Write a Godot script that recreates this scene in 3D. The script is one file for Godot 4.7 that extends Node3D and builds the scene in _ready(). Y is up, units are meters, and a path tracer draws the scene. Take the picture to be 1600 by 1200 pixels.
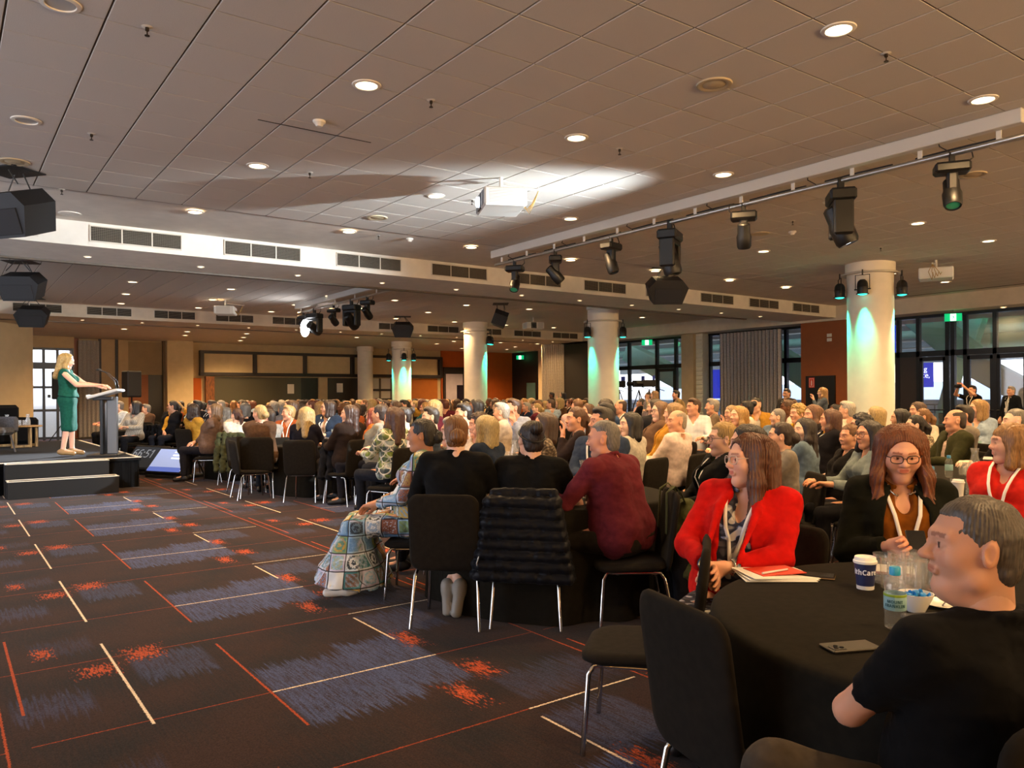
extends Node3D
# A conference in a large function room. The room's long axis runs along -z (away to the left of the picture), x runs to the window wall.

const CEIL := 4.2
const SOFF := 3.83
var warm := Color(1.0, 0.81, 0.57)
var rng := RandomNumberGenerator.new()

func _ready() -> void:
	var cam := Camera3D.new()
	cam.name = "camera"
	add_child(cam)
	cam.position = Vector3(0, 1.48, 0)
	cam.rotation = Vector3(0, deg_to_rad(-36.2), deg_to_rad(-0.4))
	cam.projection = Camera3D.PROJECTION_FRUSTUM
	cam.near = 0.05
	cam.far = 200.0
	cam.size = 0.05 * 1200.0 / 1222.0
	cam.frustum_offset = Vector2(0.0, 0.05 * 20.0 / 1222.0)
	var we := WorldEnvironment.new()
	var env := Environment.new()
	var sky := Sky.new()
	var sm := ProceduralSkyMaterial.new()
	sm.sky_top_color = Color(0.78, 0.85, 0.95)
	sm.sky_horizon_color = Color(0.93, 0.95, 1.0)
	sm.ground_bottom_color = Color(0.45, 0.45, 0.45)
	sm.ground_horizon_color = Color(0.75, 0.77, 0.8)
	sm.sky_energy_multiplier = 1.5
	sm.ground_energy_multiplier = 1.0
	sky.sky_material = sm
	env.background_mode = Environment.BG_SKY
	env.sky = sky
	env.tonemap_mode = Environment.TONE_MAPPER_LINEAR
	env.tonemap_exposure = 1.58
	env.sdfgi_enabled = true
	env.ssao_enabled = true
	env.ssil_enabled = true
	we.environment = env
	we.name = "environment"
	add_child(we)
	rng.seed = 11
	fold.seed = 5
	tex.mottle = noise_tex(0.03, Color(0.78, 0.78, 0.78), Color(1, 1, 1))
	tex.strand = noise_tex(0.06, Color(0.45, 0.45, 0.45), Color(1.0, 1.0, 1.0))
	room()
	lamps()
	rigs()
	outside()
	stage()
	furniture()
	crowd()
	heroes()
	tabletop()

# ---------------------------------------------------------------- helpers
func rgb(hex: String) -> Color:
	return Color.html(hex)

var mats := {}
func mat(hex: String, rough := 0.6, metal := 0.0) -> StandardMaterial3D:
	var key := "%s %.2f %.2f" % [hex, rough, metal]
	if not mats.has(key):
		var m := StandardMaterial3D.new()
		m.albedo_color = rgb(hex)
		m.roughness = rough
		m.metallic = metal
		mats[key] = m
	return mats[key]

func noise_tex(freq: float, lo: Color, hi: Color, size := 256, oct := 3) -> ImageTexture:
	var n := FastNoiseLite.new()
	n.frequency = freq
	n.fractal_octaves = oct
	n.seed = int(freq * 1000.0) + size
	var src := n.get_seamless_image(size, size)
	var im := Image.create(size, size, false, Image.FORMAT_RGB8)
	for y in size:
		for x in size:
			im.set_pixel(x, y, lo.lerp(hi, src.get_pixel(x, y).r))
	return ImageTexture.create_from_image(im)

var tex := {}
# woven or knitted cloth: faint mottling and a weave in relief
func cloth(hex: String, weave := 90.0, rough := 0.92, rim := 0.25) -> StandardMaterial3D:
	var key := "cloth %s %.1f %.2f" % [hex, weave, rim]
	if not mats.has(key):
		var m := StandardMaterial3D.new()
		m.albedo_color = rgb(hex)
		m.roughness = rough
		m.metallic_specular = 0.25
		m.albedo_texture = tex.mottle
		m.uv1_triplanar = true
		m.uv1_scale = Vector3.ONE * 2.6
		m.rim_enabled = rim > 0.0
		m.rim = rim
		m.rim_tint = 0.7
		mats[key] = m
	return mats[key]

func skin(hex: String) -> StandardMaterial3D:
	var key := "skin " + hex
	if not mats.has(key):
		var m := StandardMaterial3D.new()
		m.albedo_color = rgb(hex)
		m.roughness = 0.48
		m.metallic_specular = 0.4
		m.vertex_color_use_as_albedo = true
		m.subsurf_scatter_enabled = true
		m.subsurf_scatter_strength = 0.12
		mats[key] = m
	return mats[key]

func hairm(hex: String) -> StandardMaterial3D:
	var key := "hair " + hex
	if not mats.has(key):
		var m := StandardMaterial3D.new()
		m.albedo_color = rgb(hex)
		m.roughness = 0.5
		m.metallic_specular = 0.55
		m.albedo_texture = tex.strand
		m.uv1_triplanar = true
		m.uv1_scale = Vector3(9, 1.2, 9)
		mats[key] = m
	return mats[key]

func glow(hex: String, energy: float) -> StandardMaterial3D:
	var key := "glow %s %.2f" % [hex, energy]
	if not mats.has(key):
		var m := StandardMaterial3D.new()
		m.albedo_color = rgb(hex)
		m.emission_enabled = true
		m.emission = rgb(hex)
		m.emission_energy_multiplier = energy
		mats[key] = m
	return mats[key]

func glass(hex := "f4f8f6", a := 0.06) -> StandardMaterial3D:
	var key := "glass %s %.2f" % [hex, a]
	if not mats.has(key):
		var m := StandardMaterial3D.new()
		m.transparency = BaseMaterial3D.TRANSPARENCY_ALPHA
		m.albedo_color = Color(rgb(hex), a)
		m.roughness = 0.03
		m.metallic_specular = 0.5
		mats[key] = m
	return mats[key]

func put(parent: Node, called: String, m: Mesh, material: Material, at := Vector3.ZERO, bs := Basis.IDENTITY) -> MeshInstance3D:
	var o := MeshInstance3D.new()
	o.name = called
	o.mesh = m
	o.material_override = material
	o.transform = Transform3D(bs, at)
	parent.add_child(o, true)
	return o

var taken := {}
func fresh(called: String) -> String:
	var n: int = taken.get(called, 0)
	taken[called] = n + 1
	return called if n == 0 else "%s_%03d" % [called, n]

func tag(o: Node3D, label := "", category := "", group := "", kind := "") -> Node3D:
	if label: o.set_meta("label", label)
	if category: o.set_meta("category", category)
	if group: o.set_meta("group", group)
	if kind: o.set_meta("kind", kind)
	return o

func thing(called: String, label: String, category: String, at := Vector3.ZERO, turn := 0.0, group := "") -> Node3D:
	var o := Node3D.new()
	o.name = fresh(called)
	add_child(o, true)
	o.position = at
	o.rotation.y = turn
	tag(o, label, category, group)
	return o

func solo(called: String, m: Mesh, material: Material, label: String, category: String, at := Vector3.ZERO, turn := 0.0, group := "") -> MeshInstance3D:
	var o := put(self, fresh(called), m, material, at, Basis(Vector3.UP, turn))
	tag(o, label, category, group)
	return o

func struct(called: String, m: Mesh, material: Material, at := Vector3.ZERO, bs := Basis.IDENTITY, label := "") -> MeshInstance3D:
	var o := put(self, called, m, material, at, bs)
	tag(o, label, "", "", "structure")
	return o

func dup(o: Node3D, at: Vector3, turn := 0.0, label := "", group := "") -> Node3D:
	var d: Node3D = o.duplicate()
	d.name = fresh(o.name.rstrip("0123456789_"))
	add_child(d, true)
	d.position = at
	d.rotation.y = turn
	tag(d, label, "", group)
	return d

# a box with chamfered edges about its centre
var bevels := {}
func bev(s: Vector3, r := 0.006) -> ArrayMesh:
	var key := "%s %.4f" % [s, r]
	if bevels.has(key):
		return bevels[key]
	var st := SurfaceTool.new()
	st.begin(Mesh.PRIMITIVE_TRIANGLES)
	bevbox(st, Vector3.ZERO, s, r)
	st.generate_normals()
	bevels[key] = st.commit()
	return bevels[key]

func bevbox(st: SurfaceTool, o: Vector3, s: Vector3, r: float, bs := Basis.IDENTITY) -> void:
	var h := s * 0.5
	r = minf(r, minf(h.x, minf(h.y, h.z)) * 0.9)
	st.set_smooth_group(-1)
	var P := func(x: float, y: float, z: float) -> Vector3: return o + bs * Vector3(x, y, z)
	for ax in 3:
		var u := (ax + 1) % 3
		var w := (ax + 2) % 3
		for s1 in [-1.0, 1.0]:
			var q := []
			for c in [[-1, -1], [1, -1], [1, 1], [-1, 1]]:
				var p := Vector3.ZERO
				p[ax] = s1 * h[ax]
				p[u] = c[0] * (h[u] - r)
				p[w] = c[1] * (h[w] - r)
				q.append(o + bs * p)
			face(st, q, s1 < 0)
			# the four chamfers between this axis and the next
			for s2 in [-1.0, 1.0]:
				var e := []
				for c in [[0, -1], [1, -1], [1, 1], [0, 1]]:
					var p := Vector3.ZERO
					p[ax] = s1 * (h[ax] - (r if c[0] == 1 else 0.0))
					p[u] = s2 * (h[u] - (0.0 if c[0] == 1 else r))
					p[w] = c[1] * (h[w] - r)
					e.append(o + bs * p)
				face(st, e, s1 * s2 < 0)
	for sx in [-1.0, 1.0]:
		for sy in [-1.0, 1.0]:
			for sz in [-1.0, 1.0]:
				var a := o + bs * Vector3(sx * h.x, sy * (h.y - r), sz * (h.z - r))
				var b := o + bs * Vector3(sx * (h.x - r), sy * h.y, sz * (h.z - r))
				var c := o + bs * Vector3(sx * (h.x - r), sy * (h.y - r), sz * h.z)
				if sx * sy * sz > 0:
					tri(st, a, c, b)
				else:
					tri(st, a, b, c)

func tri(st: SurfaceTool, a: Vector3, b: Vector3, c: Vector3) -> void:
	st.add_vertex(a)
	st.add_vertex(b)
	st.add_vertex(c)

# q runs anticlockwise seen from outside unless flipped; Godot's front faces run clockwise
func face(st: SurfaceTool, q: Array, flip := false) -> void:
	if flip:
		tri(st, q[0], q[1], q[2])
		tri(st, q[0], q[2], q[3])
	else:
		tri(st, q[0], q[2], q[1])
		tri(st, q[0], q[3], q[2])

# a profile of (radius, height) pairs turned about y; it runs up the outside
func lathe(prof: Array, seg := 24, smooth := true) -> ArrayMesh:
	var st := SurfaceTool.new()
	st.begin(Mesh.PRIMITIVE_TRIANGLES)
	var group := 0
	for n in prof.size() - 1:
		var a: Vector2 = prof[n]
		var b: Vector2 = prof[n + 1]
		if n > 0 and absf((a - (prof[n - 1] as Vector2)).angle_to(b - a)) > 0.7:
			group += 1
		st.set_smooth_group(group if smooth else -1)
		for k in seg:
			var t0 := TAU * k / seg
			var t1 := TAU * (k + 1) / seg
			var p := [Vector3(sin(t0) * a.x, a.y, cos(t0) * a.x), Vector3(sin(t1) * a.x, a.y, cos(t1) * a.x), Vector3(sin(t1) * b.x, b.y, cos(t1) * b.x), Vector3(sin(t0) * b.x, b.y, cos(t0) * b.x)]
			if a.x > 1e-5:
				tri(st, p[0], p[2], p[1])
			if b.x > 1e-5:
				tri(st, p[0], p[3], p[2])
	st.generate_normals()
	return st.commit()

func V(x: float, y: float) -> Vector2:
	return Vector2(x, y)

# a round bar along points, closed at both ends
func tube(st: SurfaceTool, pts: Array, r: float, seg := 8) -> void:
	st.set_smooth_group(0)
	var rings := []
	var side := Vector3.ZERO
	for n in pts.size():
		var d: Vector3 = (pts[mini(n + 1, pts.size() - 1)] - pts[maxi(n - 1, 0)]).normalized()
		if side == Vector3.ZERO:
			side = d.cross(Vector3.UP if absf(d.y) < 0.9 else Vector3.RIGHT).normalized()
		side = (side - d * d.dot(side)).normalized()
		var up := side.cross(d)
		var ring := []
		for k in seg:
			var t := TAU * k / seg
			ring.append(pts[n] + (side * cos(t) + up * sin(t)) * r)
		rings.append(ring)
	for n in pts.size() - 1:
		for k in seg:
			var m := (k + 1) % seg
			face(st, [rings[n][k], rings[n + 1][k], rings[n + 1][m], rings[n][m]], true)
	st.set_smooth_group(-1)
	for k in range(1, seg - 1):
		tri(st, rings[0][0], rings[0][k], rings[0][k + 1])
		tri(st, rings[-1][0], rings[-1][k + 1], rings[-1][k])

func bar(pts: Array, r: float, seg := 8) -> ArrayMesh:
	var st := SurfaceTool.new()
	st.begin(Mesh.PRIMITIVE_TRIANGLES)
	tube(st, pts, r, seg)
	st.generate_normals()
	return st.commit()

# a closed outline in x and y, given anticlockwise, made thick along z about its middle
func plate(outline: PackedVector2Array, thick: float) -> ArrayMesh:
	var st := SurfaceTool.new()
	st.begin(Mesh.PRIMITIVE_TRIANGLES)
	st.set_smooth_group(-1)
	if Geometry2D.is_polygon_clockwise(outline):
		outline.reverse()
	var ix := Geometry2D.triangulate_polygon(outline)
	var h := thick * 0.5
	for n in range(0, ix.size(), 3):
		var a := outline[ix[n]]
		var b := outline[ix[n + 1]]
		var c := outline[ix[n + 2]]
		if (b - a).cross(c - a) < 0:
			var t := b
			b = c
			c = t
		tri(st, Vector3(a.x, a.y, h), Vector3(c.x, c.y, h), Vector3(b.x, b.y, h))
		tri(st, Vector3(a.x, a.y, -h), Vector3(b.x, b.y, -h), Vector3(c.x, c.y, -h))
	for n in outline.size():
		var a := outline[n]
		var b := outline[(n + 1) % outline.size()]
		face(st, [Vector3(a.x, a.y, h), Vector3(a.x, a.y, -h), Vector3(b.x, b.y, -h), Vector3(b.x, b.y, h)])
	st.generate_normals()
	return st.commit()

func words(text: String, size: float, depth := 0.002, font := "Droid Sans", bold := false) -> TextMesh:
	var t := TextMesh.new()
	t.text = text
	var f := SystemFont.new()
	f.font_names = PackedStringArray([font])
	if bold:
		f.font_weight = 700
	t.font = f
	t.font_size = 32
	t.pixel_size = size / 32.0
	t.depth = depth
	t.curve_step = 1.0
	return t

func box(s: Vector3) -> BoxMesh:
	var b := BoxMesh.new()
	b.size = s
	return b

# a box between two corners
func slab(parent: Node, called: String, a: Vector3, b: Vector3, material: Material, r := 0.0) -> MeshInstance3D:
	var s := (b - a).abs()
	return put(parent, called, box(s) if r <= 0.0 else bev(s, r), material, (a + b) * 0.5)

func sbox(called: String, a: Vector3, b: Vector3, material: Material, label := "") -> MeshInstance3D:
	return tag(slab(self, called, a, b, material), label, "", "", "structure")

# ---------------------------------------------------------------- a distance field on a grid, meshed as surface nets
class Field:
	var lo := Vector3.ZERO
	var nx := 0
	var ny := 0
	var nz := 0
	var c := 0.02
	var v := PackedFloat32Array()
	func _init(a: Vector3, b: Vector3, cell: float) -> void:
		lo = a
		c = cell
		nx = int((b.x - a.x) / cell) + 2
		ny = int((b.y - a.y) / cell) + 2
		nz = int((b.z - a.z) / cell) + 2
		v.resize(nx * ny * nz)
		v.fill(1.0)
	func span(a: Vector3, b: Vector3) -> Array[int]:
		var r: Array[int] = [maxi(0, int((a.x - lo.x) / c)), mini(nx - 1, int((b.x - lo.x) / c) + 1), maxi(0, int((a.y - lo.y) / c)), mini(ny - 1, int((b.y - lo.y) / c) + 1), maxi(0, int((a.z - lo.z) / c)), mini(nz - 1, int((b.z - lo.z) / c) + 1)]
		return r
	func bone(a: Vector3, b: Vector3, ra: float, rb: float, k := 0.02, flat := false, cut := false) -> Field:
		var m := Vector3.ONE * (maxf(ra, rb) + k + 2.5 * c)
		var s := span(a.min(b) - m, a.max(b) + m)
		var ba := b - a
		var l2 := maxf(ba.length_squared(), 1e-9)
		var ln := sqrt(l2)
		for z in range(s[4], s[5] + 1):
			for y in range(s[2], s[3] + 1):
				var i := (z * ny + y) * nx + s[0]
				var p := Vector3(lo.x + s[0] * c, lo.y + y * c, lo.z + z * c) - a
				for x in range(s[0], s[1] + 1):
					var t0 := p.dot(ba) / l2
					var t := clampf(t0, 0.0, 1.0)
					var d := (p - ba * t).length() - ra - (rb - ra) * t
					if flat:
						d = maxf(d, (t0 - 1.0) * ln)
					var o := v[i]
					if cut:
						var h2 := maxf(k - absf(o + d), 0.0) / k
						v[i] = maxf(o, -d) + h2 * h2 * k * 0.25
					else:
						var h := maxf(k - absf(o - d), 0.0) / k
						v[i] = minf(o, d) - h * h * k * 0.25
					p.x += c
					i += 1
		return self
	func ell(o3: Vector3, r: Vector3, k := 0.02, cut := false, bs := Basis.IDENTITY) -> Field:
		var m := Vector3.ONE * (maxf(r.x, maxf(r.y, r.z)) + k + 2.5 * c) if bs != Basis.IDENTITY else r + Vector3.ONE * (k + 2.5 * c)
		var s := span(o3 - m, o3 + m)
		var inv := Vector3(1.0 / r.x, 1.0 / r.y, 1.0 / r.z)
		var bt := bs.transposed()
		var rot := bs != Basis.IDENTITY
		for z in range(s[4], s[5] + 1):
			for y in range(s[2], s[3] + 1):
				var i := (z * ny + y) * nx + s[0]
				var p := Vector3(lo.x + s[0] * c, lo.y + y * c, lo.z + z * c) - o3
				for x in range(s[0], s[1] + 1):
					var q := (bt * p if rot else p) * inv
					var k0 := q.length()
					var d := k0 * (k0 - 1.0) / maxf((q * inv).length(), 1e-6)
					var o := v[i]
					if cut:
						var h2 := maxf(k - absf(o + d), 0.0) / k
						v[i] = maxf(o, -d) + h2 * h2 * k * 0.25
					else:
						var h := maxf(k - absf(o - d), 0.0) / k
						v[i] = minf(o, d) - h * h * k * 0.25
					p.x += c
					i += 1
		return self
	# keeps what lies on the side of the plane that n points to
	func keep(at: Vector3, n: Vector3, k := 0.004) -> Field:
		n = n.normalized()
		for z in nz:
			for y in ny:
				var i := (z * ny + y) * nx
				var d := n.dot(at - Vector3(lo.x, lo.y + y * c, lo.z + z * c))
				for x in nx:
					var o := v[i]
					if o < 0.06:
						var h := maxf(k - absf(o - d), 0.0) / k
						v[i] = maxf(o, d) + h * h * k * 0.25
					d -= n.x * c
					i += 1
		return self
	func ripple(noise: FastNoiseLite, amp: float, sq := Vector3.ONE) -> Field:
		for z in nz:
			for y in ny:
				var i := (z * ny + y) * nx
				for x in nx:
					if absf(v[i]) < 3.0 * c:
						v[i] += amp * noise.get_noise_3d((lo.x + x * c) * sq.x, (lo.y + y * c) * sq.y, (lo.z + z * c) * sq.z)
					i += 1
		return self
	func strands(amp: float, n: float) -> Field:
		for z in nz:
			for y in ny:
				var i := (z * ny + y) * nx
				for x in nx:
					if absf(v[i]) < 3.0 * c:
						var px := lo.x + x * c
						var pz := lo.z + z * c
						var a := atan2(px, pz + 0.02)
						v[i] += amp * sin(a * n + 5.0 * (lo.y + y * c) * (1.0 + sin(a * 3.0)) * 2.0)
					i += 1
		return self
	func mesh(st: SurfaceTool, tint = null, xf := Transform3D.IDENTITY) -> void:
		var at := PackedInt32Array()
		at.resize(nx * ny * nz)
		at.fill(-1)
		var sx := 1
		var sy := nx
		var sz := nx * ny
		var off: Array[int] = [0, sx, sy, sx + sy, sz, sx + sz, sy + sz, sx + sy + sz]
		var ea: Array[int] = [0, 2, 4, 6, 0, 1, 4, 5, 0, 1, 2, 3]
		var eb: Array[int] = [1, 3, 5, 7, 2, 3, 6, 7, 4, 5, 6, 7]
		var corner: Array[Vector3] = []
		for q in 8:
			corner.append(Vector3(q & 1, (q >> 1) & 1, q >> 2))
		var pos := PackedVector3Array()
		var nor := PackedVector3Array()
		var lim := 1.9 * c + 0.012
		for z in nz - 1:
			for y in ny - 1:
				var i := (z * ny + y) * nx
				for x in nx - 1:
					if absf(v[i]) < lim:
						var f: Array[float] = [v[i], v[i + 1], v[i + sy], v[i + sy + 1], v[i + sz], v[i + sz + 1], v[i + sy + sz], v[i + sy + sz + 1]]
						var neg := 0
						for q in 8:
							if f[q] < 0.0:
								neg += 1
						if neg > 0 and neg < 8:
							var sum := Vector3.ZERO
							var cnt := 0
							for e in 12:
								var fa := f[ea[e]]
								var fb := f[eb[e]]
								if (fa < 0.0) != (fb < 0.0):
									sum += corner[ea[e]].lerp(corner[eb[e]], fa / (fa - fb))
									cnt += 1
							at[i] = pos.size()
							pos.append(lo + (Vector3(x, y, z) + sum / cnt) * c)
							var g := Vector3(f[1] + f[3] + f[5] + f[7] - f[0] - f[2] - f[4] - f[6], f[2] + f[3] + f[6] + f[7] - f[0] - f[1] - f[4] - f[5], f[4] + f[5] + f[6] + f[7] - f[0] - f[1] - f[2] - f[3])
							nor.append(g.normalized())
					i += 1
		var idx := PackedInt32Array()
		for z in range(1, nz - 1):
			for y in range(1, ny - 1):
				var i := (z * ny + y) * nx + 1
				for x in range(1, nx - 1):
					var a := at[i]
					if a >= 0:
						var s0 := v[i] < 0.0
						if s0 != (v[i + 1] < 0.0):
							quad(idx, a, at[i - sy], at[i - sy - sz], at[i - sz], s0)
						if s0 != (v[i + sy] < 0.0):
							quad(idx, a, at[i - sz], at[i - sz - 1], at[i - 1], s0)
						if s0 != (v[i + sz] < 0.0):
							quad(idx, a, at[i - 1], at[i - 1 - sy], at[i - sy], s0)
					i += 1
		var colors := PackedColorArray()
		if tint != null:
			var fn: Callable = tint
			for p in pos:
				colors.append(fn.call(p))
		else:
			colors.resize(pos.size())
			colors.fill(Color.WHITE)
		for q in pos.size():
			pos[q] = xf * pos[q]
			nor[q] = xf.basis * nor[q]
		var arr := []
		arr.resize(Mesh.ARRAY_MAX)
		arr[Mesh.ARRAY_VERTEX] = pos
		arr[Mesh.ARRAY_NORMAL] = nor
		arr[Mesh.ARRAY_COLOR] = colors
		arr[Mesh.ARRAY_INDEX] = idx
		if idx.is_empty():
			return
		var am := ArrayMesh.new()
		am.add_surface_from_arrays(Mesh.PRIMITIVE_TRIANGLES, arr)
		st.append_from(am, 0, Transform3D.IDENTITY)
	static func quad(idx: PackedInt32Array, a: int, b: int, d: int, e: int, flip: bool) -> void:
		if b < 0 or d < 0 or e < 0:
			return
		if flip:
			idx.append_array(PackedInt32Array([a, d, b, a, e, d]))
		else:
			idx.append_array(PackedInt32Array([a, b, d, a, d, e]))
	func done(tint = null, xf := Transform3D.IDENTITY) -> ArrayMesh:
		var st := SurfaceTool.new()
		st.begin(Mesh.PRIMITIVE_TRIANGLES)
		mesh(st, tint, xf)
		return st.commit()

# ---------------------------------------------------------------- people
var fold := FastNoiseLite.new()

func head_tint(brow: Color, lip: Color, p: Vector3) -> Color:
	var ax := absf(p.x)
	if p.z > 0.055:
		var e := Vector3(ax - 0.031, p.y - 0.006, p.z - 0.0735)
		if e.length() < 0.0148 and absf(e.y) < 0.0072:
			if absf(e.x + 0.001) < 0.0055:
				return Color(0.07, 0.05, 0.04)
			return Color(1.15, 1.2, 1.3)
		if ax > 0.012 and ax < 0.05 and p.y > 0.0245 + 0.1 * (0.035 - absf(ax - 0.03)) and p.y < 0.0345 + 0.1 * (0.035 - absf(ax - 0.03)):
			return brow
		if ax < 0.02 and p.y < -0.0465 and p.y > -0.0655 + ax * 0.25:
			return lip
		if ax > 0.02 and ax < 0.055 and p.y < -0.005 and p.y > -0.045:
			return Color(1.0, 0.93, 0.91)
	return Color.WHITE

# a head about the point between the ears, facing +z; o: w width, jaw, nose, cheek, age
func head_mesh(o: Dictionary, cell: float) -> ArrayMesh:
	var w: float = o.get("w", 1.0)
	var jaw: float = o.get("jaw", 1.0)
	var nose: float = o.get("nose", 1.0)
	var chk: float = o.get("cheek", 1.0)
	var f := Field.new(Vector3(-0.115, -0.2, -0.14), Vector3(0.115, 0.15, 0.15), cell)
	f.ell(Vector3(0, 0.035, -0.014), Vector3(0.076 * w, 0.088, 0.096))
	f.ell(Vector3(0, -0.02, 0.022), Vector3(0.064 * w, 0.085, 0.066), 0.03)
	f.bone(Vector3(-0.045 * w * jaw, -0.07, 0.01), Vector3(0, -0.096, 0.052), 0.022 * jaw, 0.02, 0.03)
	f.bone(Vector3(0.045 * w * jaw, -0.07, 0.01), Vector3(0, -0.096, 0.052), 0.022 * jaw, 0.02, 0.03)
	f.ell(Vector3(0, -0.098, 0.062), Vector3(0.02, 0.017, 0.018), 0.02)
	for s in [-1.0, 1.0]:
		f.ell(Vector3(s * 0.041 * w, -0.022, 0.05), Vector3(0.026, 0.028, 0.028) * chk, 0.03)
		f.bone(Vector3(s * 0.01, 0.029, 0.083), Vector3(s * 0.046, 0.03, 0.066), 0.011, 0.01, 0.02)
		f.ell(Vector3(s * 0.031, 0.004, 0.095), Vector3(0.02, 0.0125, 0.016), 0.014, true)
		f.ell(Vector3(s * 0.031, 0.006, 0.0735), Vector3(0.0135, 0.0125, 0.012), 0.003)
		f.bone(Vector3(s * 0.017, 0.0135, 0.082), Vector3(s * 0.046, 0.011, 0.073), 0.0042, 0.004, 0.006)
		f.bone(Vector3(s * 0.018, -0.004, 0.082), Vector3(s * 0.044, -0.004, 0.074), 0.003, 0.003, 0.006)
		# ear: a rim round a hollow
		f.ell(Vector3(s * 0.078 * w, 0.0, -0.012), Vector3(0.011, 0.033, 0.021), 0.008, false, Basis(Vector3.UP, s * 0.45) * Basis(Vector3.RIGHT, -0.2))
		f.ell(Vector3(s * 0.09 * w, 0.004, -0.008), Vector3(0.008, 0.02, 0.011), 0.006, true)
	f.bone(Vector3(0, 0.02, 0.082), Vector3(0, -0.02, 0.082 + 0.019 * nose), 0.0085, 0.0115, 0.012)
	f.ell(Vector3(0, -0.022, 0.086 + 0.018 * nose), Vector3(0.012, 0.0105, 0.012), 0.01)
	for s in [-1.0, 1.0]:
		f.ell(Vector3(s * 0.0125, -0.0265, 0.088 + 0.005 * nose), Vector3(0.008, 0.0075, 0.01), 0.008)
	f.bone(Vector3(-0.018, -0.0515, 0.083), Vector3(0.018, -0.0515, 0.083), 0.0065, 0.0065, 0.008)
	f.bone(Vector3(-0.016, -0.0615, 0.083), Vector3(0.016, -0.0615, 0.083), 0.0072, 0.0072, 0.007)
	f.bone(Vector3(-0.022, -0.0565, 0.094), Vector3(0.022, -0.0565, 0.09), 0.0022, 0.0022, 0.004, false, true)
	f.bone(Vector3(0, -0.03, -0.03), Vector3(0, -0.2, -0.045), 0.054 * o.get("neck", 1.0), 0.056 * o.get("neck", 1.0), 0.03)
	if o.get("chin2", 0.0) > 0.0:
		f.ell(Vector3(0, -0.115, 0.025), Vector3(0.045, 0.03, 0.045) * o.chin2, 0.04)
	var brow: Color = o.get("brow", Color(0.35, 0.28, 0.24))
	var lip: Color = o.get("lip", Color(0.88, 0.66, 0.63))
	return f.done(func(p: Vector3) -> Color: return head_tint(brow, lip, p))

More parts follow.
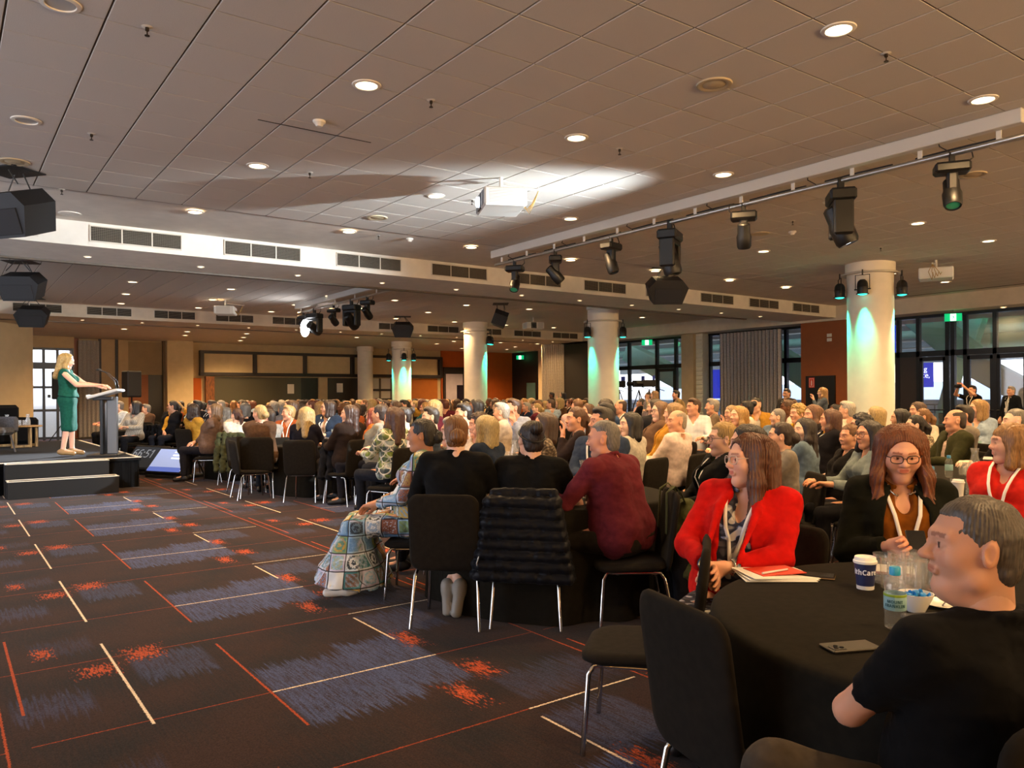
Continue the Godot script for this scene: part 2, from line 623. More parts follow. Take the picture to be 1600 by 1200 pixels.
# hair on such a head
func hair_mesh(kind: String, cell: float) -> ArrayMesh:
	var low := -0.36 if kind in ["long", "longwave", "ponytail", "midlong"] else -0.22
	var f := Field.new(Vector3(-0.17, low, -0.22), Vector3(0.17, 0.19, 0.16), cell)
	var cap := Vector3(0.081, 0.094, 0.103)
	var full := kind in ["long", "longwave", "midlong", "bob", "fringe"]
	if kind == "curly":
		cap = Vector3(0.098, 0.108, 0.118)
	elif full:
		cap = Vector3(0.084, 0.094, 0.106)
	elif kind in ["crop", "thin"]:
		cap = Vector3(0.0785, 0.0905, 0.099)
	f.ell(Vector3(0, 0.04, -0.018), cap)
	f.ell(Vector3(0, -0.03, -0.056), Vector3(0.067, 0.065, 0.052), 0.03)
	if kind == "short":
		f.ell(Vector3(0.012, 0.105, 0.035), Vector3(0.055, 0.03, 0.05), 0.03)
	if kind in ["long", "longwave", "midlong"]:
		var fz := 0.12 if kind == "midlong" else 0.02
		for s in [-1.0, 1.0]:
			if kind != "midlong":
				f.bone(Vector3(s * 0.04, 0.03, -0.065), Vector3(s * 0.055, -0.27, -0.085), 0.062, 0.05, 0.05)
			else:
				f.bone(Vector3(s * 0.04, 0.03, -0.065), Vector3(s * 0.055, -0.15, -0.07), 0.062, 0.06, 0.05)
			f.bone(Vector3(s * 0.07, 0.06, 0.0), Vector3(s * 0.092, -0.1, 0.01 + fz * 0.4), 0.026, 0.032, 0.05)
			f.bone(Vector3(s * 0.092, -0.1, 0.01 + fz * 0.4), Vector3(s * 0.1, -0.235, fz), 0.032, 0.03, 0.04)
			f.bone(Vector3(s * 0.1, -0.235, fz), Vector3(s * 0.088, -0.29, fz + 0.025), 0.03, 0.014, 0.04)
	elif kind in ["bob", "fringe"]:
		for s in [-1.0, 1.0]:
			f.bone(Vector3(s * 0.035, 0.03, -0.062), Vector3(s * 0.05, -0.125, -0.06), 0.062, 0.055, 0.05)
			f.bone(Vector3(s * 0.07, 0.06, 0.0), Vector3(s * 0.088, -0.125, 0.02), 0.026, 0.032, 0.05)
	elif kind == "bun":
		f.ell(Vector3(0, 0.085, -0.12), Vector3(0.045, 0.045, 0.04), 0.015)
	elif kind == "lowbun":
		f.ell(Vector3(0, -0.01, -0.13), Vector3(0.05, 0.05, 0.042), 0.02)
	elif kind == "ponytail":
		f.bone(Vector3(0, 0.03, -0.11), Vector3(0, -0.03, -0.15), 0.03, 0.036, 0.02)
		f.bone(Vector3(0, -0.03, -0.15), Vector3(0, -0.3, -0.13), 0.036, 0.016, 0.03)
	if kind == "curly" or kind == "longwave":
		fold.frequency = 22.0
		f.ripple(fold, 0.02)
	else:
		f.strands(0.001 if kind in ["crop", "thin", "short"] else 0.003, 52.0)
		fold.frequency = 16.0
		f.ripple(fold, 0.005)
	if not full and kind != "ponytail":
		f.keep(Vector3(0, -0.085, 0), Vector3(0, 1, 0), 0.01)
	# the face stays free, and the ears unless the hair is full
	if kind == "fringe":
		f.ell(Vector3(0, -0.05, 0.1), Vector3(0.07, 0.1, 0.09), 0.01, true)
	else:
		f.ell(Vector3(0, -0.03, 0.085 if full else 0.1), Vector3(0.072 if full else 0.09, 0.115, 0.072), 0.014, true)
		if full:
			f.ell(Vector3(0, -0.13, 0.08), Vector3(0.078, 0.12, 0.09), 0.02, true)
		else:
			for s in [-1.0, 1.0]:
				f.ell(Vector3(s * 0.088, -0.014, -0.004), Vector3(0.03, 0.04, 0.022), 0.006, true)
				f.ell(Vector3(s * 0.055, 0.075, 0.075), Vector3(0.02, 0.024, 0.025), 0.02, true)
	if kind == "thin":
		f.ell(Vector3(0, 0.12, 0.02), Vector3(0.06, 0.075, 0.11), 0.01, true)
	return f.done()

# a hand with its wrist at the origin, fingers along +z, palm down; s = 1 left, -1 right
func hand_mesh(s: float, curl: float, spread: float, cell: float) -> ArrayMesh:
	var f := Field.new(Vector3(-0.075, -0.11, -0.05), Vector3(0.075, 0.045, 0.2), cell)
	f.bone(Vector3(0, 0, -0.045), Vector3(0, 0, 0.01), 0.026, 0.024, 0.01)
	var fx: Array[float] = [-0.03, -0.0105, 0.0105, 0.03]
	var fz: Array[float] = [0.088, 0.092, 0.087, 0.078]
	var fl: Array[float] = [0.072, 0.08, 0.074, 0.058]
	for q in 4:
		var k := Vector3(fx[q] * s, 0.004, fz[q])
		f.bone(Vector3(fx[q] * s * 0.6, 0, 0.008), k, 0.0145, 0.0115, 0.016)
	for q in 4:
		var p := Vector3(fx[q] * s, 0.004, fz[q])
		var a := 0.18 + curl * (0.5 + 0.06 * q)
		for j in 3:
			var d := Vector3(fx[q] * s * spread * 6.0, -sin(a), cos(a)).normalized()
			var e: Vector3 = p + d * fl[q] * [0.42, 0.32, 0.26][j]
			f.bone(p, e, 0.0094 - 0.0008 * j, 0.0088 - 0.0009 * j, 0.003)
			p = e
			a += curl * 0.75
	var t0 := Vector3(-0.016 * s, -0.004, 0.022)
	var t1 := Vector3(-0.044 * s, -0.016, 0.052)
	var t2 := Vector3(-0.05 * s, -0.024 - 0.01 * curl, 0.082)
	var t3 := Vector3(-0.044 * s, -0.03 - 0.016 * curl, 0.104)
	f.bone(t0, t1, 0.016, 0.0125, 0.014)
	f.bone(t1, t2, 0.0118, 0.0105, 0.004)
	f.bone(t2, t3, 0.0105, 0.0088, 0.004)
	return f.done(func(p: Vector3) -> Color: return Color(1.0, 0.92, 0.9) if p.z > 0.07 else Color.WHITE)

var cache := {}
func kept(key: String, make: Callable):
	if not cache.has(key):
		cache[key] = make.call()
	return cache[key]

func elbow(a: Vector3, w: Vector3, la: float, lb: float, pole: Vector3) -> Vector3:
	var d := w - a
	var l := clampf(d.length(), absf(la - lb) + 0.01, la + lb - 0.004)
	var n := d.normalized()
	var x := (la * la - lb * lb + l * l) / (2.0 * l)
	var h := sqrt(maxf(la * la - x * x, 0.0))
	return a + n * x + (pole - n * pole.dot(n)).normalized() * h

# every mesh of one figure; facing +z, the floor at y 0, hips over the origin. See the defaults for what o may hold
func figure(o: Dictionary) -> Dictionary:
	var cell: float = o.get("cell", 0.013)
	var fem: bool = o.get("fem", false)
	var g: float = o.get("girth", 1.0)
	var stand: bool = o.get("stand", false)
	var hip: float = 0.9 if stand else 0.56
	var up := hip - 0.56
	var bt := Basis(Vector3.UP, o.get("twist", 0.0)) * Basis(Vector3.RIGHT, o.get("lean", 0.0)) * Basis(Vector3.BACK, o.get("side", 0.0))
	var piv := Vector3(0, hip, 0)
	var T := func(p: Vector3) -> Vector3: return piv + bt * (p + Vector3(0, up, 0) - piv)
	var sw: float = (0.158 if fem else 0.182) * lerpf(1.0, g, 0.45)
	var neck: Vector3 = T.call(Vector3(0, 1.05, -0.03))
	var hc: Vector3 = T.call(Vector3(0, 1.17, -0.012)) + Vector3(0, 0.018, 0.0) + o.get("poke", Vector3.ZERO)
	var hb := Basis(Vector3.UP, o.get("yaw", 0.0)) * Basis(Vector3.RIGHT, o.get("pitch", 0.0)) * Basis(Vector3.BACK, o.get("roll", 0.0))
	hb = hb.scaled(Vector3.ONE * o.get("headsize", 1.0))
	var hx := Transform3D(hb, hc)
	var arms := []
	for s in [1.0, -1.0]:
		var sh: Vector3 = T.call(Vector3(s * sw, 1.0, -0.025))
		var w: Vector3 = o.get("wl" if s > 0 else "wr", Vector3(s * 0.14, 0.75 + up, 0.36))
		if (w - sh).length() > 0.52:
			w = sh + (w - sh).normalized() * 0.52
		var pole: Vector3 = o.get("pl" if s > 0 else "pr", Vector3(s * 0.6, -1.0, -0.25))
		arms.append([s, sh, elbow(sh, w, 0.285, 0.25, pole), w])
	var legs := []
	for s in [1.0, -1.0]:
		var h := Vector3(s * 0.085, hip - 0.01, 0.0)
		var kn: Vector3 = o.get("kl" if s > 0 else "kr", Vector3(s * 0.09, 0.48, 0.02) if stand else Vector3(s * 0.115, 0.53, 0.43))
		var an: Vector3 = o.get("al" if s > 0 else "ar", Vector3(s * 0.09, 0.08, -0.02) if stand else Vector3(s * 0.11, 0.085, 0.42))
		legs.append([s, h, kn, an, o.get("tl" if s > 0 else "tr", Vector3(s * 0.03, -0.25, 1.0))])
	var lo := Vector3(-0.46, -0.01, -0.36)
	var hi := Vector3(0.46, hc.y + 0.02, 0.72)
	for l in legs:
		lo = lo.min(Vector3(l[2].x - 0.14, lo.y, lo.z)).min(Vector3(l[3].x - 0.12, lo.y, lo.z))
		hi = hi.max(Vector3(l[2].x + 0.14, hi.y, hi.z)).max(Vector3(l[3].x + 0.12, hi.y, hi.z))
	for l in arms:
		lo = lo.min(l[2] - Vector3(0.11, 0, 0.1)).min(l[3] - Vector3(0.1, 0, 0.1))
		hi = hi.max(l[2] + Vector3(0.11, 0.1, 0.1)).max(l[3] + Vector3(0.1, 0.1, 0.1))
	lo.y = -0.01
	var torso := func(f: Field, e: float) -> void:
		var lowest := 0.52
		f.bone(T.call(Vector3(-0.065, lowest + 0.06, 0.0)), T.call(Vector3(0.065, lowest + 0.06, 0.0)), 0.115 * g + e * 1.8, 0.115 * g + e * 1.8, 0.04)
		for s in [-1.0, 1.0]:
			f.bone(T.call(Vector3(s * 0.055, 0.66, 0.005)), T.call(Vector3(s * (0.065 if fem else 0.078), 0.92, -0.02)), (0.098 if fem else 0.108) * g + e, (0.1 if fem else 0.108) * lerpf(1.0, g, 0.6) + e, 0.06)
			f.bone(T.call(Vector3(s * 0.03, 1.045, -0.035)), T.call(Vector3(s * sw * 0.9, 1.0, -0.028)), 0.038 + e, 0.055 + e, 0.05)
			if fem:
				f.ell(T.call(Vector3(s * 0.072, 0.89, 0.075)), Vector3.ONE * (0.062 * lerpf(1.0, g, 0.8) + e), 0.05)
		if g > 1.08:
			f.ell(T.call(Vector3(0, 0.7, 0.06)), Vector3(0.14, 0.13, 0.11) * g + Vector3.ONE * e, 0.06)
	# the body itself, one surface: trunk, neck, limbs; then its head and hands
	var st := SurfaceTool.new()
	st.begin(Mesh.PRIMITIVE_TRIANGLES)
	var f := Field.new(lo, hi, cell * o.get("coarse", 1.35))
	torso.call(f, -0.014)
	f.bone(neck - Vector3(0, 0.03, 0), hc + hb * Vector3(0, -0.06, -0.03), 0.058, 0.052, 0.04)
	for a in arms:
		f.bone(a[1], a[2], 0.046, 0.04, 0.03)
		f.bone(a[2], a[3], 0.041, 0.026, 0.01)
	for l in legs:
		f.bone(l[1], l[2], 0.078, 0.052, 0.04)
		f.bone(l[2], l[3], 0.05, 0.034, 0.02)
		f.bone(l[3], l[3] + (l[4] as Vector3).normalized() * 0.14, 0.034, 0.028, 0.02)
	f.mesh(st)
	st.append_from(o.head, 0, hx)
	for a in arms:
		var s: float = a[0]
		var dir: Vector3 = (a[3] - a[2]).normalized()
		var palm: Vector3 = o.get("ul" if s > 0 else "ur", Vector3(-s * 0.3, 1, 0))
		var bx := palm.cross(dir).normalized()
		var bend: float = o.get("bl" if s > 0 else "br", 0.0)
		var hand: ArrayMesh = o.get("hl" if s > 0 else "hr")
		if hand:
			st.append_from(hand, 0, Transform3D(Basis(bx, dir.cross(bx), dir) * Basis(Vector3.RIGHT, bend), a[3] + dir * 0.015))
	var out := {"body": st.commit(), "head": hx}
	# the upper garment, ending at neck, cuffs and hem
	var top: String = o.get("top", "long")
	var e := 0.012
	f = Field.new(lo + Vector3(0, 0.4 * (hip - 0.1), 0), hi, cell)
	torso.call(f, e)
	var sl: float = {"long": 0.93, "tee": 0.0, "tank": -1.0, "mid": 0.45}.get(top, 0.93)
	for a in arms:
		var s: float = a[0]
		if sl >= 0.0:
			var upper: Vector3 = a[2] if sl > 0.0 else (a[1] as Vector3).lerp(a[2], 0.72)
			var thin := 0.8 if o.has("jacket") else 1.0
			f.bone(a[1], upper, (0.062 + 0.03 * (g - 1.0)) * thin, 0.054 * thin, 0.035, sl <= 0.0)
			if sl > 0.0:
				f.bone(a[2], (a[2] as Vector3).lerp(a[3], sl), 0.053 * thin, 0.038 * lerpf(thin, 1.0, 0.5), 0.012, true)
	f.bone(neck - Vector3(0, 0.005, -0.012), hc + Vector3(0, 0.0, 0.02), 0.06 if not o.has("vneck") else 0.066, 0.075, 0.006, false, true)
	if o.has("vneck"):
		f.ell(T.call(Vector3(0, 1.03, 0.09)), Vector3(0.042, o.vneck, 0.08), 0.006, true)
	f.keep(T.call(Vector3(0, o.get("hem", 0.5), 0)), bt * Vector3(0, 1, 0.12))
	fold.frequency = 5.0
	f.ripple(fold, 0.004 if o.has("jacket") else 0.014, Vector3(1.0, 1.7, 1.0))
	if o.has("collar"):
		for q in 14:
			var a0 := TAU * q / 14.0
			var a1 := TAU * (q + 1) / 14.0
			if cos((a0 + a1) * 0.5) < 0.9:
				f.bone(T.call(Vector3(sin(a0) * 0.066, 1.065 - 0.018 * cos(a0), -0.022 + cos(a0) * 0.068)), T.call(Vector3(sin(a1) * 0.066, 1.065 - 0.018 * cos(a1), -0.022 + cos(a1) * 0.068)), o.collar, o.collar, 0.008)
	out["top"] = f.done()
	var front := func(x: float, y: float) -> Vector3:
		var p: Vector3 = T.call(Vector3(x, y, 0.34))
		var q := bt * Vector3(0, 0, -1)
		for n in 60:
			p += q * 0.006
			var r := (p - f.lo) / f.c
			if r.x < 0 or r.y < 0 or r.z < 0 or r.x >= f.nx or r.y >= f.ny or r.z >= f.nz:
				continue
			if f.v[(int(r.z) * f.ny + int(r.y)) * f.nx + int(r.x)] < 0.004:
				break
		return p - q * 0.004
	if o.get("lanyard", false):
		out["lanyard"] = lanyard_mesh(front, T, bt)
		out["badge"] = Transform3D(bt, front.call(0.0, 0.745) + bt * Vector3(0, -0.03, 0.012))
	out["front"] = front
	# an open jacket over it
	if o.has("jacket"):
		var jf := Field.new(f.lo, hi, cell)
		torso.call(jf, e + 0.018)
		for a in arms:
			jf.bone(a[1], a[2], 0.068, 0.06, 0.035)
			jf.bone(a[2], (a[2] as Vector3).lerp(a[3], o.get("jsleeve", 0.9)), 0.059, 0.045, 0.012, true)
		jf.bone(neck - Vector3(0, 0.03, -0.01), hc + Vector3(0, 0.02, 0.02), 0.07, 0.08, 0.006, false, true)
		jf.ell(T.call(Vector3(0, 0.82, 0.2)), Vector3(o.jacket, 0.36, 0.21), 0.01, true)
		jf.keep(T.call(Vector3(0, o.get("jhem", 0.47), 0)), bt * Vector3(0, 1, 0.1))
		jf.ripple(fold, 0.012, Vector3(1.0, 1.5, 1.0))
		if o.has("lapel"):
			for s in [-1.0, 1.0]:
				var p0: Vector3 = T.call(Vector3(s * 0.062, 1.075, -0.03))
				var p1: Vector3 = front.call(s * (o.jacket + 0.015), 0.98) + bt * Vector3(0, 0, 0.022)
				var p2: Vector3 = front.call(s * (o.jacket - 0.005), 0.78) + bt * Vector3(0, 0, 0.02)
				jf.bone(T.call(Vector3(0, 1.09, -0.085)), p0, o.lapel, o.lapel, 0.01)
				jf.bone(p0, p1, o.lapel, 0.022, 0.01)
				jf.bone(p1, p2, 0.02, 0.008, 0.01)
		out["jacket"] = jf.done()
	# the lower garment
	var bot: String = o.get("bottom", "trousers")
	f = Field.new(lo, Vector3(hi.x, hip + 0.3, hi.z), cell)
	if bot == "trousers":
		f.bone(Vector3(-0.065, hip + 0.02, -0.01), Vector3(0.065, hip + 0.02, -0.01), 0.118 * g, 0.118 * g, 0.04)
		for l in legs:
			f.bone(l[1], l[2], 0.092 * lerpf(1.0, g, 0.7), 0.068, 0.03)
			f.bone(l[2], (l[2] as Vector3).lerp(l[3], 0.97), 0.066, o.get("cuff", 0.052), 0.02, true)
		f.keep(Vector3(0, maxf(hip + (0.1 if stand else 0.035), maxf(legs[0][2].y, legs[1][2].y) + (0.1 if legs[0][2].y > hip else -0.2)), 0), Vector3(0, -1, 0))
	elif bot == "skirt":
		f.bone(Vector3(-0.06, hip, -0.01), Vector3(0.06, hip, -0.01), 0.125 * g, 0.125 * g, 0.04)
		var q: float = o.get("skirt", 0.95)
		var k0: Vector3 = legs[0][2]
		var k1: Vector3 = legs[1][2]
		for n in 5:
			var u := n / 4.0
			var a := (legs[0][1] as Vector3).lerp(legs[1][1], u)
			var b := k0.lerp(k1, u)
			f.bone(a, b, 0.098 * g, 0.078, 0.04)
			if q > 1.0:
				var b2 := (legs[0][3] as Vector3).lerp(legs[1][3], u)
				f.bone(b, b.lerp(b2, q - 1.0), 0.08, o.get("flare", 0.085), 0.04, true)
			if stand:
				f.bone(b, b + Vector3(0, -0.06, 0), 0.078, 0.075, 0.03, true)
		f.keep(Vector3(0, maxf(hip + (0.1 if stand else 0.035), maxf(legs[0][2].y, legs[1][2].y) + (0.1 if legs[0][2].y > hip else -0.2)), 0), Vector3(0, -1, 0))
	if bot != "none":
		fold.frequency = 6.0
		f.ripple(fold, o.get("crease", 0.012))
		out["bottom"] = f.done()
	if o.get("shoes", true):
		f = Field.new(lo - Vector3(0.05, 0, 0.25), Vector3(hi.x + 0.05, 0.5, hi.z + 0.1), cell * 0.9)
		for l in legs:
			var d := (l[4] as Vector3).normalized()
			var an: Vector3 = l[3]
			f.bone(an + Vector3(0, -0.035, 0) - d * 0.045, an + d * 0.16 + Vector3(0, -0.012, 0), 0.041, 0.036, 0.02)
			f.bone(an, an - Vector3(0, 0.03, 0), 0.044, 0.044, 0.02)
		f.keep(Vector3(0, 0.004, 0), Vector3(0, 1, 0))
		out["shoes"] = f.done()
	return out

# a flat ribbon round the neck that meets over the breastbone
func lanyard_mesh(front: Callable, T: Callable, bt: Basis) -> ArrayMesh:
	var st := SurfaceTool.new()
	st.begin(Mesh.PRIMITIVE_TRIANGLES)
	for s in [-1.0, 1.0]:
		var pts: Array[Vector3] = []
		pts.append(T.call(Vector3(0, 1.07, -0.1)))
		pts.append(T.call(Vector3(s * 0.05, 1.075, -0.085)))
		pts.append(T.call(Vector3(s * 0.078, 1.082, -0.02)))
		for n in 7:
			var u := n / 6.0
			pts.append(front.call(s * lerpf(0.076, 0.006, u), lerpf(1.04, 0.75, u)))
		ribbon(st, pts, 0.0085, bt * Vector3(1, 0, 0))
	st.generate_normals()
	return st.commit()

func ribbon(st: SurfaceTool, pts: Array[Vector3], half: float, side: Vector3) -> void:
	for n in pts.size() - 1:
		var d0 := (pts[mini(n + 1, pts.size() - 1)] - pts[maxi(n - 1, 0)]).normalized()
		var d1 := (pts[mini(n + 2, pts.size() - 1)] - pts[n]).normalized()
		var n0 := side.cross(d0).normalized() * 0.0012
		var n1 := side.cross(d1).normalized() * 0.0012
		var w0 := (side - d0 * side.dot(d0)).normalized() * half
		var w1 := (side - d1 * side.dot(d1)).normalized() * half
		var a := [pts[n] - w0 - n0, pts[n] + w0 - n0, pts[n] + w0 + n0, pts[n] - w0 + n0]
		var b := [pts[n + 1] - w1 - n1, pts[n + 1] + w1 - n1, pts[n + 1] + w1 + n1, pts[n + 1] - w1 + n1]
		for q in 4:
			var r := (q + 1) % 4
			for p in [a[q], b[q], a[r], a[r], b[q], b[r]]:
				st.add_vertex(p)

# puts a figure's meshes under one thing
func dress(t: Node3D, m: Dictionary, c: Dictionary) -> void:
	put(t, "body", m.body, skin(c.skin))
	put(t, "top", m.top, c.top if c.top is Material else cloth(c.top))
	if m.has("jacket"):
		put(t, "jacket", m.jacket, c.jacket if c.jacket is Material else cloth(c.jacket))
	if m.has("bottom"):
		put(t, "trousers" if not c.has("skirt") else "skirt", m.bottom, c.low if c.low is Material else cloth(c.low))
	if m.has("shoes"):
		put(t, "shoes", m.shoes, c.shoe if c.get("shoe") is Material else mat(c.get("shoe", "151313"), 0.5))
	if c.has("hairmesh"):
		put(t, "hair", c.hairmesh, hairm(c.hair), m.head.origin, m.head.basis * Basis.from_scale(c.get("hairscale", Vector3.ONE)))
	if m.has("lanyard"):
		var l := put(t, "lanyard", m.lanyard, mat("e8e6e0", 0.7))
		if c.get("badge", true):
			put(l, "badge", bev(Vector3(0.075, 0.1, 0.004), 0.002), mat("e9e7e2", 0.5), m.badge.origin, m.badge.basis)
	if c.has("specs"):
		put(t, "glasses", spectacles(), mat(c.specs, 0.3), m.head.origin, m.head.basis)

func spectacles() -> ArrayMesh:
	return kept("specs", func():
		var st := SurfaceTool.new()
		st.begin(Mesh.PRIMITIVE_TRIANGLES)
		for s in [-1.0, 1.0]:
			var ring := []
			for k in 17:
				var a := TAU * k / 16.0
				var q := pow(absf(cos(a)), 0.7) * signf(cos(a))
				var r := pow(absf(sin(a)), 0.7) * signf(sin(a))
				ring.append(Vector3(s * 0.0335 + q * 0.026, 0.004 + r * 0.019, 0.1 - absf(s * 0.0335 + q * 0.026) * 0.16))
			tube(st, ring, 0.0021, 6)
			tube(st, [Vector3(s * 0.0595, 0.012, 0.089), Vector3(s * 0.075, 0.013, 0.074), Vector3(s * 0.08, 0.013, 0.0), Vector3(s * 0.079, -0.004, -0.03)], 0.002, 6)
		tube(st, [Vector3(-0.008, 0.008, 0.0985), Vector3(0, 0.011, 0.1), Vector3(0.008, 0.008, 0.0985)], 0.0018, 6)
		st.generate_normals()
		return st.commit())

# ---------------------------------------------------------------- the room
func carpet_tex() -> ImageTexture:
	var w := 960
	var h := 720
	var px := 2.78 / w
	var pz := 2.04 / h
	var n := FastNoiseLite.new()
	n.frequency = 1.0
	n.fractal_octaves = 2
	var fine := FastNoiseLite.new()
	fine.noise_type = FastNoiseLite.TYPE_VALUE
	fine.frequency = 1.0
	fine.fractal_type = FastNoiseLite.FRACTAL_NONE
	var data := PackedByteArray()
	data.resize(w * h * 3)
	var brown := Color(0.036, 0.018, 0.013)
	var dark := Color(0.018, 0.0145, 0.0145)
	var blue := Color(0.062, 0.085, 0.19)
	var orange := Color(0.5, 0.085, 0.022)
	var white := Color(0.8, 0.66, 0.5)
	# patches: x0, x1, s0, s1, strength
	var blues := [[1.34, 1.98, 0.42, 1.36, 0.95], [1.86, 2.3, 0.5, 1.47, 1.0], [0.84, 1.26, 1.45, 1.98, 0.5], [0.25, 0.62, 1.2, 1.6, 0.4], [2.24, 2.7, 1.4, 1.96, 0.55], [2.3, 2.95, 0.06, 0.5, 0.35], [0.4, 0.75, 0.2, 0.55, 0.22]]
	var spots := [[0.95, 2.02, 0.1, 0.12], [0.69, 1.84, 0.09, 0.1], [2.31, 1.31, 0.06, 0.15], [2.37, 0.61, 0.07, 0.13], [2.11, 0.34, 0.06, 0.14], [0.47, 0.3, 0.05, 0.1]]
	# lines along s: x, s0, s1, white?, half width; and along x: s, x0, x1, white?
	var down := [[0.78, 0.9, 2.36, true, 0.0075], [1.34, 0.46, 1.93, false, 0.006], [0.31, 1.37, 2.76, false, 0.007], [2.24, 1.35, 1.94, true, 0.007], [3.0, 0.0, 2.04, false, 0.0055]]
	var over := [[0.0, 0.25, 2.25, false], [0.0, 2.25, 2.95, true], [0.95, 0.31, 1.34, false], [0.95, 1.34, 2.3, true], [0.95, 2.3, 3.0, false]]
	var lin := PackedColorArray()
	lin.resize(w * h)
	var grains := PackedFloat32Array()
	grains.resize(w * h)
	for y in h:
		var s := y * pz
		for x in w:
			var u := 0.25 + x * px
			var streak := n.get_noise_2d(u * 70.0, s * 4.0)
			var grain := fine.get_noise_2d(x * 0.9, y * 0.9)
			grains[y * w + x] = grain
			lin[y * w + x] = brown.lerp(dark, clampf(0.35 + 0.9 * n.get_noise_2d(u * 1.3 + 7.0, s * 1.6) + 0.5 * streak, 0.0, 1.0))
	# each mark is worked out only where it lies; rows wrap round the repeat
	for b in blues:
		for yy in range(int((b[2] - 0.15) / pz), int((b[3] + 0.15) / pz)):
			var s := yy * pz
			for x in range(maxi(0, int((b[0] - 0.25) / px)), mini(w, int((b[1] - 0.25) / px))):
				var u := 0.25 + x * px
				var streak := n.get_noise_2d(u * 70.0, s * 4.0)
				var ragged := 0.11 * n.get_noise_2d(u * 45.0 + 50.0, s * 1.5) + 0.05 * streak
				var i := posmod(yy, h) * w + x
				var k: float = clampf(minf(s - b[2], b[3] - s) * 14.0 + ragged * 14.0, 0.0, 1.0) * clampf(minf(u - b[0], b[1] - u) * 30.0, 0.0, 1.0)
				lin[i] = lin[i].lerp(blue, k * b[4] * clampf(0.72 + 0.8 * streak + 0.3 * grains[i], 0.1, 1.0))
	for o in spots:
		for yy in range(int((o[1] - o[3] * 1.5) / pz), int((o[1] + o[3] * 1.5) / pz)):
			var s := yy * pz
			for x in range(maxi(0, int((o[0] - o[2] * 1.6 - 0.25) / px)), mini(w, int((o[0] + o[2] * 1.6 - 0.25) / px))):
				var u := 0.25 + x * px
				var i := posmod(yy, h) * w + x
				var e := maxf(absf(u - o[0]) / o[2], absf(s - o[1]) / o[3]) + 1.1 * n.get_noise_2d(u * 60.0, s * 14.0) + 0.5 * grains[i]
				if e < 0.72:
					lin[i] = orange * (0.85 + 0.4 * grains[i])
	for l in over:
		for dy in range(-3, 4):
			for x in range(maxi(0, int((l[1] - 0.25) / px)), mini(w, int((l[2] - 0.25) / px))):
				var yy := posmod(int(l[0] / pz) + dy, h)
				var i := yy * w + x
				if absf(dy) * pz < (0.0062 if l[3] else 0.0045) + 0.002 * grains[i]:
					lin[i] = white if l[3] else orange * 0.55
	for l in down:
		for yy in range(int(l[1] / pz), int(l[2] / pz)):
			for dx in range(-5, 6):
				var i := posmod(yy, h) * w + posmod(int((l[0] - 0.25) / px) + dx, w)
				if absf(dx) * px < l[4] + 0.002 * grains[i]:
					lin[i] = white if l[3] else orange * 0.8
	for i in w * h:
		var c := (lin[i] * (1.0 + 0.55 * grains[i])).clamp().linear_to_srgb()
		data[i * 3] = int(c.r * 255.0)
		data[i * 3 + 1] = int(c.g * 255.0)
		data[i * 3 + 2] = int(c.b * 255.0)
	return ImageTexture.create_from_image(Image.create_from_data(w, h, false, Image.FORMAT_RGB8, data))

func plaster(hex: String, rough := 0.85) -> StandardMaterial3D:
	var m := StandardMaterial3D.new()
	m.albedo_color = rgb(hex)
	m.roughness = rough
	m.albedo_texture = tex.plaster
	m.uv1_triplanar = true
	m.uv1_world_triplanar = true
	m.uv1_scale = Vector3.ONE * 0.5
	return m

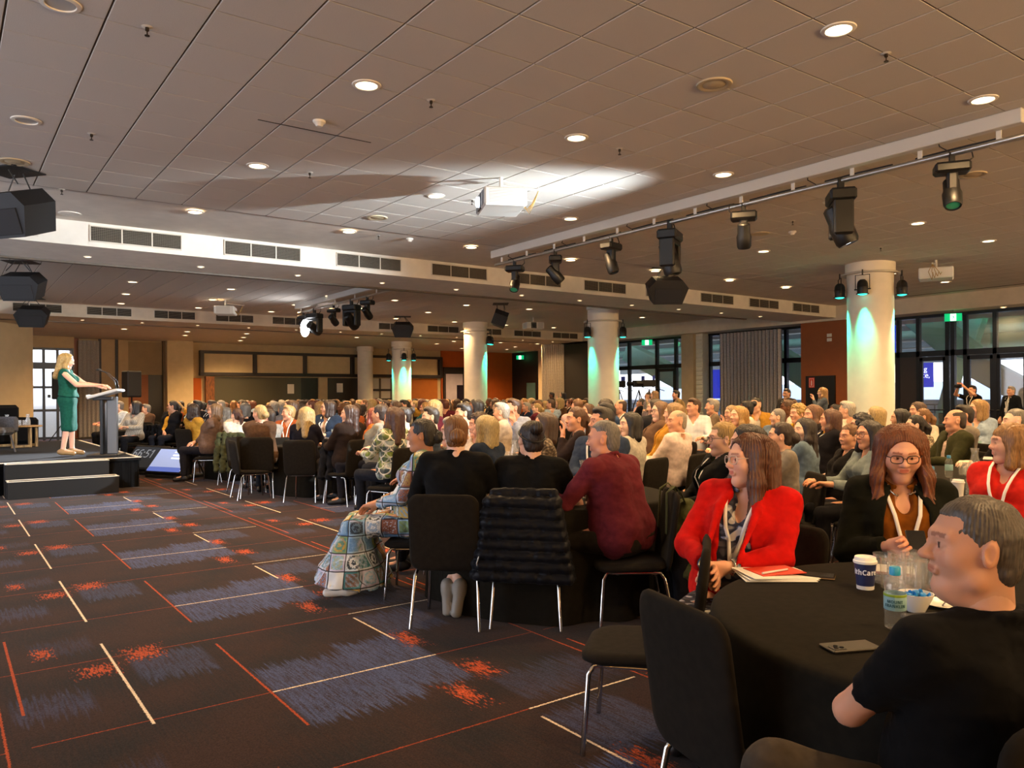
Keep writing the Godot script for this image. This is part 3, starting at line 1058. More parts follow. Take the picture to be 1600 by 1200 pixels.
func room() -> void:
	tex.plaster = noise_tex(0.02, Color(0.94, 0.94, 0.94), Color(1, 1, 1), 256, 4)
	var cm := StandardMaterial3D.new()
	cm.albedo_texture = carpet_tex()
	cm.roughness = 1.0
	cm.metallic_specular = 0.1
	cm.rim_enabled = true
	cm.rim = 0.15
	var st := SurfaceTool.new()
	st.begin(Mesh.PRIMITIVE_TRIANGLES)
	st.set_normal(Vector3.UP)
	var q := [Vector2(-6, 6), Vector2(-6, -36), Vector2(25.5, -36), Vector2(25.5, 6)]
	for k in [0, 1, 2, 0, 2, 3]:
		st.set_uv(Vector2((q[k].x - 0.25) / 2.78, -(q[k].y + 2.95) / 2.04))
		st.add_vertex(Vector3(q[k].x, 0, q[k].y))
	var floor_o := struct("floor", st.commit(), cm, Vector3.ZERO, Basis.IDENTITY, "dark brown carpet with blue patches and orange and white lines")
	slab(floor_o, "floor_slab", Vector3(-6.2, -0.3, -36.2), Vector3(25.7, -0.004, 6.2), mat("3a3532", 0.9))
	# ceilings
	var white := plaster("d9d2c8")
	var tile := StandardMaterial3D.new()
	tile.albedo_color = rgb("d6cfc6")
	tile.roughness = 0.9
	tile.albedo_texture = noise_tex(0.35, Color(0.86, 0.86, 0.86), Color(1, 1, 1), 256, 2)
	tile.uv1_triplanar = true
	tile.uv1_world_triplanar = true
	tile.uv1_scale = Vector3.ONE * 2.2
	var c := sbox("ceiling", Vector3(-6, CEIL, -34.4), Vector3(25.5, CEIL + 0.3, 6), white)
	var joint := mat("6d675f", 0.9)
	slab(c, "tile_grid", Vector3(-5.5, CEIL - 0.004, -11.55), Vector3(21.8, CEIL, 5.8), joint).position -= c.position
	var tm := bev(Vector3(0.574, 0.016, 0.580), 0.004)
	var rest: Array[Transform3D] = []
	var spots := []
	for a in range(-11, 36):
		for b in range(-29, 8):
			var p := Vector3(0.675 + 0.588 * a, CEIL - 0.010, -11.48 + 0.294 + 0.588 * (b + 29))
			if p.z > 5.4 or p.x > 21.5 or p.z > -2.2 + 0.9 * maxf(0, -p.x) + 3.0:
				continue
			spots.append(p)
	spots.sort_custom(func(u, w): return Vector2(u.x - 2.0, u.z + 2.5).length() < Vector2(w.x - 2.0, w.z + 2.5).length())
	for n in spots.size():
		if n < 290:
			put(c, "tile", tm, tile, spots[n] - c.position)
		else:
			rest.append(Transform3D(Basis.IDENTITY, spots[n] - c.position))
	var mm := MultiMesh.new()
	mm.transform_format = MultiMesh.TRANSFORM_3D
	mm.mesh = tm
	mm.instance_count = rest.size()
	for n in rest.size():
		mm.set_instance_transform(n, rest[n])
	var mo := MultiMeshInstance3D.new()
	mo.name = "far_tiles"
	mo.multimesh = mm
	mo.material_override = tile
	c.add_child(mo)
	tag(mo, "", "", "", "stuff")
	# the second bay has long panels
	slab(c, "panel_grid", Vector3(-1, CEIL - 0.004, -24.7), Vector3(21.8, CEIL, -15.6), joint).position -= c.position
	for n in 43:
		put(c, "panel", bev(Vector3(0.515, 0.014, 9.0), 0.004), tile, Vector3(-0.75 + 0.529 * n, CEIL - 0.009, -20.15) - c.position)
	sbox("ceiling_lowered", Vector3(-6, SOFF, -34.4), Vector3(25.5, CEIL - 0.001, -25.2), plaster("d2c6b4"))
	var grey := plaster("ddd8cf")
	sbox("ceiling_beam", Vector3(-6, SOFF, -15.1), Vector3(22.2, CEIL - 0.001, -13.48), grey)
	sbox("trim_1", Vector3(-6, SOFF - 0.03, -15.22), Vector3(20.0, CEIL, -15.1), mat("5a5148", 0.6))
	sbox("trim_2", Vector3(-6, SOFF - 0.03, -26.9), Vector3(21.0, SOFF, -26.8), mat("6a5f52", 0.6))
	sbox("ceiling_bulkhead", Vector3(22.2, 3.76, -26.6), Vector3(25.5, CEIL - 0.002, 6), plaster("cfc4b2"))
	# grilles in the two beams
	var fr := mat("cfc9bd", 0.5)
	var hole := mat("1b1813", 0.9)
	var slat := mat("7d766a", 0.5)
	for row in [[1.88, 2.01, 11, -13.48, 1.31], [1.62, 1.79, 5, -25.2, 1.16], [12.6, 1.99, 5, -25.2, 1.35]]:
		for n in row[2]:
			var x0: float = row[0] + row[1] * n
			if row[3] > -20 and n == 10:
				x0 = -0.13
			var near: bool = row[3] > -20
			var words_: String = ("three section air grille in the first ceiling beam, " if near else "dark air grille in the far ceiling beam, ") + ordinal(n if n < 10 else 0, "stage end" if row[0] < 10 else "beam's middle")
			if n == 10:
				words_ = "air grille in the first ceiling beam cut by the frame edge"
			var t := thing("air_vent", words_, "air vent", Vector3(x0 + row[4] * 0.5, 4.03, row[3]), 0.0, "air grilles in the first beam" if near else "air grilles in the far beam")
			var w: float = row[4]
			put(t, "backing", box(Vector3(w, 0.235, 0.012)), hole, Vector3(0, 0, 0.004))
			for s in [-1.0, 1.0]:
				put(t, "frame", bev(Vector3(w + 0.03, 0.018, 0.025), 0.004), fr, Vector3(0, s * 0.118, 0.012))
				put(t, "frame", bev(Vector3(0.018, 0.25, 0.025), 0.004), fr, Vector3(s * (w * 0.5 + 0.006), 0, 0.012))
			for k in [-1.0, 1.0]:
				put(t, "divider", bev(Vector3(0.02, 0.23, 0.022), 0.004), fr, Vector3(k * w / 6.0, 0, 0.012))
			for k in 9:
				put(t, "slat", box(Vector3(w, 0.006, 0.014)), slat, Vector3(0, -0.1 + 0.025 * k, 0.012), Basis(Vector3.RIGHT, 0.5))
			if near:
				var gm: ArrayMesh = kept("vent_bars", func():
					var gs := SurfaceTool.new()
					gs.begin(Mesh.PRIMITIVE_TRIANGLES)
					for k in 48:
						bevbox(gs, Vector3(-w * 0.5 + (k + 0.5) * w / 48.0, 0, 0.02), Vector3(0.003, 0.23, 0.004), 0.0005)
					gs.generate_normals()
					return gs.commit())
				tag(put(t, "bar", gm, slat), "", "", "", "stuff")
	# columns
	var colm := plaster("efe6d4", 0.7)
	for r in [[15.6, -8.7, 0.45, CEIL], [15.6, -16.8, 0.45, CEIL], [15.75, -23.75, 0.42, CEIL], [15.75, -29.4, 0.40, SOFF], [15.8, -33.0, 0.35, SOFF]]:
		var o := struct("column", lathe([V(0, 0), V(r[2], 0), V(r[2], r[3] - 0.22), V(r[2] + 0.03, r[3] - 0.21), V(r[2] + 0.03, r[3]), V(0, r[3])], 48), colm, Vector3(r[0], 0, r[1]))
		put(o, "base_ring", lathe([V(r[2], 0), V(r[2] + 0.012, 0), V(r[2] + 0.012, 0.1), V(r[2], 0.11)], 48), mat("3a302a", 0.6))
	walls()

func ordinal(n: int, from: String) -> String:
	return "%s from the %s" % [["first", "second", "third", "fourth", "fifth", "sixth", "seventh", "eighth", "ninth", "tenth", "eleventh", "twelfth", "thirteenth", "fourteenth", "fifteenth", "sixteenth", "seventeenth", "eighteenth"][n], from]

func wood(hex: String) -> StandardMaterial3D:
	var m := StandardMaterial3D.new()
	m.albedo_color = rgb(hex)
	m.roughness = 0.45
	m.albedo_texture = tex.strand
	m.uv1_triplanar = true
	m.uv1_world_triplanar = true
	m.uv1_scale = Vector3(1.5, 0.25, 1.5)
	return m

# a sheet that hangs in pleats along +x from the origin, w wide, h high
func pleats(w: float, h: float, n: int, deep: float) -> ArrayMesh:
	var st := SurfaceTool.new()
	st.begin(Mesh.PRIMITIVE_TRIANGLES)
	st.set_smooth_group(0)
	var prev := Vector3.ZERO
	for side in [1.0, -1.0]:
		for k in n * 8 + 1:
			var a := TAU * k / 8.0
			var p := Vector3(w * k / (n * 8.0) + 0.25 * w / n * sin(2.0 * a) * 0.5, 0, deep * sin(a) + 0.004 * side)
			if k > 0:
				face(st, [prev, p, p + Vector3(0, h, 0), prev + Vector3(0, h, 0)], side < 0)
			prev = p
	st.generate_normals()
	return st.commit()

func walls() -> void:
	var beige := plaster("c3ab83")
	var beige2 := plaster("b49c76")
	var orange := plaster("b4560f")
	var brown := plaster("94501c", 0.5)
	var darkm := mat("221e1b", 0.5)
	var alu := mat("17181a", 0.4, 0.3)
	# left of the stage, at a slant, and the unseen sides
	var ow := struct("wall_left", box(Vector3(0.3, CEIL, 9.0)), beige)
	var a := Vector3(1.45, 0, -27.8)
	var b := Vector3(2.45, 0, -29.3)
	var d := (b - a).normalized()
	ow.transform = Transform3D(Basis(Vector3.UP, atan2(d.x, d.z)), (a + b) * 0.5 - d * 3.65 + Vector3(0, CEIL * 0.5, 0) + Vector3(-d.z, 0, d.x) * -0.15)
	sbox("wall_stage_side", Vector3(-6.2, 0, -30), Vector3(-6, CEIL, 6), beige)
	sbox("wall_camera_side", Vector3(-6.2, 0, 6), Vector3(25.5, CEIL, 6.2), beige)
	sbox("wall_far", Vector3(4.06, 0, -34.4), Vector3(25.2, CEIL, -34), beige)
	sbox("wall_stage_back", Vector3(-6, 0, -24.2), Vector3(-0.6, CEIL, -24), beige)
	sbox("wall_return", Vector3(2.2, 0, -33.3), Vector3(2.42, CEIL, -29.25), beige)
	# glazed double door, pleated curtain and panels between the slanted wall and the panelled recess
	door_glazed()
	sbox("wall_panel_brown", Vector3(4.0, 0, -33.99), Vector3(4.3, SOFF, -33.9), brown)
	var c1 := solo("curtain", pleats(0.72, 3.7, 5, 0.05), cloth("b3aaa0"), "grey pleated curtain hanging beside the glazed stage door", "curtain", Vector3(4.26, 0.05, -33.75), 0.0)
	sbox("trim_3", Vector3(4.98, 0, -33.99), Vector3(5.06, SOFF, -33.8), darkm)
	sbox("wall_panel", Vector3(5.06, 0, -33.99), Vector3(5.55, SOFF, -33.86), plaster("bfa57c"))
	sbox("trim_4", Vector3(5.55, 0, -33.99), Vector3(5.64, SOFF, -33.8), darkm)
	sbox("wall_panel_2", Vector3(5.66, 0, -33.99), Vector3(6.02, SOFF, -33.86), plaster("bfa57c"))
	sbox("wall_recess", Vector3(6.02, 2.46, -33.99), Vector3(7.3, SOFF - 0.05, -33.93), plaster("9d8763"))
	sbox("wall_recess_low", Vector3(6.02, 0, -33.99), Vector3(6.75, 2.46, -33.9), brown)
	sbox("door_1", Vector3(6.75, 0, -33.99), Vector3(7.3, 2.46, -33.9), mat("14120f", 0.35))
	sbox("trim_5", Vector3(7.28, 0, -33.99), Vector3(7.36, SOFF, -33.7), mat("6b5a40", 0.7))
	sbox("wall_pier", Vector3(7.36, 0, -33.99), Vector3(8.35, SOFF, -33.4), plaster("ccb58c"))
	sbox("wall_dado", Vector3(8.35, 0, -33.99), Vector3(8.8, 2.35, -33.93), orange)
	# the servery: blinds in a dark frame above an opening
	var fr := mat("2a2320", 0.45)
	var w4 := sbox("window_1", Vector3(8.72, 3.38, -33.99), Vector3(20.4, 3.5, -33.75), fr, "long dark framed clerestory with pale blinds above the servery")
	for x in [8.8, 11.0, 13.25, 15.55, 17.9, 20.33]:
		put(w4, "mullion", bev(Vector3(0.16, 1.0, 0.24), 0.01), fr, Vector3(x, 2.99, -33.87) - w4.position)
	put(w4, "rail", bev(Vector3(11.7, 0.14, 0.24), 0.01), fr, Vector3(14.56, 2.52, -33.87) - w4.position)
	for x in [9.9, 12.13, 14.4, 16.72, 19.1]:
		put(w4, "blind", bev(Vector3(2.1, 0.8, 0.03), 0.005), plaster("d4bc90"), Vector3(x, 2.98, -33.9) - w4.position)
	sbox("wall_servery", Vector3(9.3, 0.9, -33.99), Vector3(13.1, 2.4, -33.93), mat("4a4634", 0.35))
	sbox("wall_servery_post", Vector3(8.95, 0, -33.99), Vector3(9.3, 2.42, -33.8), wood("a8622a"))
	sbox("door_2", Vector3(13.1, 0, -33.99), Vector3(13.9, 2.4, -33.94), mat("1d1a17", 0.4))
	sbox("trim_6", Vector3(13.9, 0, -33.99), Vector3(14.3, 2.42, -33.8), plaster("cdb48a"))
	sbox("wall_servery_2", Vector3(14.3, 0.9, -33.99), Vector3(16.6, 2.4, -33.93), mat("3a342a", 0.3))
	sbox("wall_servery_3", Vector3(16.6, 0.9, -33.99), Vector3(18.4, 2.4, -33.93), mat("d8d4c8", 0.3))
	for x in [17.0, 17.6, 18.2]:
		sbox("trim_%d" % int(x * 10), Vector3(x - 0.04, 0.9, -33.94), Vector3(x + 0.04, 2.4, -33.88), mat("6a5c48", 0.5))
	for y in [1.35, 1.8]:
		sbox("trim_shelf_%d" % int(y * 100), Vector3(16.6, y, -33.94), Vector3(18.4, y + 0.1, -33.86), mat("35302a", 0.5))
	sbox("wall_servery_4", Vector3(18.4, 0, -33.99), Vector3(20.2, 2.42, -33.93), plaster("b0651f"))
	sbox("trim_ledge", Vector3(9.3, 0.86, -33.99), Vector3(18.4, 0.95, -33.5), mat("c9b994", 0.4))
	for r in [[12.62, 1.9], [14.95, 1.95]]:
		solo("notice", bev(Vector3(0.3, 0.42, 0.01), 0.002), mat("efe9dc", 0.7), "white paper notice pinned to the %s servery panel" % ("long olive" if r[0] < 14 else "dark narrow"), "notice", Vector3(r[0], r[1], -33.92))
	# orange wall with a doorway into a pale lobby
	sbox("wall_orange", Vector3(20.42, 0, -33.99), Vector3(24.85, SOFF, -33.92), orange)
	sbox("door_3", Vector3(20.5, 0, -33.95), Vector3(22.0, 3.0, -33.82), fr, "dark framed doorway to a pale lobby in the orange wall")
	sbox("wall_lobby", Vector3(20.62, 0, -33.9), Vector3(21.62, 2.66, -33.8), plaster("b4aab4"))
	sbox("wall_lobby_2", Vector3(21.26, 0, -33.88), Vector3(21.62, 2.1, -33.79), mat("1c1424", 0.3))
	# far right corner: dark wall with a door, pier, curtain, dark panel
	sbox("wall_corner", Vector3(24.85, 0, -34), Vector3(25.2, SOFF, -26.4), mat("241c17", 0.6))
	var d2 := sbox("door_4", Vector3(24.78, 0, -32.75), Vector3(24.86, 2.4, -31.6), mat("15110f", 0.4))
	put(d2, "pane", box(Vector3(0.02, 2.0, 0.75)), mat("476a68", 0.15), Vector3(-0.04, 0.0, 0.0))
	var pier := sbox("wall_pier_2", Vector3(24.3, 0, -30.95), Vector3(24.85, SOFF, -30.5), plaster("cfb890"))
	var p0 := Vector3(21.55, 0.03, -27.2)
	var p1 := Vector3(22.2, 0.03, -26.45)
	solo("curtain", pleats(1.15, 3.75, 12, 0.05), cloth("cabdaa"), "pale pleated curtain in the far corner by the column", "curtain", p0, -atan2(p1.z - p0.z, p1.x - p0.x))
	sbox("wall_dark_panel", Vector3(22.2, 0, -26.6), Vector3(22.5, SOFF, -24.2), mat("1e1814", 0.5))
	sbox("wall_dark_panel_2", Vector3(22.3, 0, -26.7), Vector3(25.0, SOFF, -26.5), mat("1e1814", 0.5))
	# window wall
	var X := 23.1
	sbox("trim_window_head", Vector3(X - 0.08, 3.68, -24.2), Vector3(X + 0.12, 3.8, 6), alu)
	sbox("trim_transom", Vector3(X - 0.06, 2.56, -24.2), Vector3(X + 0.08, 2.72, 6), alu)
	sbox("trim_sill", Vector3(X - 0.06, 0.0, -24.2), Vector3(X + 0.08, 0.06, 6), alu)
	var posts := [-24.1, -23.3, -21.75, -20.75, -20.05, -19.08, -18.45, -15.85, -14.75, -12.0, -11.42, -10.6, -10.45, -10.12, -9.36, -8.55, -7.4, -5.8, -4.0, -2.0, 0.0, 2.0, 4.0, 6.0]
	for n in posts.size():
		sbox("trim_post_%d" % (n + 1), Vector3(X - 0.06, 0, posts[n] - 0.05), Vector3(X + 0.08, 3.8, posts[n] + 0.05), alu)
		if n > 0:
			var w := struct("window_%d" % (n + 1), box(Vector3(0.012, 3.6, posts[n] - posts[n - 1] - 0.1)), glass("eaf4f0", 0.05), Vector3(X, 1.87, (posts[n] + posts[n - 1]) * 0.5))
			if n in [10, 11, 14, 15, 3]:
				for s in [-1.0, 1.0]:
					put(w, "door_frame", box(Vector3(0.07, 2.5, 0.09)), alu, Vector3(-0.01, -0.6, s * ((posts[n] - posts[n - 1]) * 0.5 - 0.08)))
				put(w, "door_rail", box(Vector3(0.07, 0.12, posts[n] - posts[n - 1])), alu, Vector3(-0.01, 0.62, 0))
				put(w, "push_bar", bar([Vector3(-0.09, -0.85, -0.35), Vector3(-0.09, -0.85, 0.35)], 0.018), alu)
	sbox("wall_door_leaf", Vector3(X - 0.05, 0, -12.1), Vector3(X - 0.005, 2.56, -11.46), mat("2b221d", 0.5))
	sbox("wall_pillar", Vector3(22.55, 0, -20.0), Vector3(23.2, 3.76, -19.42), plaster("b5a78e"))
	var bead := sbox("wall_pillar_edge", Vector3(22.7, 0, -19.42), Vector3(23.05, 3.76, -19.1), plaster("d8d8c8"))
	for n in 22:
		put(bead, "block", bev(Vector3(0.06, 0.13, 0.3), 0.02), mat("cfd2c6", 0.4), Vector3(-0.18, -1.75 + n * 0.165, 0))
	solo("curtain", pleats(2.5, 3.62, 17, 0.085), cloth("d2ccc8"), "large grey pleated curtain drawn across the window wall", "curtain", Vector3(22.5, 0.05, -15.62), PI / 2)
	var bp := sbox("wall_brown_pier", Vector3(22.28, 0, -14.75), Vector3(22.6, 3.76, -13.0), brown)
	sbox("door_5", Vector3(22.22, 0, -14.55), Vector3(22.3, 2.07, -13.55), mat("120f0d", 0.4))
	var sign := thing("fire_sign", "small red fire equipment sign on the black door of brown pier", "sign", Vector3(22.21, 1.86, -14.33), -PI / 2)
	put(sign, "panel", bev(Vector3(0.2, 0.32, 0.008), 0.002), mat("c8301c", 0.5))
	put(sign, "border", plate(PackedVector2Array([Vector2(-0.075, -0.13), Vector2(0.075, -0.13), Vector2(0.075, 0.13), Vector2(-0.075, 0.13)]), 0.004), mat("e8e0d6", 0.5), Vector3(0, 0, 0.004))
	put(sign, "field", plate(PackedVector2Array([Vector2(-0.065, -0.12), Vector2(0.065, -0.12), Vector2(0.065, 0.12), Vector2(-0.065, 0.12)]), 0.004), mat("c8301c", 0.5), Vector3(0, 0, 0.006))
	put(sign, "extinguisher_mark", lathe([V(0, -0.09), V(0.022, -0.09), V(0.022, 0.04), V(0.009, 0.065), V(0.009, 0.09), V(0, 0.09)], 12), mat("e8e0d6", 0.5), Vector3(0, 0, 0.008), Basis.from_scale(Vector3(1, 1, 0.2)))
	for y in [3.32, 3.18]:
		solo("switch_plate", bev(Vector3(0.012, 0.1, 0.16), 0.004), mat("e3ddd2", 0.5), "white switch plate high on the brown pier, %s of two" % ("upper" if y > 3.2 else "lower"), "switch plate", Vector3(22.27, y, -13.75))
	for r in [[22.28, 3.56, -10.08, "over the doors behind the photographer"], [22.28, 3.56, -21.5, "over the doors behind the camera platform"], [24.7, 3.55, -33.0, "in the far corner by the orange wall"]]:
		exit_sign(Vector3(r[0], r[1], r[2]), r[3])

func exit_sign(p: Vector3, where: String) -> void:
	var t := thing("exit_sign", "green running man exit sign " + where, "exit sign", p, -PI / 2 + 0.5, "green exit signs")
	put(t, "panel", bev(Vector3(0.42, 0.21, 0.03), 0.004), glow("0d9a62", 0.9))
	put(t, "field", bev(Vector3(0.14, 0.19, 0.004), 0.001), glow("e8f4ee", 1.2), Vector3(0, 0, 0.016))
	var g := glow("0d9a62", 0.5)
	var man := SurfaceTool.new()
	man.begin(Mesh.PRIMITIVE_TRIANGLES)
	for l in [[Vector3(-0.005, 0.055, 0), Vector3(-0.004, 0.0561, 0), 0.014], [Vector3(0.0, 0.03, 0), Vector3(0.012, -0.01, 0), 0.011], [Vector3(0.012, -0.01, 0), Vector3(-0.02, -0.03, 0), 0.007], [Vector3(-0.02, -0.03, 0), Vector3(-0.018, -0.065, 0), 0.007], [Vector3(0.012, -0.01, 0), Vector3(0.034, -0.045, 0), 0.007], [Vector3(0.0, 0.03, 0), Vector3(-0.03, 0.012, 0), 0.006], [Vector3(0.0, 0.03, 0), Vector3(0.034, 0.022, 0), 0.006]]:
		tube(man, [l[0], l[1]], l[2], 8)
	man.generate_normals()
	put(t, "running_man", man.commit(), g, Vector3(0, 0, 0.019), Basis.from_scale(Vector3(1, 1, 0.15)))
	put(t, "hanger", bar([Vector3(0, 0.1, 0), Vector3(0, 0.285, 0)], 0.008), mat("30302e", 0.5))
	var l := OmniLight3D.new()
	l.name = "exit_light"
	l.light_color = Color(0.2, 1.0, 0.6)
	l.light_energy = 0.02
	l.light_size = 0.1
	l.shadow_enabled = true
	l.omni_range = 30.0
	l.position = Vector3(0, 0, 0.08)
	t.add_child(l)

func door_glazed() -> void:
	var fr := mat("2c2b2d", 0.4)
	var a := Vector3(2.98, 0, -33.2)
	var d := sbox("door_6", Vector3(2.5, 2.62, -33.3), Vector3(4.05, 2.86, -33.18), fr, "glazed double door with daylight behind, left of the stage curtain")
	var o := d.position
	for x in [2.55, 3.08, 3.52, 4.0]:
		put(d, "stile", bev(Vector3(0.09, 3.4, 0.09), 0.006), fr, Vector3(x, 1.7, -33.24) - o)
	for y in [0.08, 1.1, 1.95, 3.36]:
		put(d, "rail", bev(Vector3(1.5, 0.09, 0.08), 0.006), fr, Vector3(3.27, y, -33.24) - o)
	for x in [2.82, 3.3, 3.76]:
		put(d, "pane", box(Vector3(0.46, 3.3, 0.012)), glass("eef4ff", 0.1), Vector3(x, 1.7, -33.24) - o)
	for x in [3.42, 3.62]:
		put(d, "push_plate", bev(Vector3(0.1, 0.12, 0.03), 0.006), mat("1a1a1a", 0.4), Vector3(x - 0.18, 1.62, -33.17) - o)
	# the wall round the door, open to the sky behind it
	sbox("wall_door_side", Vector3(4.04, 0, -33.99), Vector3(4.06, SOFF, -33.2), plaster("b89d74"))
	sbox("wall_door_head", Vector3(2.0, 3.4, -33.3), Vector3(4.06, CEIL, -33.18), plaster("b89d74"))

# ---------------------------------------------------------------- lamps
const SCREEN := 8.0
const SCONCE := 26.0
const DOWN := 5.0
func downlight(p: Vector3, r: float, e: float, label: String, group: String, lit := true) -> void:
	var t := thing("downlight", label, "downlight", p, 0.0, group)
	put(t, "trim_ring", kept("ring %.3f" % r, func(): return lathe([V(r * 0.86, 0.0), V(r * 0.9, -0.012), V(r * 1.16, -0.008), V(r * 1.2, 0.0)], 28)), mat("e4ded2", 0.4))
	var disc: ArrayMesh = kept("disc %.3f" % r, func(): return lathe([V(0, -0.003), V(r * 0.88, -0.003), V(r * 0.88, 0.0), V(0, 0.0)], 28))
	put(t, "lamp_glass", disc, glow("ffe2b4", 5.0) if lit else mat("b8b4ae", 0.25))
	if lit:
		var l := SpotLight3D.new()
		l.name = "downlight_beam"
		l.light_color = warm
		l.light_energy = e * DOWN
		l.light_size = r
		l.spot_angle = 72.0
		l.spot_angle_attenuation = 0.8
		l.spot_range = 40.0
		l.shadow_enabled = true
		l.position = Vector3(0, -0.02, 0)
		l.rotation.x = -PI / 2
		t.add_child(l)

func lamps() -> void:
	var xs := [2.99, 5.38, 7.75, 10.1, 12.5, 15.0, 17.2, 19.6]
	var zs := [-3.23, -6.18, -9.05, -11.8]
	for a in xs.size():
		for b in zs.size():
			if b == 0 and a == 0 or a == 5 and b == 2:
				continue
			downlight(Vector3(xs[a], CEIL - 0.018, zs[b]), 0.105, 1.6, "warm downlight in the tiled ceiling, %s, %s row before the beam" % [ordinal(a, "stage"), ["fourth", "third", "second", "nearest"][b]], "lit downlights of the tiled ceiling")
	for p in [[3.0, 0.0], [7.75, 0.0], [12.5, 0.0], [17.2, 0.0], [5.4, 3.0], [12.5, 3.0]]:
		downlight(Vector3(p[0], CEIL - 0.018, p[1]), 0.105, 1.6, "round warm downlight in the tiled ceiling above the camera", "lit downlights of the tiled ceiling")
	for p in [[0.69, -8.85, "closer to the hanging black speaker"], [0.68, -6.11, "cut by the frame's upper edge"]]:
		downlight(Vector3(p[0], CEIL - 0.018, p[1]), 0.11, 0.0, "unlit round downlight in the grey ceiling tiles, " + p[2], "", false)
	var b2 := [[3.59, -19.62], [3.86, -21.96], [4.13, -24.21], [5.8, -19.6], [6.0, -21.96], [6.2, -24.16], [8.34, -24.04], [8.3, -19.5], [8.3, -21.9], [10.2, -19.41], [10.3, -21.7], [12.53, -21.59], [12.6, -23.89], [12.49, -19.3], [14.9, -23.82], [17.18, -23.85], [14.69, -19.14], [17.2, -19.1], [19.42, -23.74], [19.51, -19.05]]
	for n in b2.size():
		downlight(Vector3(b2[n][0], CEIL - 0.018, b2[n][1]), 0.105, 1.5, "warm downlight between the two ceiling beams, %s" % ordinal(n if n < 18 else n - 18, "stage side" if n < 18 else "window end"), "lit downlights between the beams")
	var far := [[4.97, -28.6], [6.96, -28.6], [7.3, -30.3], [8.95, -28.4], [9.4, -30.2], [9.8, -31.9], [13.06, -28.0], [17.6, -29.6], [17.42, -27.9], [19.54, -27.5], [20.24, -31.7], [22.6, -31.3], [21.4, -27.3], [21.8, -29.5]]
	for n in far.size():
		downlight(Vector3(far[n][0], SOFF - 0.002, far[n][1]), 0.105, 2.6, "warm downlight in the lowered back ceiling, %s" % ordinal(n, "stage side"), "lit downlights of the lowered ceiling")
	for n in 12:
		downlight(Vector3(1.97 + 1.78 * n if n < 11 else 0.2, SOFF - 0.002, -14.45), 0.05, 0.45, "small bright downlight under the first ceiling beam, %s" % ordinal(n, "stage end"), "small downlights under the first beam")
	for n in 12:
		downlight(Vector3(3.4 + 1.62 * n, SOFF - 0.002, -26.0), 0.05, 0.45, "small bright downlight under the far ceiling beam, %s" % ordinal(n, "stage end"), "small downlights under the far beam")
	# the two presentation screens that the audience watches, on the wall beyond the left edge
	for r in [[-17.0, "second"], [-6.5, "first"]]:
		var t := thing("projection_screen", "large lit presentation screen on the stage side wall, %s from the camera" % r[1], "screen", Vector3(-5.93, 1.8, r[0]), PI / 2)
		put(t, "border", bev(Vector3(7.4, 3.9, 0.06), 0.01), mat("151515", 0.5))
		put(t, "screen", bev(Vector3(7.2, 3.7, 0.02), 0.004), glow("e6edff", 2.0), Vector3(0, 0, 0.03))
		var a := AreaLight3D.new()
		a.name = "screen_light"
		a.area_size = Vector2(7.2, 3.7)
		a.light_color = Color(0.92, 0.95, 1.0)
		a.light_energy = SCREEN
		a.area_range = 60.0
		a.shadow_enabled = true
		a.position = Vector3(0, 0, 0.06)
		a.rotation.y = PI
		t.add_child(a)
	for n in 7:
		var t := thing("wall_sconce", "uplighting wall sconce on the wall behind the camera, %s" % ordinal(n, "stage side"), "wall lamp", Vector3(-4.0 + 4.2 * n, 2.5, 5.9), PI, "sconces behind the camera")
		put(t, "shade", lathe([V(0.05, -0.12), V(0.11, 0.1), V(0.1, 0.1), V(0.04, -0.11), V(0.05, -0.12)], 20), mat("8a8276", 0.4), Vector3(0, 0, 0.14))
		put(t, "bulb", lathe([V(0, 0), V(0.05, 0.01), V(0.05, 0.05), V(0, 0.06)], 16), glow("ffdca8", 6.0), Vector3(0, 0, 0.14))
		spot(t, Vector3(0, 0.12, 0.14), Vector3(0, 1.2, 1.6), warm, SCONCE, 75.0, 0.08, 0.8)
	for p in [[22.7, -9.0], [22.7, -5.0]]:
		downlight(Vector3(p[0], 3.755, p[1]), 0.07, 0.6, "small downlight over the window doors, %s exit sign" % ("beside the" if p[1] < -7 else "far from the"), "")
	# round ceiling loudspeakers, sprinklers, detectors
	var cs: ArrayMesh = kept("ceilspk", func(): return lathe([V(0, -0.012), V(0.085, -0.012), V(0.1, -0.006), V(0.13, -0.016), V(0.15, -0.012), V(0.155, 0)], 32))
	var where := ["beside the nearest lit downlight", "between the projector and the first beam", "above the hanging black speaker", "behind the lighting pipe's camera end", "near the white column", "blank plate in the plain border by the vents"]
	var cp := [[5.44, -4.43], [5.31, -10.64], [0.7, -10.46], [10.29, -4.41], [11.08, -8.09], [1.55, -13.0]]
	for n in 6:
		solo("ceiling_speaker", cs, mat("b9a98a" if n < 5 else "d8d4cc", 0.6), "flat round ceiling speaker " + where[n], "ceiling speaker", Vector3(cp[n][0], CEIL - (0.018 if n < 5 else 0.0), cp[n][1]))
	var sp := [[1.23, -6.13], [1.26, -8.92], [3.62, -6.16], [6.01, -6.19], [6.07, -3.24], [3.59, -8.97], [1.28, -11.5], [5.91, -11.8], [5.9, -8.95], [10.7, -7.21], [10.9, -9.9], [14.0, -7.6]]
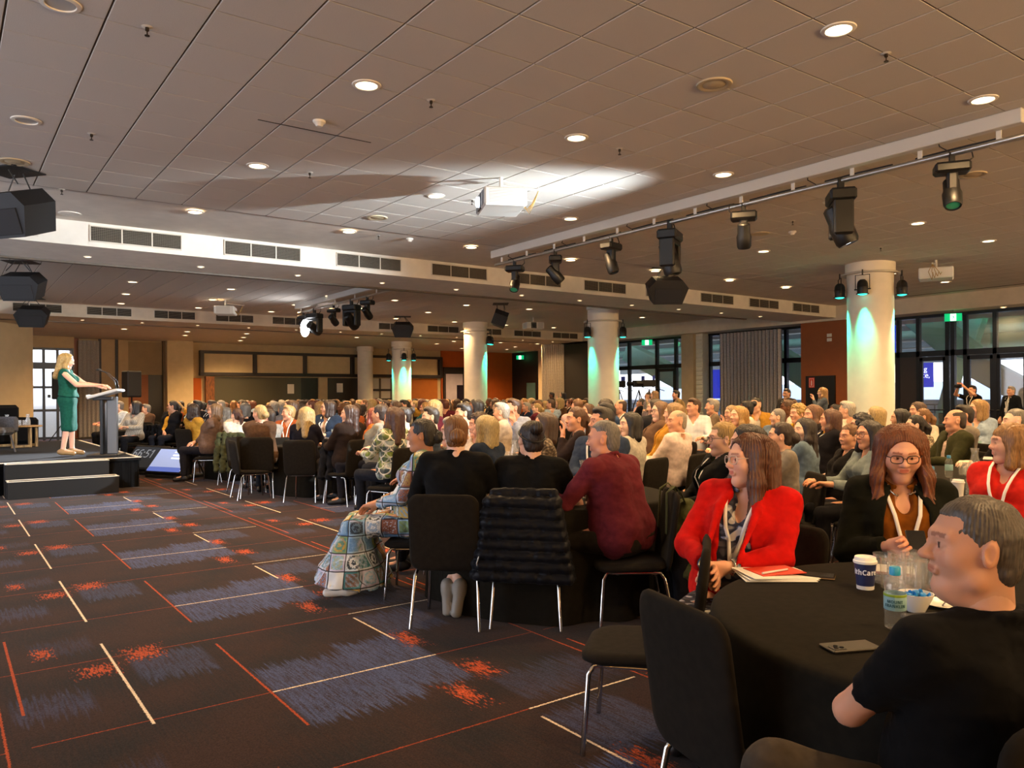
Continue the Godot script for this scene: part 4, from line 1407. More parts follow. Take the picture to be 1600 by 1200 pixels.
	for n in sp.size():
		var t := thing("sprinkler", "tiny ceiling sprinkler head, %s" % ordinal(n, "stage side"), "sprinkler", Vector3(sp[n][0], CEIL - 0.018, sp[n][1]), 0.0, "ceiling sprinklers")
		put(t, "plate", lathe([V(0, -0.006), V(0.03, -0.006), V(0.04, 0)], 16), mat("cfc9bf", 0.4))
		put(t, "head", lathe([V(0, -0.07), V(0.018, -0.068), V(0.018, -0.062), V(0.005, -0.06), V(0.005, -0.035), V(0.014, -0.03), V(0.014, -0.005)], 12), mat("3a332c", 0.3, 0.6))
	for p in [[6.46, -11.74, "near the lighting pipe's stage end"], [3.0, -7.25, "beside the long ceiling seam"], [11.4, -7.69, "behind the hanging lamps"]]:
		solo("smoke_detector", lathe([V(0, -0.06), V(0.03, -0.055), V(0.045, -0.03), V(0.06, -0.02), V(0.062, 0)], 20), mat("ddd8ce", 0.5), "small white smoke detector " + p[2], "smoke detector", Vector3(p[0], CEIL - 0.018, p[1]))
	solo("ceiling_seam", bev(Vector3(1.2, 0.006, 0.012), 0.002), mat("2a2622", 0.8), "dark open seam between two rows of ceiling tiles", "seam", Vector3(3.1, CEIL - 0.02, -7.55))

func spot(parent: Node3D, at: Vector3, to: Vector3, color: Color, e: float, angle: float, size := 0.05, soft := 0.6) -> SpotLight3D:
	var l := SpotLight3D.new()
	l.name = "lamp_beam"
	l.light_color = color
	l.light_energy = e
	l.spot_angle = angle
	l.spot_angle_attenuation = soft
	l.spot_range = 60.0
	l.light_size = size
	l.shadow_enabled = true
	parent.add_child(l)
	l.transform = Transform3D(Basis.looking_at(to - at, Vector3.UP if absf((to - at).normalized().y) < 0.98 else Vector3.RIGHT), at)
	return l

# ---------------------------------------------------------------- rigging
func mover(label: String, p: Vector3, big: bool, turn: float, tilt: float, lens: Material) -> Node3D:
	var s := 1.42 if big else 1.1
	var t := thing("stage_light", label, "stage light", p, turn)
	var blk := mat("0a0a0a", 0.45)
	put(t, "clamp", bev(Vector3(0.05, 0.1, 0.05) * s, 0.008), mat("2a2a2a", 0.4, 0.5), Vector3(0, -0.02, 0))
	put(t, "base", bev(Vector3(0.3, 0.1, 0.2) * s, 0.025), blk, Vector3(0, -0.12 * s, 0))
	var st := SurfaceTool.new()
	st.begin(Mesh.PRIMITIVE_TRIANGLES)
	if big:
		for k in [-1.0, 1.0]:
			bevbox(st, Vector3(k * 0.125 * s, -0.3 * s, 0), Vector3(0.055, 0.28, 0.15) * s, 0.02)
		bevbox(st, Vector3(0, -0.19 * s, 0), Vector3(0.3, 0.05, 0.15) * s, 0.015)
	else:
		bevbox(st, Vector3(0, -0.24 * s, 0), Vector3(0.09, 0.2, 0.12) * s, 0.02)
	st.generate_normals()
	put(t, "yoke", st.commit(), blk)
	var bs := Basis(Vector3.RIGHT, tilt)
	var hp := Vector3(0, -(0.36 if big else 0.36) * s, 0)
	var h := put(t, "head", lathe([V(0, -0.19), V(0.06, -0.19), V(0.082, -0.17), V(0.085, -0.05), V(0.1, 0.0), V(0.095, 0.13), V(0.082, 0.16), V(0.074, 0.16), V(0.07, 0.145), V(0, 0.145)], 20), blk, hp, bs * Basis(Vector3.RIGHT, PI).scaled(Vector3.ONE * s * (0.95 if big else 0.85)))
	put(h, "lens", lathe([V(0, 0.152), V(0.04, 0.15), V(0.068, 0.146)], 20), lens)
	put(t, "cable", bar([Vector3(0.1, -0.1, 0.02) * s, Vector3(0.17, -0.04, 0.02) * s, Vector3(0.16, 0.03, 0.0) * s, Vector3(0.05, 0.03, 0)], 0.008, 6), blk)
	return t

func par_can(label: String, p: Vector3, turn: float, lit: bool) -> void:
	var t := thing("par_light", label, "stage light", p, turn)
	var blk := mat("121212", 0.45)
	put(t, "can", lathe([V(0, 0.2), V(0.05, 0.195), V(0.085, 0.16), V(0.1, 0.12), V(0.105, 0.06), V(0.112, 0.05), V(0.105, 0.04), V(0.1, -0.08), V(0.122, -0.085), V(0.122, -0.1), V(0.1, -0.1), V(0.094, -0.05), V(0, -0.05)], 24), blk)
	var y := SurfaceTool.new()
	y.begin(Mesh.PRIMITIVE_TRIANGLES)
	tube(y, [Vector3(-0.135, 0.0, 0), Vector3(-0.135, 0.29, 0), Vector3(0.135, 0.29, 0), Vector3(0.135, 0.0, 0)], 0.009, 6)
	tube(y, [Vector3(0, 0.29, 0), Vector3(0, 0.4, 0)], 0.014, 6)
	for s in [-1.0, 1.0]:
		tube(y, [Vector3(s * 0.1, 0.0, 0), Vector3(s * 0.155, 0.0, 0)], 0.014, 8)
	y.generate_normals()
	put(t, "yoke", y.commit(), blk)
	if lit:
		put(t, "lens", lathe([V(0, -0.122), V(0.05, -0.118), V(0.092, -0.1)], 20), glow("2fe0c8", 2.0))
		spot(t, Vector3(0, -0.16, -0.0), Vector3(0, -1.6, -0.2), Color(0.12, 1.0, 0.78), 6.5, 22.0, 0.05, 0.9)

func projector(label: String, p: Vector3, turn: float, lit: bool) -> void:
	var t := thing("projector", label, "projector", p, turn)
	var wh := mat("d9d8d2", 0.45)
	put(t, "case", bev(Vector3(0.62, 0.22, 0.52), 0.02), wh, Vector3(0, -0.3, 0))
	put(t, "lens_bay", bev(Vector3(0.2, 0.2, 0.03), 0.01), mat("15161a", 0.3), Vector3(-0.06, -0.3, 0.255))
	put(t, "lens", lathe([V(0, 0.04), V(0.05, 0.036), V(0.062, 0.03), V(0.066, 0.0), V(0, 0)], 20), glow("dfe8ff", 3.0) if lit else mat("20242c", 0.1), Vector3(-0.06, -0.3, 0.268), Basis(Vector3.RIGHT, PI / 2))
	for r in [[-0.24, 0.262, 0.0, 0.13], [0.18, 0.262, 0.0, 0.2]]:
		var st := SurfaceTool.new()
		st.begin(Mesh.PRIMITIVE_TRIANGLES)
		for k in 11:
			bevbox(st, Vector3(0, -0.085 + k * 0.017, 0), Vector3(r[3], 0.007, 0.01), 0.002)
		st.generate_normals()
		put(t, "vent", st.commit(), mat("8d8f92", 0.5), Vector3(r[0], -0.3, r[1]))
	var sd := SurfaceTool.new()
	sd.begin(Mesh.PRIMITIVE_TRIANGLES)
	for s in [-1.0, 1.0]:
		for k in 9:
			bevbox(sd, Vector3(s * 0.311, -0.375 + k * 0.019, 0.02), Vector3(0.008, 0.008, 0.36), 0.002)
	sd.generate_normals()
	put(t, "side_vent", sd.commit(), mat("a9a59c", 0.5))
	put(t, "mount", bar([Vector3(0, 0, 0), Vector3(0, -0.2, 0)], 0.025), mat("cfccc4", 0.4))
	put(t, "mount_plate", bev(Vector3(0.2, 0.015, 0.2), 0.004), mat("cfccc4", 0.4), Vector3(0, -0.19, 0))
	put(t, "mount_arm", bar([Vector3(0, -0.1, -0.02), Vector3(0.04, -0.14, -0.34), Vector3(0.06, -0.15, -0.5)], 0.014), mat("bdbab2", 0.4))
	var cb := SurfaceTool.new()
	cb.begin(Mesh.PRIMITIVE_TRIANGLES)
	for k in 4:
		tube(cb, [Vector3(0.05 * k - 0.1, -0.3, -0.26), Vector3(0.05 * k - 0.08, -0.36 - 0.03 * k, -0.34), Vector3(0.06 * k - 0.05, -0.3, -0.4), Vector3(0.06, -0.16, -0.46)], 0.006, 5)
	cb.generate_normals()
	tag(put(t, "cables", cb.commit(), mat("9a7a3c", 0.6)), "", "", "", "stuff")

func rigs() -> void:
	# the lighting pipe under its white channel
	var X := 8.3
	var t := thing("lighting_bar", "long silver lighting pipe hung under a white ceiling channel", "lighting bar", Vector3(X, CEIL, -7.5))
	put(t, "channel", bev(Vector3(0.12, 0.14, 8.8), 0.008), mat("c9c7c2", 0.4), Vector3(0, -0.09, 0))
	put(t, "pipe", bar([Vector3(0.05, -0.27, -4.4), Vector3(0.05, -0.27, 4.4)], 0.03, 14), mat("b9b7b2", 0.3, 0.85))
	for k in 12:
		put(t, "hanger", bev(Vector3(0.012, 0.15, 0.05), 0.003), mat("d6d2c8", 0.5), Vector3(0.05, -0.19, -4.2 + 0.76 * k))
	var cs := SurfaceTool.new()
	cs.begin(Mesh.PRIMITIVE_TRIANGLES)
	for k in 8:
		tube(cs, [Vector3(0.06, -0.235, -4.0 + k * 1.05), Vector3(0.075, -0.225, -3.6 + k * 1.05), Vector3(0.06, -0.235, -3.2 + k * 1.05)], 0.014, 6)
	for k in 6:
		tube(cs, [Vector3(0.02, -0.13, -3.9 + k * 1.5), Vector3(-0.06, -0.2, -3.85 + k * 1.5), Vector3(0.0, -0.26, -3.78 + k * 1.5)], 0.006, 6)
	cs.generate_normals()
	tag(put(t, "cables", cs.commit(), mat("151515", 0.6)), "", "", "", "stuff")
	var lensd := mat("1c2a2c", 0.08)
	var names := ["small moving stage light at the stage end of the silver pipe", "small moving stage light, second along the pipe from the stage", "small moving stage light hanging straight, third along the pipe", "large moving stage light in the middle of the pipe, above the black speaker", "small bronze lit moving light, third from the pipe's camera end", "large moving stage light with a white glowing lens", "small moving stage light at the camera end of the silver pipe"]
	var zz := [-11.3, -10.15, -8.8, -7.6, -6.34, -5.0, -3.78]
	var tilt := [2.6, 2.4, 2.8, 2.9, 2.75, 2.75, 2.7]
	var tw := [-0.9, 0.9, 0.2, 0.5, 2.2, 0.7, -1.0]
	for n in 7:
		var big := n in [3, 5]
		mover(names[n], Vector3(X + 0.05, 3.91, zz[n]), big, tw[n], tilt[n] - PI, glow("e8f0ff", 4.0) if n == 5 else (mat("3fae86", 0.1) if n in [0, 6] else lensd))
	var stg := Vector3(2.0, 2.3, -15.4)
	spot(self, Vector3(X - 0.3, 3.42, -5.15), stg, Color(0.92, 0.97, 1.0), 85.0, 29.0, 0.07, 0.9)
	# the second pipe, whose lamps light the speaker and dazzle the camera
	var t2 := thing("lighting_bar", "second silver lighting pipe beyond the first beam with lit lamps", "lighting bar", Vector3(X, CEIL, -18.6))
	put(t2, "channel", bev(Vector3(0.12, 0.14, 6.4), 0.008), mat("c9c7c2", 0.4), Vector3(0, -0.09, 0))
	put(t2, "pipe", bar([Vector3(0.05, -0.27, -3.2), Vector3(0.05, -0.27, 3.2)], 0.03, 12), mat("b9b7b2", 0.3, 0.85))
	for k in 6:
		put(t2, "hanger", bev(Vector3(0.012, 0.15, 0.05), 0.003), mat("d6d2c8", 0.5), Vector3(0.05, -0.19, -3.0 + 1.2 * k))
	var lb := ["lit stage light farthest along the second pipe", "dazzling white stage light on the second pipe pointing at the stage", "lit stage light next to the dazzling one", "lit white stage light on the second pipe, third from its near end", "lit stage light at the near end of the second pipe"]
	var z2 := [-21.4, -20.6, -19.3, -18.2, -17.3]
	for n in 5:
		var m := mover(lb[n], Vector3(X + 0.05, 3.91, z2[n]), n in [1, 3], -1.1, 1.15 if n == 1 else 0.9, glow("f2f6ff", 30.0 if n == 1 else 10.0))
		if n == 1:
			put(m, "front_lens", lathe([V(0, 0.02), V(0.2, 0.012), V(0.24, 0.0)], 28), glow("fbfcff", 28.0), Vector3(-0.23, -0.5, 0.12), Basis(Vector3.RIGHT, PI / 2).rotated(Vector3.UP, -0.3))
	spot(t2, Vector3(-0.3, -0.66, -1.9), Vector3(2.1 - X, 1.7 - CEIL, -16.4 + 18.6), Color(0.95, 0.97, 1.0), 260.0, 10.0, 0.12, 0.5)
	# projectors and hung loudspeakers
	projector("large white ceiling projector with a lit lens and dangling cables", Vector3(5.6, CEIL - 0.018, -7.85), -2.0, true)
	projector("white ceiling projector beyond the first beam towards the stage", Vector3(6.33, CEIL - 0.012, -21.9), -2.0, true)
	projector("white ceiling projector beside the nearest white column", Vector3(16.26, CEIL, -7.68), 2.0, false)
	projector("white ceiling projector between the second and third columns", Vector3(16.33, CEIL - 0.012, -21.06), -0.35, false)
	hung_speaker("black wedge speaker hung from the ceiling above the stage, cut by the frame", Vector3(0.7, CEIL - 0.018, -10.9), -0.9, 1.15)
	hung_speaker("black wedge speaker hung beyond the first beam near the stage", Vector3(1.3, CEIL - 0.012, -18.0), -0.5, 1.1)
	hung_speaker("black wedge speaker hung before the far beam near the stage", Vector3(2.0, CEIL - 0.012, -24.3), -0.3, 1.1)
	hung_speaker("black wedge speaker hung below the large stage light before the first beam", Vector3(12.34, CEIL, -11.33), -0.6, 1.15)
	hung_speaker("two tone wedge speaker hung beside the third column", Vector3(13.18, CEIL - 0.012, -18.54), 1.0, 1.0)
	hung_speaker("black wedge speaker hung above the fourth column", Vector3(12.5, CEIL - 0.012, -23.24), -0.5, 1.0)
	# coloured lamps on rings round the columns
	for r in [[15.6, -8.7, 0.45, 3.96, [-1.3, 0.35, -2.4]], [15.6, -16.8, 0.45, 3.64, [-1.6, 0.5]], [15.75, -23.75, 0.42, 3.85, [0.5, 0.95]], [15.75, -29.4, 0.4, 3.5, [-1.9, -0.3, 0.7]]]:
		var which: String = {-8.7: "nearest", -16.8: "second", -23.75: "third", -29.4: "fourth"}[r[1]]
		var ring := thing("column_ring", "pipe ring for lamps round the %s white column" % which, "pipe ring", Vector3(r[0], r[3], r[1]))
		var pts := []
		for k in 33:
			pts.append(Vector3(sin(TAU * k / 32.0), 0, cos(TAU * k / 32.0)) * (r[2] + 0.1))
		put(ring, "pipe", bar(pts, 0.022, 8), mat("cfc8b8", 0.35, 0.3))
		for k in 4:
			var dv := Vector3(sin(TAU * k / 4.0 + 0.4), 0, cos(TAU * k / 4.0 + 0.4))
			put(ring, "bracket", bar([dv * (r[2] - 0.01), dv * (r[2] + 0.1)], 0.015, 6), mat("bdb6a8", 0.4))
		for k in r[4].size():
			var a: float = r[4][k]
			var dv := Vector3(-sin(a), 0, -cos(a)) * -1.0
			dv = Vector3(sin(a + PI * 0.0), 0, cos(a))
			par_can("black can light with a teal lens on the %s column, %s round the ring" % [which, ["first", "second", "third"][k]], Vector3(r[0], r[3] - 0.36, r[1]) + dv * (r[2] + 0.145), atan2(dv.x, dv.z), true)

func hung_speaker(label: String, p: Vector3, turn: float, s: float) -> void:
	var t := thing("hanging_speaker", label, "loudspeaker", p, turn)
	var blk := mat("17171a", 0.6)
	put(t, "plate", bev(Vector3(0.55, 0.015, 0.45), 0.004), blk, Vector3(0, -0.008, 0))
	var st := SurfaceTool.new()
	st.begin(Mesh.PRIMITIVE_TRIANGLES)
	for k in [-1.0, 1.0]:
		tube(st, [Vector3(k * 0.06, -0.01, 0.1), Vector3(k * 0.22, -0.2, 0.12)], 0.008, 6)
		tube(st, [Vector3(k * 0.06, -0.01, -0.1), Vector3(k * 0.16, -0.2, -0.1)], 0.008, 6)
	st.generate_normals()
	put(t, "bracket", st.commit(), mat("4a4a4a", 0.4, 0.5))
	var o := PackedVector2Array([Vector2(-0.36, 0.0), Vector2(-0.26, -0.3), Vector2(0.26, -0.3), Vector2(0.36, 0.0), Vector2(0.24, 0.14), Vector2(-0.24, 0.14)])
	var cab := put(t, "cabinet", plate(o, 0.4), blk, Vector3(0, -0.36 * s, 0), Basis(Vector3.RIGHT, 0.35).scaled(Vector3.ONE * s))
	put(cab, "grille", bev(Vector3(0.5, 0.26, 0.012), 0.006), mat("26272b", 0.85), Vector3(0, -0.14, 0.205))

# ---------------------------------------------------------------- the stadium concourse beyond the glass
func outside() -> void:
	var green := mat("6fb59c", 0.5)
	var pgreen := mat("a5dcc6", 0.5)
	sbox("exterior_ground", Vector3(23.3, -0.3, -45), Vector3(48, -0.02, 20), mat("b4b6b6", 0.8))
	var dn := Vector3(16.8, -2.7, 0).normalized()
	var ob := Basis(dn, Vector3(-dn.y, dn.x, 0), Vector3(0, 0, 1))
	struct("exterior_soffit", box(Vector3(17.2, 0.2, 65)), mat("8b948a", 0.8), Vector3(31.7, 4.95, -12.5), ob)
	var so := sbox("exterior_wall_far", Vector3(47.6, -0.2, -45), Vector3(48, 2.2, 20), mat("d9dde2", 0.7))
	sbox("exterior_stand", Vector3(38, -0.2, -45), Vector3(47.6, 1.2, 20), mat("aab4c2", 0.8))
	# slatted ceiling strips and lamps
	for n in 10:
		var p := Vector3(31.7, 4.95, -12.5) + ob * Vector3(-7.4 + 1.6 * n, -0.13, 0)
		solo("ceiling_batten", bev(Vector3(0.09, 0.06, 60.0), 0.01), mat("d6d8d4", 0.5), "pale ceiling batten outside, %s" % ordinal(n, "window glass"), "ceiling batten", p, 0.0, "pale battens under the concourse ceiling").basis = ob
	for n in 10:
		var t := thing("concourse_lamp", "small round lamp in the concourse ceiling, %s" % ordinal(n, "camera end"), "lamp", Vector3(31.7, 4.95, -12.5) + ob * Vector3(-6.6 + 3.2 * (n % 3), -0.1, 8.5 - 3.0 * n), 0.0, "concourse ceiling lamps")
		put(t, "lamp_glass", lathe([V(0, -0.02), V(0.12, -0.02), V(0.13, 0)], 16), glow("ffe9c8", 5.0))
	# the sloping green steel
	for r in [[Vector3(27, 4.48, -13.7), Vector3(27, 2.65, -11.7), 0.6, "dark green steel beam sloping down behind the exit sign", green], [Vector3(29, 4.51, -12.3), Vector3(29, 3.02, -12.8), 0.5, "green steel beam leaning back behind the door posts", green], [Vector3(26, 2.6, -11.6), Vector3(25.4, -0.02, -12.0), 0.28, "short pale green strut standing behind the photographer", pgreen], [Vector3(27, 2.64, -11.95), Vector3(27, -0.02, -7.6), 0.5, "white steel rib curving down behind the standing men", mat("e4e8e6", 0.5)], [Vector3(27, 3.1, -19.1), Vector3(27, 1.95, -17.2), 0.6, "green steel beam seen beside the grey curtain", pgreen], [Vector3(28, 3.7, -28.3), Vector3(28, 2.2, -24.8), 0.6, "green steel beam seen through the camera platform windows", pgreen], [Vector3(31, 4.3, -14.6), Vector3(31, 3.0, -9.2), 0.9, "broad pale green steel beam crossing the upper panes", pgreen]]:
		var a: Vector3 = r[0]
		var b: Vector3 = r[1]
		var t := thing("steel_beam", r[3], "steel beam", a)
		var st := SurfaceTool.new()
		st.begin(Mesh.PRIMITIVE_TRIANGLES)
		var d := (b - a).normalized()
		var x := d.cross(Vector3.UP).normalized()
		bevbox(st, (b - a) * 0.5, Vector3(r[2], r[2] * 1.5, (b - a).length()), 0.03, Basis(x, -x.cross(d), -d))
		st.generate_normals()
		put(t, "web", st.commit(), r[4])
	for y in [3.72, 4.3]:
		solo("pipe", bar([Vector3(29.6, y, -40), Vector3(29.6, y, 10)], 0.16, 14), mat("93c8b6", 0.5), "long pale green pipe under the concourse ceiling, %s one" % ("lower" if y < 4 else "upper"), "pipe")
	solo("fascia", bev(Vector3(0.3, 0.5, 55.0), 0.02), mat("c8ccca", 0.6), "white fascia beam along the concourse edge", "fascia", Vector3(40.3, 3.3, -14))
	# railing
	var rail := thing("railing", "dark railing along the concourse edge", "railing", Vector3(32.0, 0, -14))
	for y in [1.05, 0.75, 0.45]:
		put(rail, "rail", bar([Vector3(0, y, -28), Vector3(0, y, 28)], 0.025, 6), mat("5a6064", 0.4))
	for k in 24:
		put(rail, "post", bar([Vector3(0, 0, -27.6 + 2.4 * k), Vector3(0, 1.05, -27.6 + 2.4 * k)], 0.03, 6), mat("5a6064", 0.4))
	# blue screens
	for r in [[Vector3(26.0, 2.1, -12.9), ["ening", "erence,", "nd"], 0.95, 0.8, "blue screen with white words seen through the door glass"], [Vector3(26.1, 3.3, -14.05), ["", "", ""], 0.7, 1.1, "blue and white banner screen beside the nearest column"], [Vector3(26.0, 1.95, -21.4), ["", "", ""], 0.8, 1.2, "blue screen half hidden by the grey curtain"]]:
		var t := thing("display_screen", r[4], "screen", r[0], -PI / 2 + 0.25)
		put(t, "panel", bev(Vector3(r[2], r[3], 0.06), 0.01), glow("1c2fb8", 0.7))
		put(t, "post", bar([Vector3(0, -r[3] * 0.5, -0.04), Vector3(0, -r[0].y, -0.04)], 0.03), mat("303236", 0.5))
		var y: float = 0.18
		for w in r[1]:
			if w != "":
				put(t, "lettering", words(w, 0.2, 0.006), glow("eef2ff", 1.2), Vector3(0.05, y, 0.034))
			y -= 0.2
	# folding chairs along the glass outside
	for n in 7:
		var t := thing("folding_chair", "green backed chair outside the glass, %s" % ordinal(n, "camera end"), "chair", Vector3(24.4, -0.02, -7.6 - 0.75 * n), -1.5, "chairs outside the glass")
		put(t, "seat", bev(Vector3(0.42, 0.04, 0.42), 0.015), mat("3c4a3c", 0.6), Vector3(0, 0.45, 0))
		put(t, "backrest", bev(Vector3(0.42, 0.34, 0.03), 0.012), mat("3c4a3c", 0.6), Vector3(0, 0.75, -0.2))
		for k in [[-1, -1], [1, -1], [-1, 1], [1, 1]]:
			put(t, "leg", bar([Vector3(k[0] * 0.19, 0, k[1] * 0.2), Vector3(k[0] * 0.19, 0.45 if k[1] > 0 else 0.75, k[1] * 0.19)], 0.012, 6), mat("8a8c8c", 0.3, 0.7))

# ---------------------------------------------------------------- the stage
func stage() -> void:
	var H := 0.5
	var blk := mat("141416", 0.85)
	var t := thing("stage_platform", "low black stage platform with white edge strips and pleated skirt", "stage", Vector3(-1.6, 0, -17.9))
	put(t, "deck", bev(Vector3(8.7, 0.05, 7.0), 0.008), cloth("1b1c1f"), Vector3(0, H - 0.025, 0))
	put(t, "base", box(Vector3(8.5, H - 0.05, 6.8)), blk, Vector3(0, (H - 0.05) * 0.5, 0))
	put(t, "skirt", pleats(8.6, H - 0.06, 60, 0.018), cloth("101012"), Vector3(-4.3, 0.005, 3.46))
	put(t, "skirt", pleats(6.9, H - 0.06, 46, 0.018), cloth("101012"), Vector3(4.31, 0.005, 3.45), Basis(Vector3.UP, PI / 2))
	put(t, "edge_strip", bev(Vector3(8.7, 0.012, 0.05), 0.003), mat("d8d4c8", 0.6), Vector3(0, H + 0.003, 3.47))
	put(t, "edge_strip", bev(Vector3(0.05, 0.012, 7.0), 0.003), mat("d8d4c8", 0.6), Vector3(4.32, H + 0.003, 0))
	var s := thing("stage_steps", "two black stage steps with white nosing strips", "steps", Vector3(1.55, 0, -14.38))
	for r in [[0.5, 0.0, 1.42, -0.05, 0.3], [0.26, 0.3, 1.5, 0.0, 0.32]]:
		put(s, "step", bev(Vector3(r[2], r[0], r[4]), 0.006), blk, Vector3(r[3], r[0] * 0.5, r[1] + r[4] * 0.5))
		put(s, "nosing", bev(Vector3(r[2] + 0.01, 0.012, 0.035), 0.003), mat("d8d4c8", 0.6), Vector3(r[3], r[0] + 0.004, r[1] + r[4] - 0.016))
		put(s, "nosing", bev(Vector3(r[2] + 0.01, 0.012, 0.03), 0.003), mat("d8d4c8", 0.6), Vector3(r[3], r[0] + 0.004, r[1] + 0.03))
		for k in [-1.0, 1.0]:
			put(s, "side_strip", bev(Vector3(0.03, 0.012, r[4] - 0.03), 0.003), mat("d8d4c8", 0.6), Vector3(r[3] + k * (r[2] * 0.5 - 0.015), r[0] + 0.004, r[1] + r[4] * 0.5))
	# lectern
	var l := thing("lectern", "grey lectern with sloping top on a dark base", "lectern", Vector3(2.36, H, -15.3), 1.2)
	put(l, "base", bev(Vector3(0.62, 0.03, 0.5), 0.01), mat("1a1b1d", 0.4), Vector3(0, 0.015, 0))
	put(l, "post", bev(Vector3(0.12, 1.0, 0.16), 0.01), mat("6d7074", 0.35, 0.5), Vector3(0.0, 0.53, 0.1))
	put(l, "panel", bev(Vector3(0.34, 0.98, 0.05), 0.008), mat("0f1012", 0.3), Vector3(0, 0.52, -0.04))
	put(l, "desk", bev(Vector3(0.62, 0.05, 0.5), 0.012), mat("b9bbbd", 0.35), Vector3(0, 1.08, 0.0), Basis(Vector3.RIGHT, -0.28))
	put(l, "lip", bev(Vector3(0.6, 0.05, 0.02), 0.006), mat("d8d8d6", 0.4), Vector3(0, 1.04, -0.24))
	put(l, "shelf", bev(Vector3(0.4, 0.06, 0.3), 0.01), mat("17181a", 0.4), Vector3(0, 1.0, -0.02))
	for k in [-1.0, 1.0]:
		var m := put(l, "microphone", bar([Vector3(k * 0.1, 1.13, 0.2), Vector3(k * 0.12, 1.3, 0.16), Vector3(k * 0.1, 1.45, 0.02), Vector3(k * 0.06, 1.5, -0.1)], 0.006, 6), mat("1c1c1e", 0.4))
		put(m, "capsule", lathe([V(0, -0.035), V(0.012, -0.03), V(0.014, 0.0), V(0.012, 0.025), V(0, 0.035)], 12), mat("101011", 0.6), Vector3(k * 0.055, 1.505, -0.12), Basis(Vector3.RIGHT, 1.3))
	solo("paper", bev(Vector3(0.24, 0.006, 0.3), 0.001), mat("ece8e0", 0.7), "white speech paper lying on the lectern desk", "paper", Vector3(2.36, H + 1.117, -15.3), 1.2).rotation.x = -0.28
	# low table, glassware and chair
	var tb := thing("coffee_table", "round pale wooden coffee table with slatted frame legs on stage", "table", Vector3(1.25, H, -19.3), 0.3)
	put(tb, "tabletop", lathe([V(0, 0.42), V(0.5, 0.42), V(0.52, 0.432), V(0.5, 0.45), V(0, 0.45)], 40), wood("d9a860"))
	for k in 4:
		var a := TAU * k / 4.0
		var st := SurfaceTool.new()
		st.begin(Mesh.PRIMITIVE_TRIANGLES)
		for w in [-0.17, 0.17]:
			bevbox(st, Vector3(w, 0.21, 0.36), Vector3(0.045, 0.42, 0.045), 0.006)
		bevbox(st, Vector3(0, 0.03, 0.36), Vector3(0.34, 0.05, 0.045), 0.006)
		st.generate_normals()
		put(tb, "leg_frame", st.commit(), wood("d9a860"), Vector3.ZERO, Basis(Vector3.UP, a))
	var gm := glass("e8eef0", 0.16)
	for r in [[1.12, -19.2, 1], [1.5, -19.35, 1], [1.22, -19.35, 0], [1.3, -19.2, 0], [1.36, -19.42, 0], [1.18, -19.45, 0], [1.42, -19.15, 0]]:
		if r[2] == 1:
			solo("carafe", carafe_mesh(), gm, "glass water carafe on the stage table, %s" % ("behind the glasses" if r[0] < 1.3 else "nearest the speaker"), "carafe", Vector3(r[0], H + 0.45, r[1]))
		else:
			solo("tumbler", tumbler_mesh(), gm, "clear tumbler among carafes on the wooden stage table", "glass", Vector3(r[0], H + 0.45, r[1]), 0.0, "tumblers on the stage table")
	var ac := thing("tub_chair", "grey upholstered tub chair on stage cut by the frame", "chair", Vector3(0.75, H, -17.55), 0.6)
	put(ac, "seat", bev(Vector3(0.62, 0.14, 0.6), 0.05), cloth("7c7f86"), Vector3(0, 0.4, 0))
	put(ac, "backrest", bev(Vector3(0.66, 0.42, 0.1), 0.04), cloth("7c7f86"), Vector3(0, 0.58, -0.3))
	for k in [-1.0, 1.0]:
		put(ac, "armrest", bev(Vector3(0.09, 0.3, 0.6), 0.04), cloth("7c7f86"), Vector3(k * 0.33, 0.52, 0))
		for q in [-1.0, 1.0]:
			put(ac, "leg", bar([Vector3(k * 0.24, 0.35, q * 0.22), Vector3(k * 0.3, 0, q * 0.28)], 0.016), mat("6f7074", 0.4, 0.4))
	var sf := thing("armchair", "black armchair at the back of the stage by the slanted wall", "armchair", Vector3(1.15, H, -20.75), 0.4)
	put(sf, "seat", bev(Vector3(0.9, 0.4, 0.8), 0.06), cloth("0e0e10"), Vector3(0, 0.22, 0))
	put(sf, "backrest", bev(Vector3(1.0, 0.75, 0.2), 0.07), cloth("0e0e10"), Vector3(0, 0.5, -0.38))
	for k in [-1.0, 1.0]:
		put(sf, "armrest", bev(Vector3(0.18, 0.58, 0.8), 0.06), cloth("0e0e10"), Vector3(k * 0.48, 0.3, 0))
	# loudspeakers on stands
	for r in [[3.05, -27.6, 2.35, "black loudspeaker on tripod beside the glazed stage door", "tripod stand of the loudspeaker beside the glazed door", 0.9], [5.0, -27.6, 2.4, "black loudspeaker on a stand behind the lectern microphone", "stand of the loudspeaker behind the lectern", 0.3]]:
		var sp := thing("loudspeaker", r[3], "loudspeaker", Vector3(r[0], r[2] - 0.85, r[1]), r[5])
		put(sp, "cabinet", bev(Vector3(0.46, 0.85, 0.42), 0.03), mat("121214", 0.6), Vector3(0, 0.425, 0))
		put(sp, "grille", bev(Vector3(0.41, 0.78, 0.02), 0.008), mat("1d1d20", 0.9), Vector3(0, 0.43, 0.212))
		var sd := thing("speaker_stand", r[4], "stand", Vector3(r[0], 0, r[1]), 0.0)
		put(sd, "pole", bar([Vector3(0, 0.1, 0), Vector3(0, r[2] - 0.85, 0)], 0.025), blk)
		for k in 3:
			var a := TAU * k / 3.0 + 0.5
			put(sd, "leg", bar([Vector3(0, 0.75, 0), Vector3(sin(a) * 0.5, 0.01, cos(a) * 0.5)], 0.014), blk)
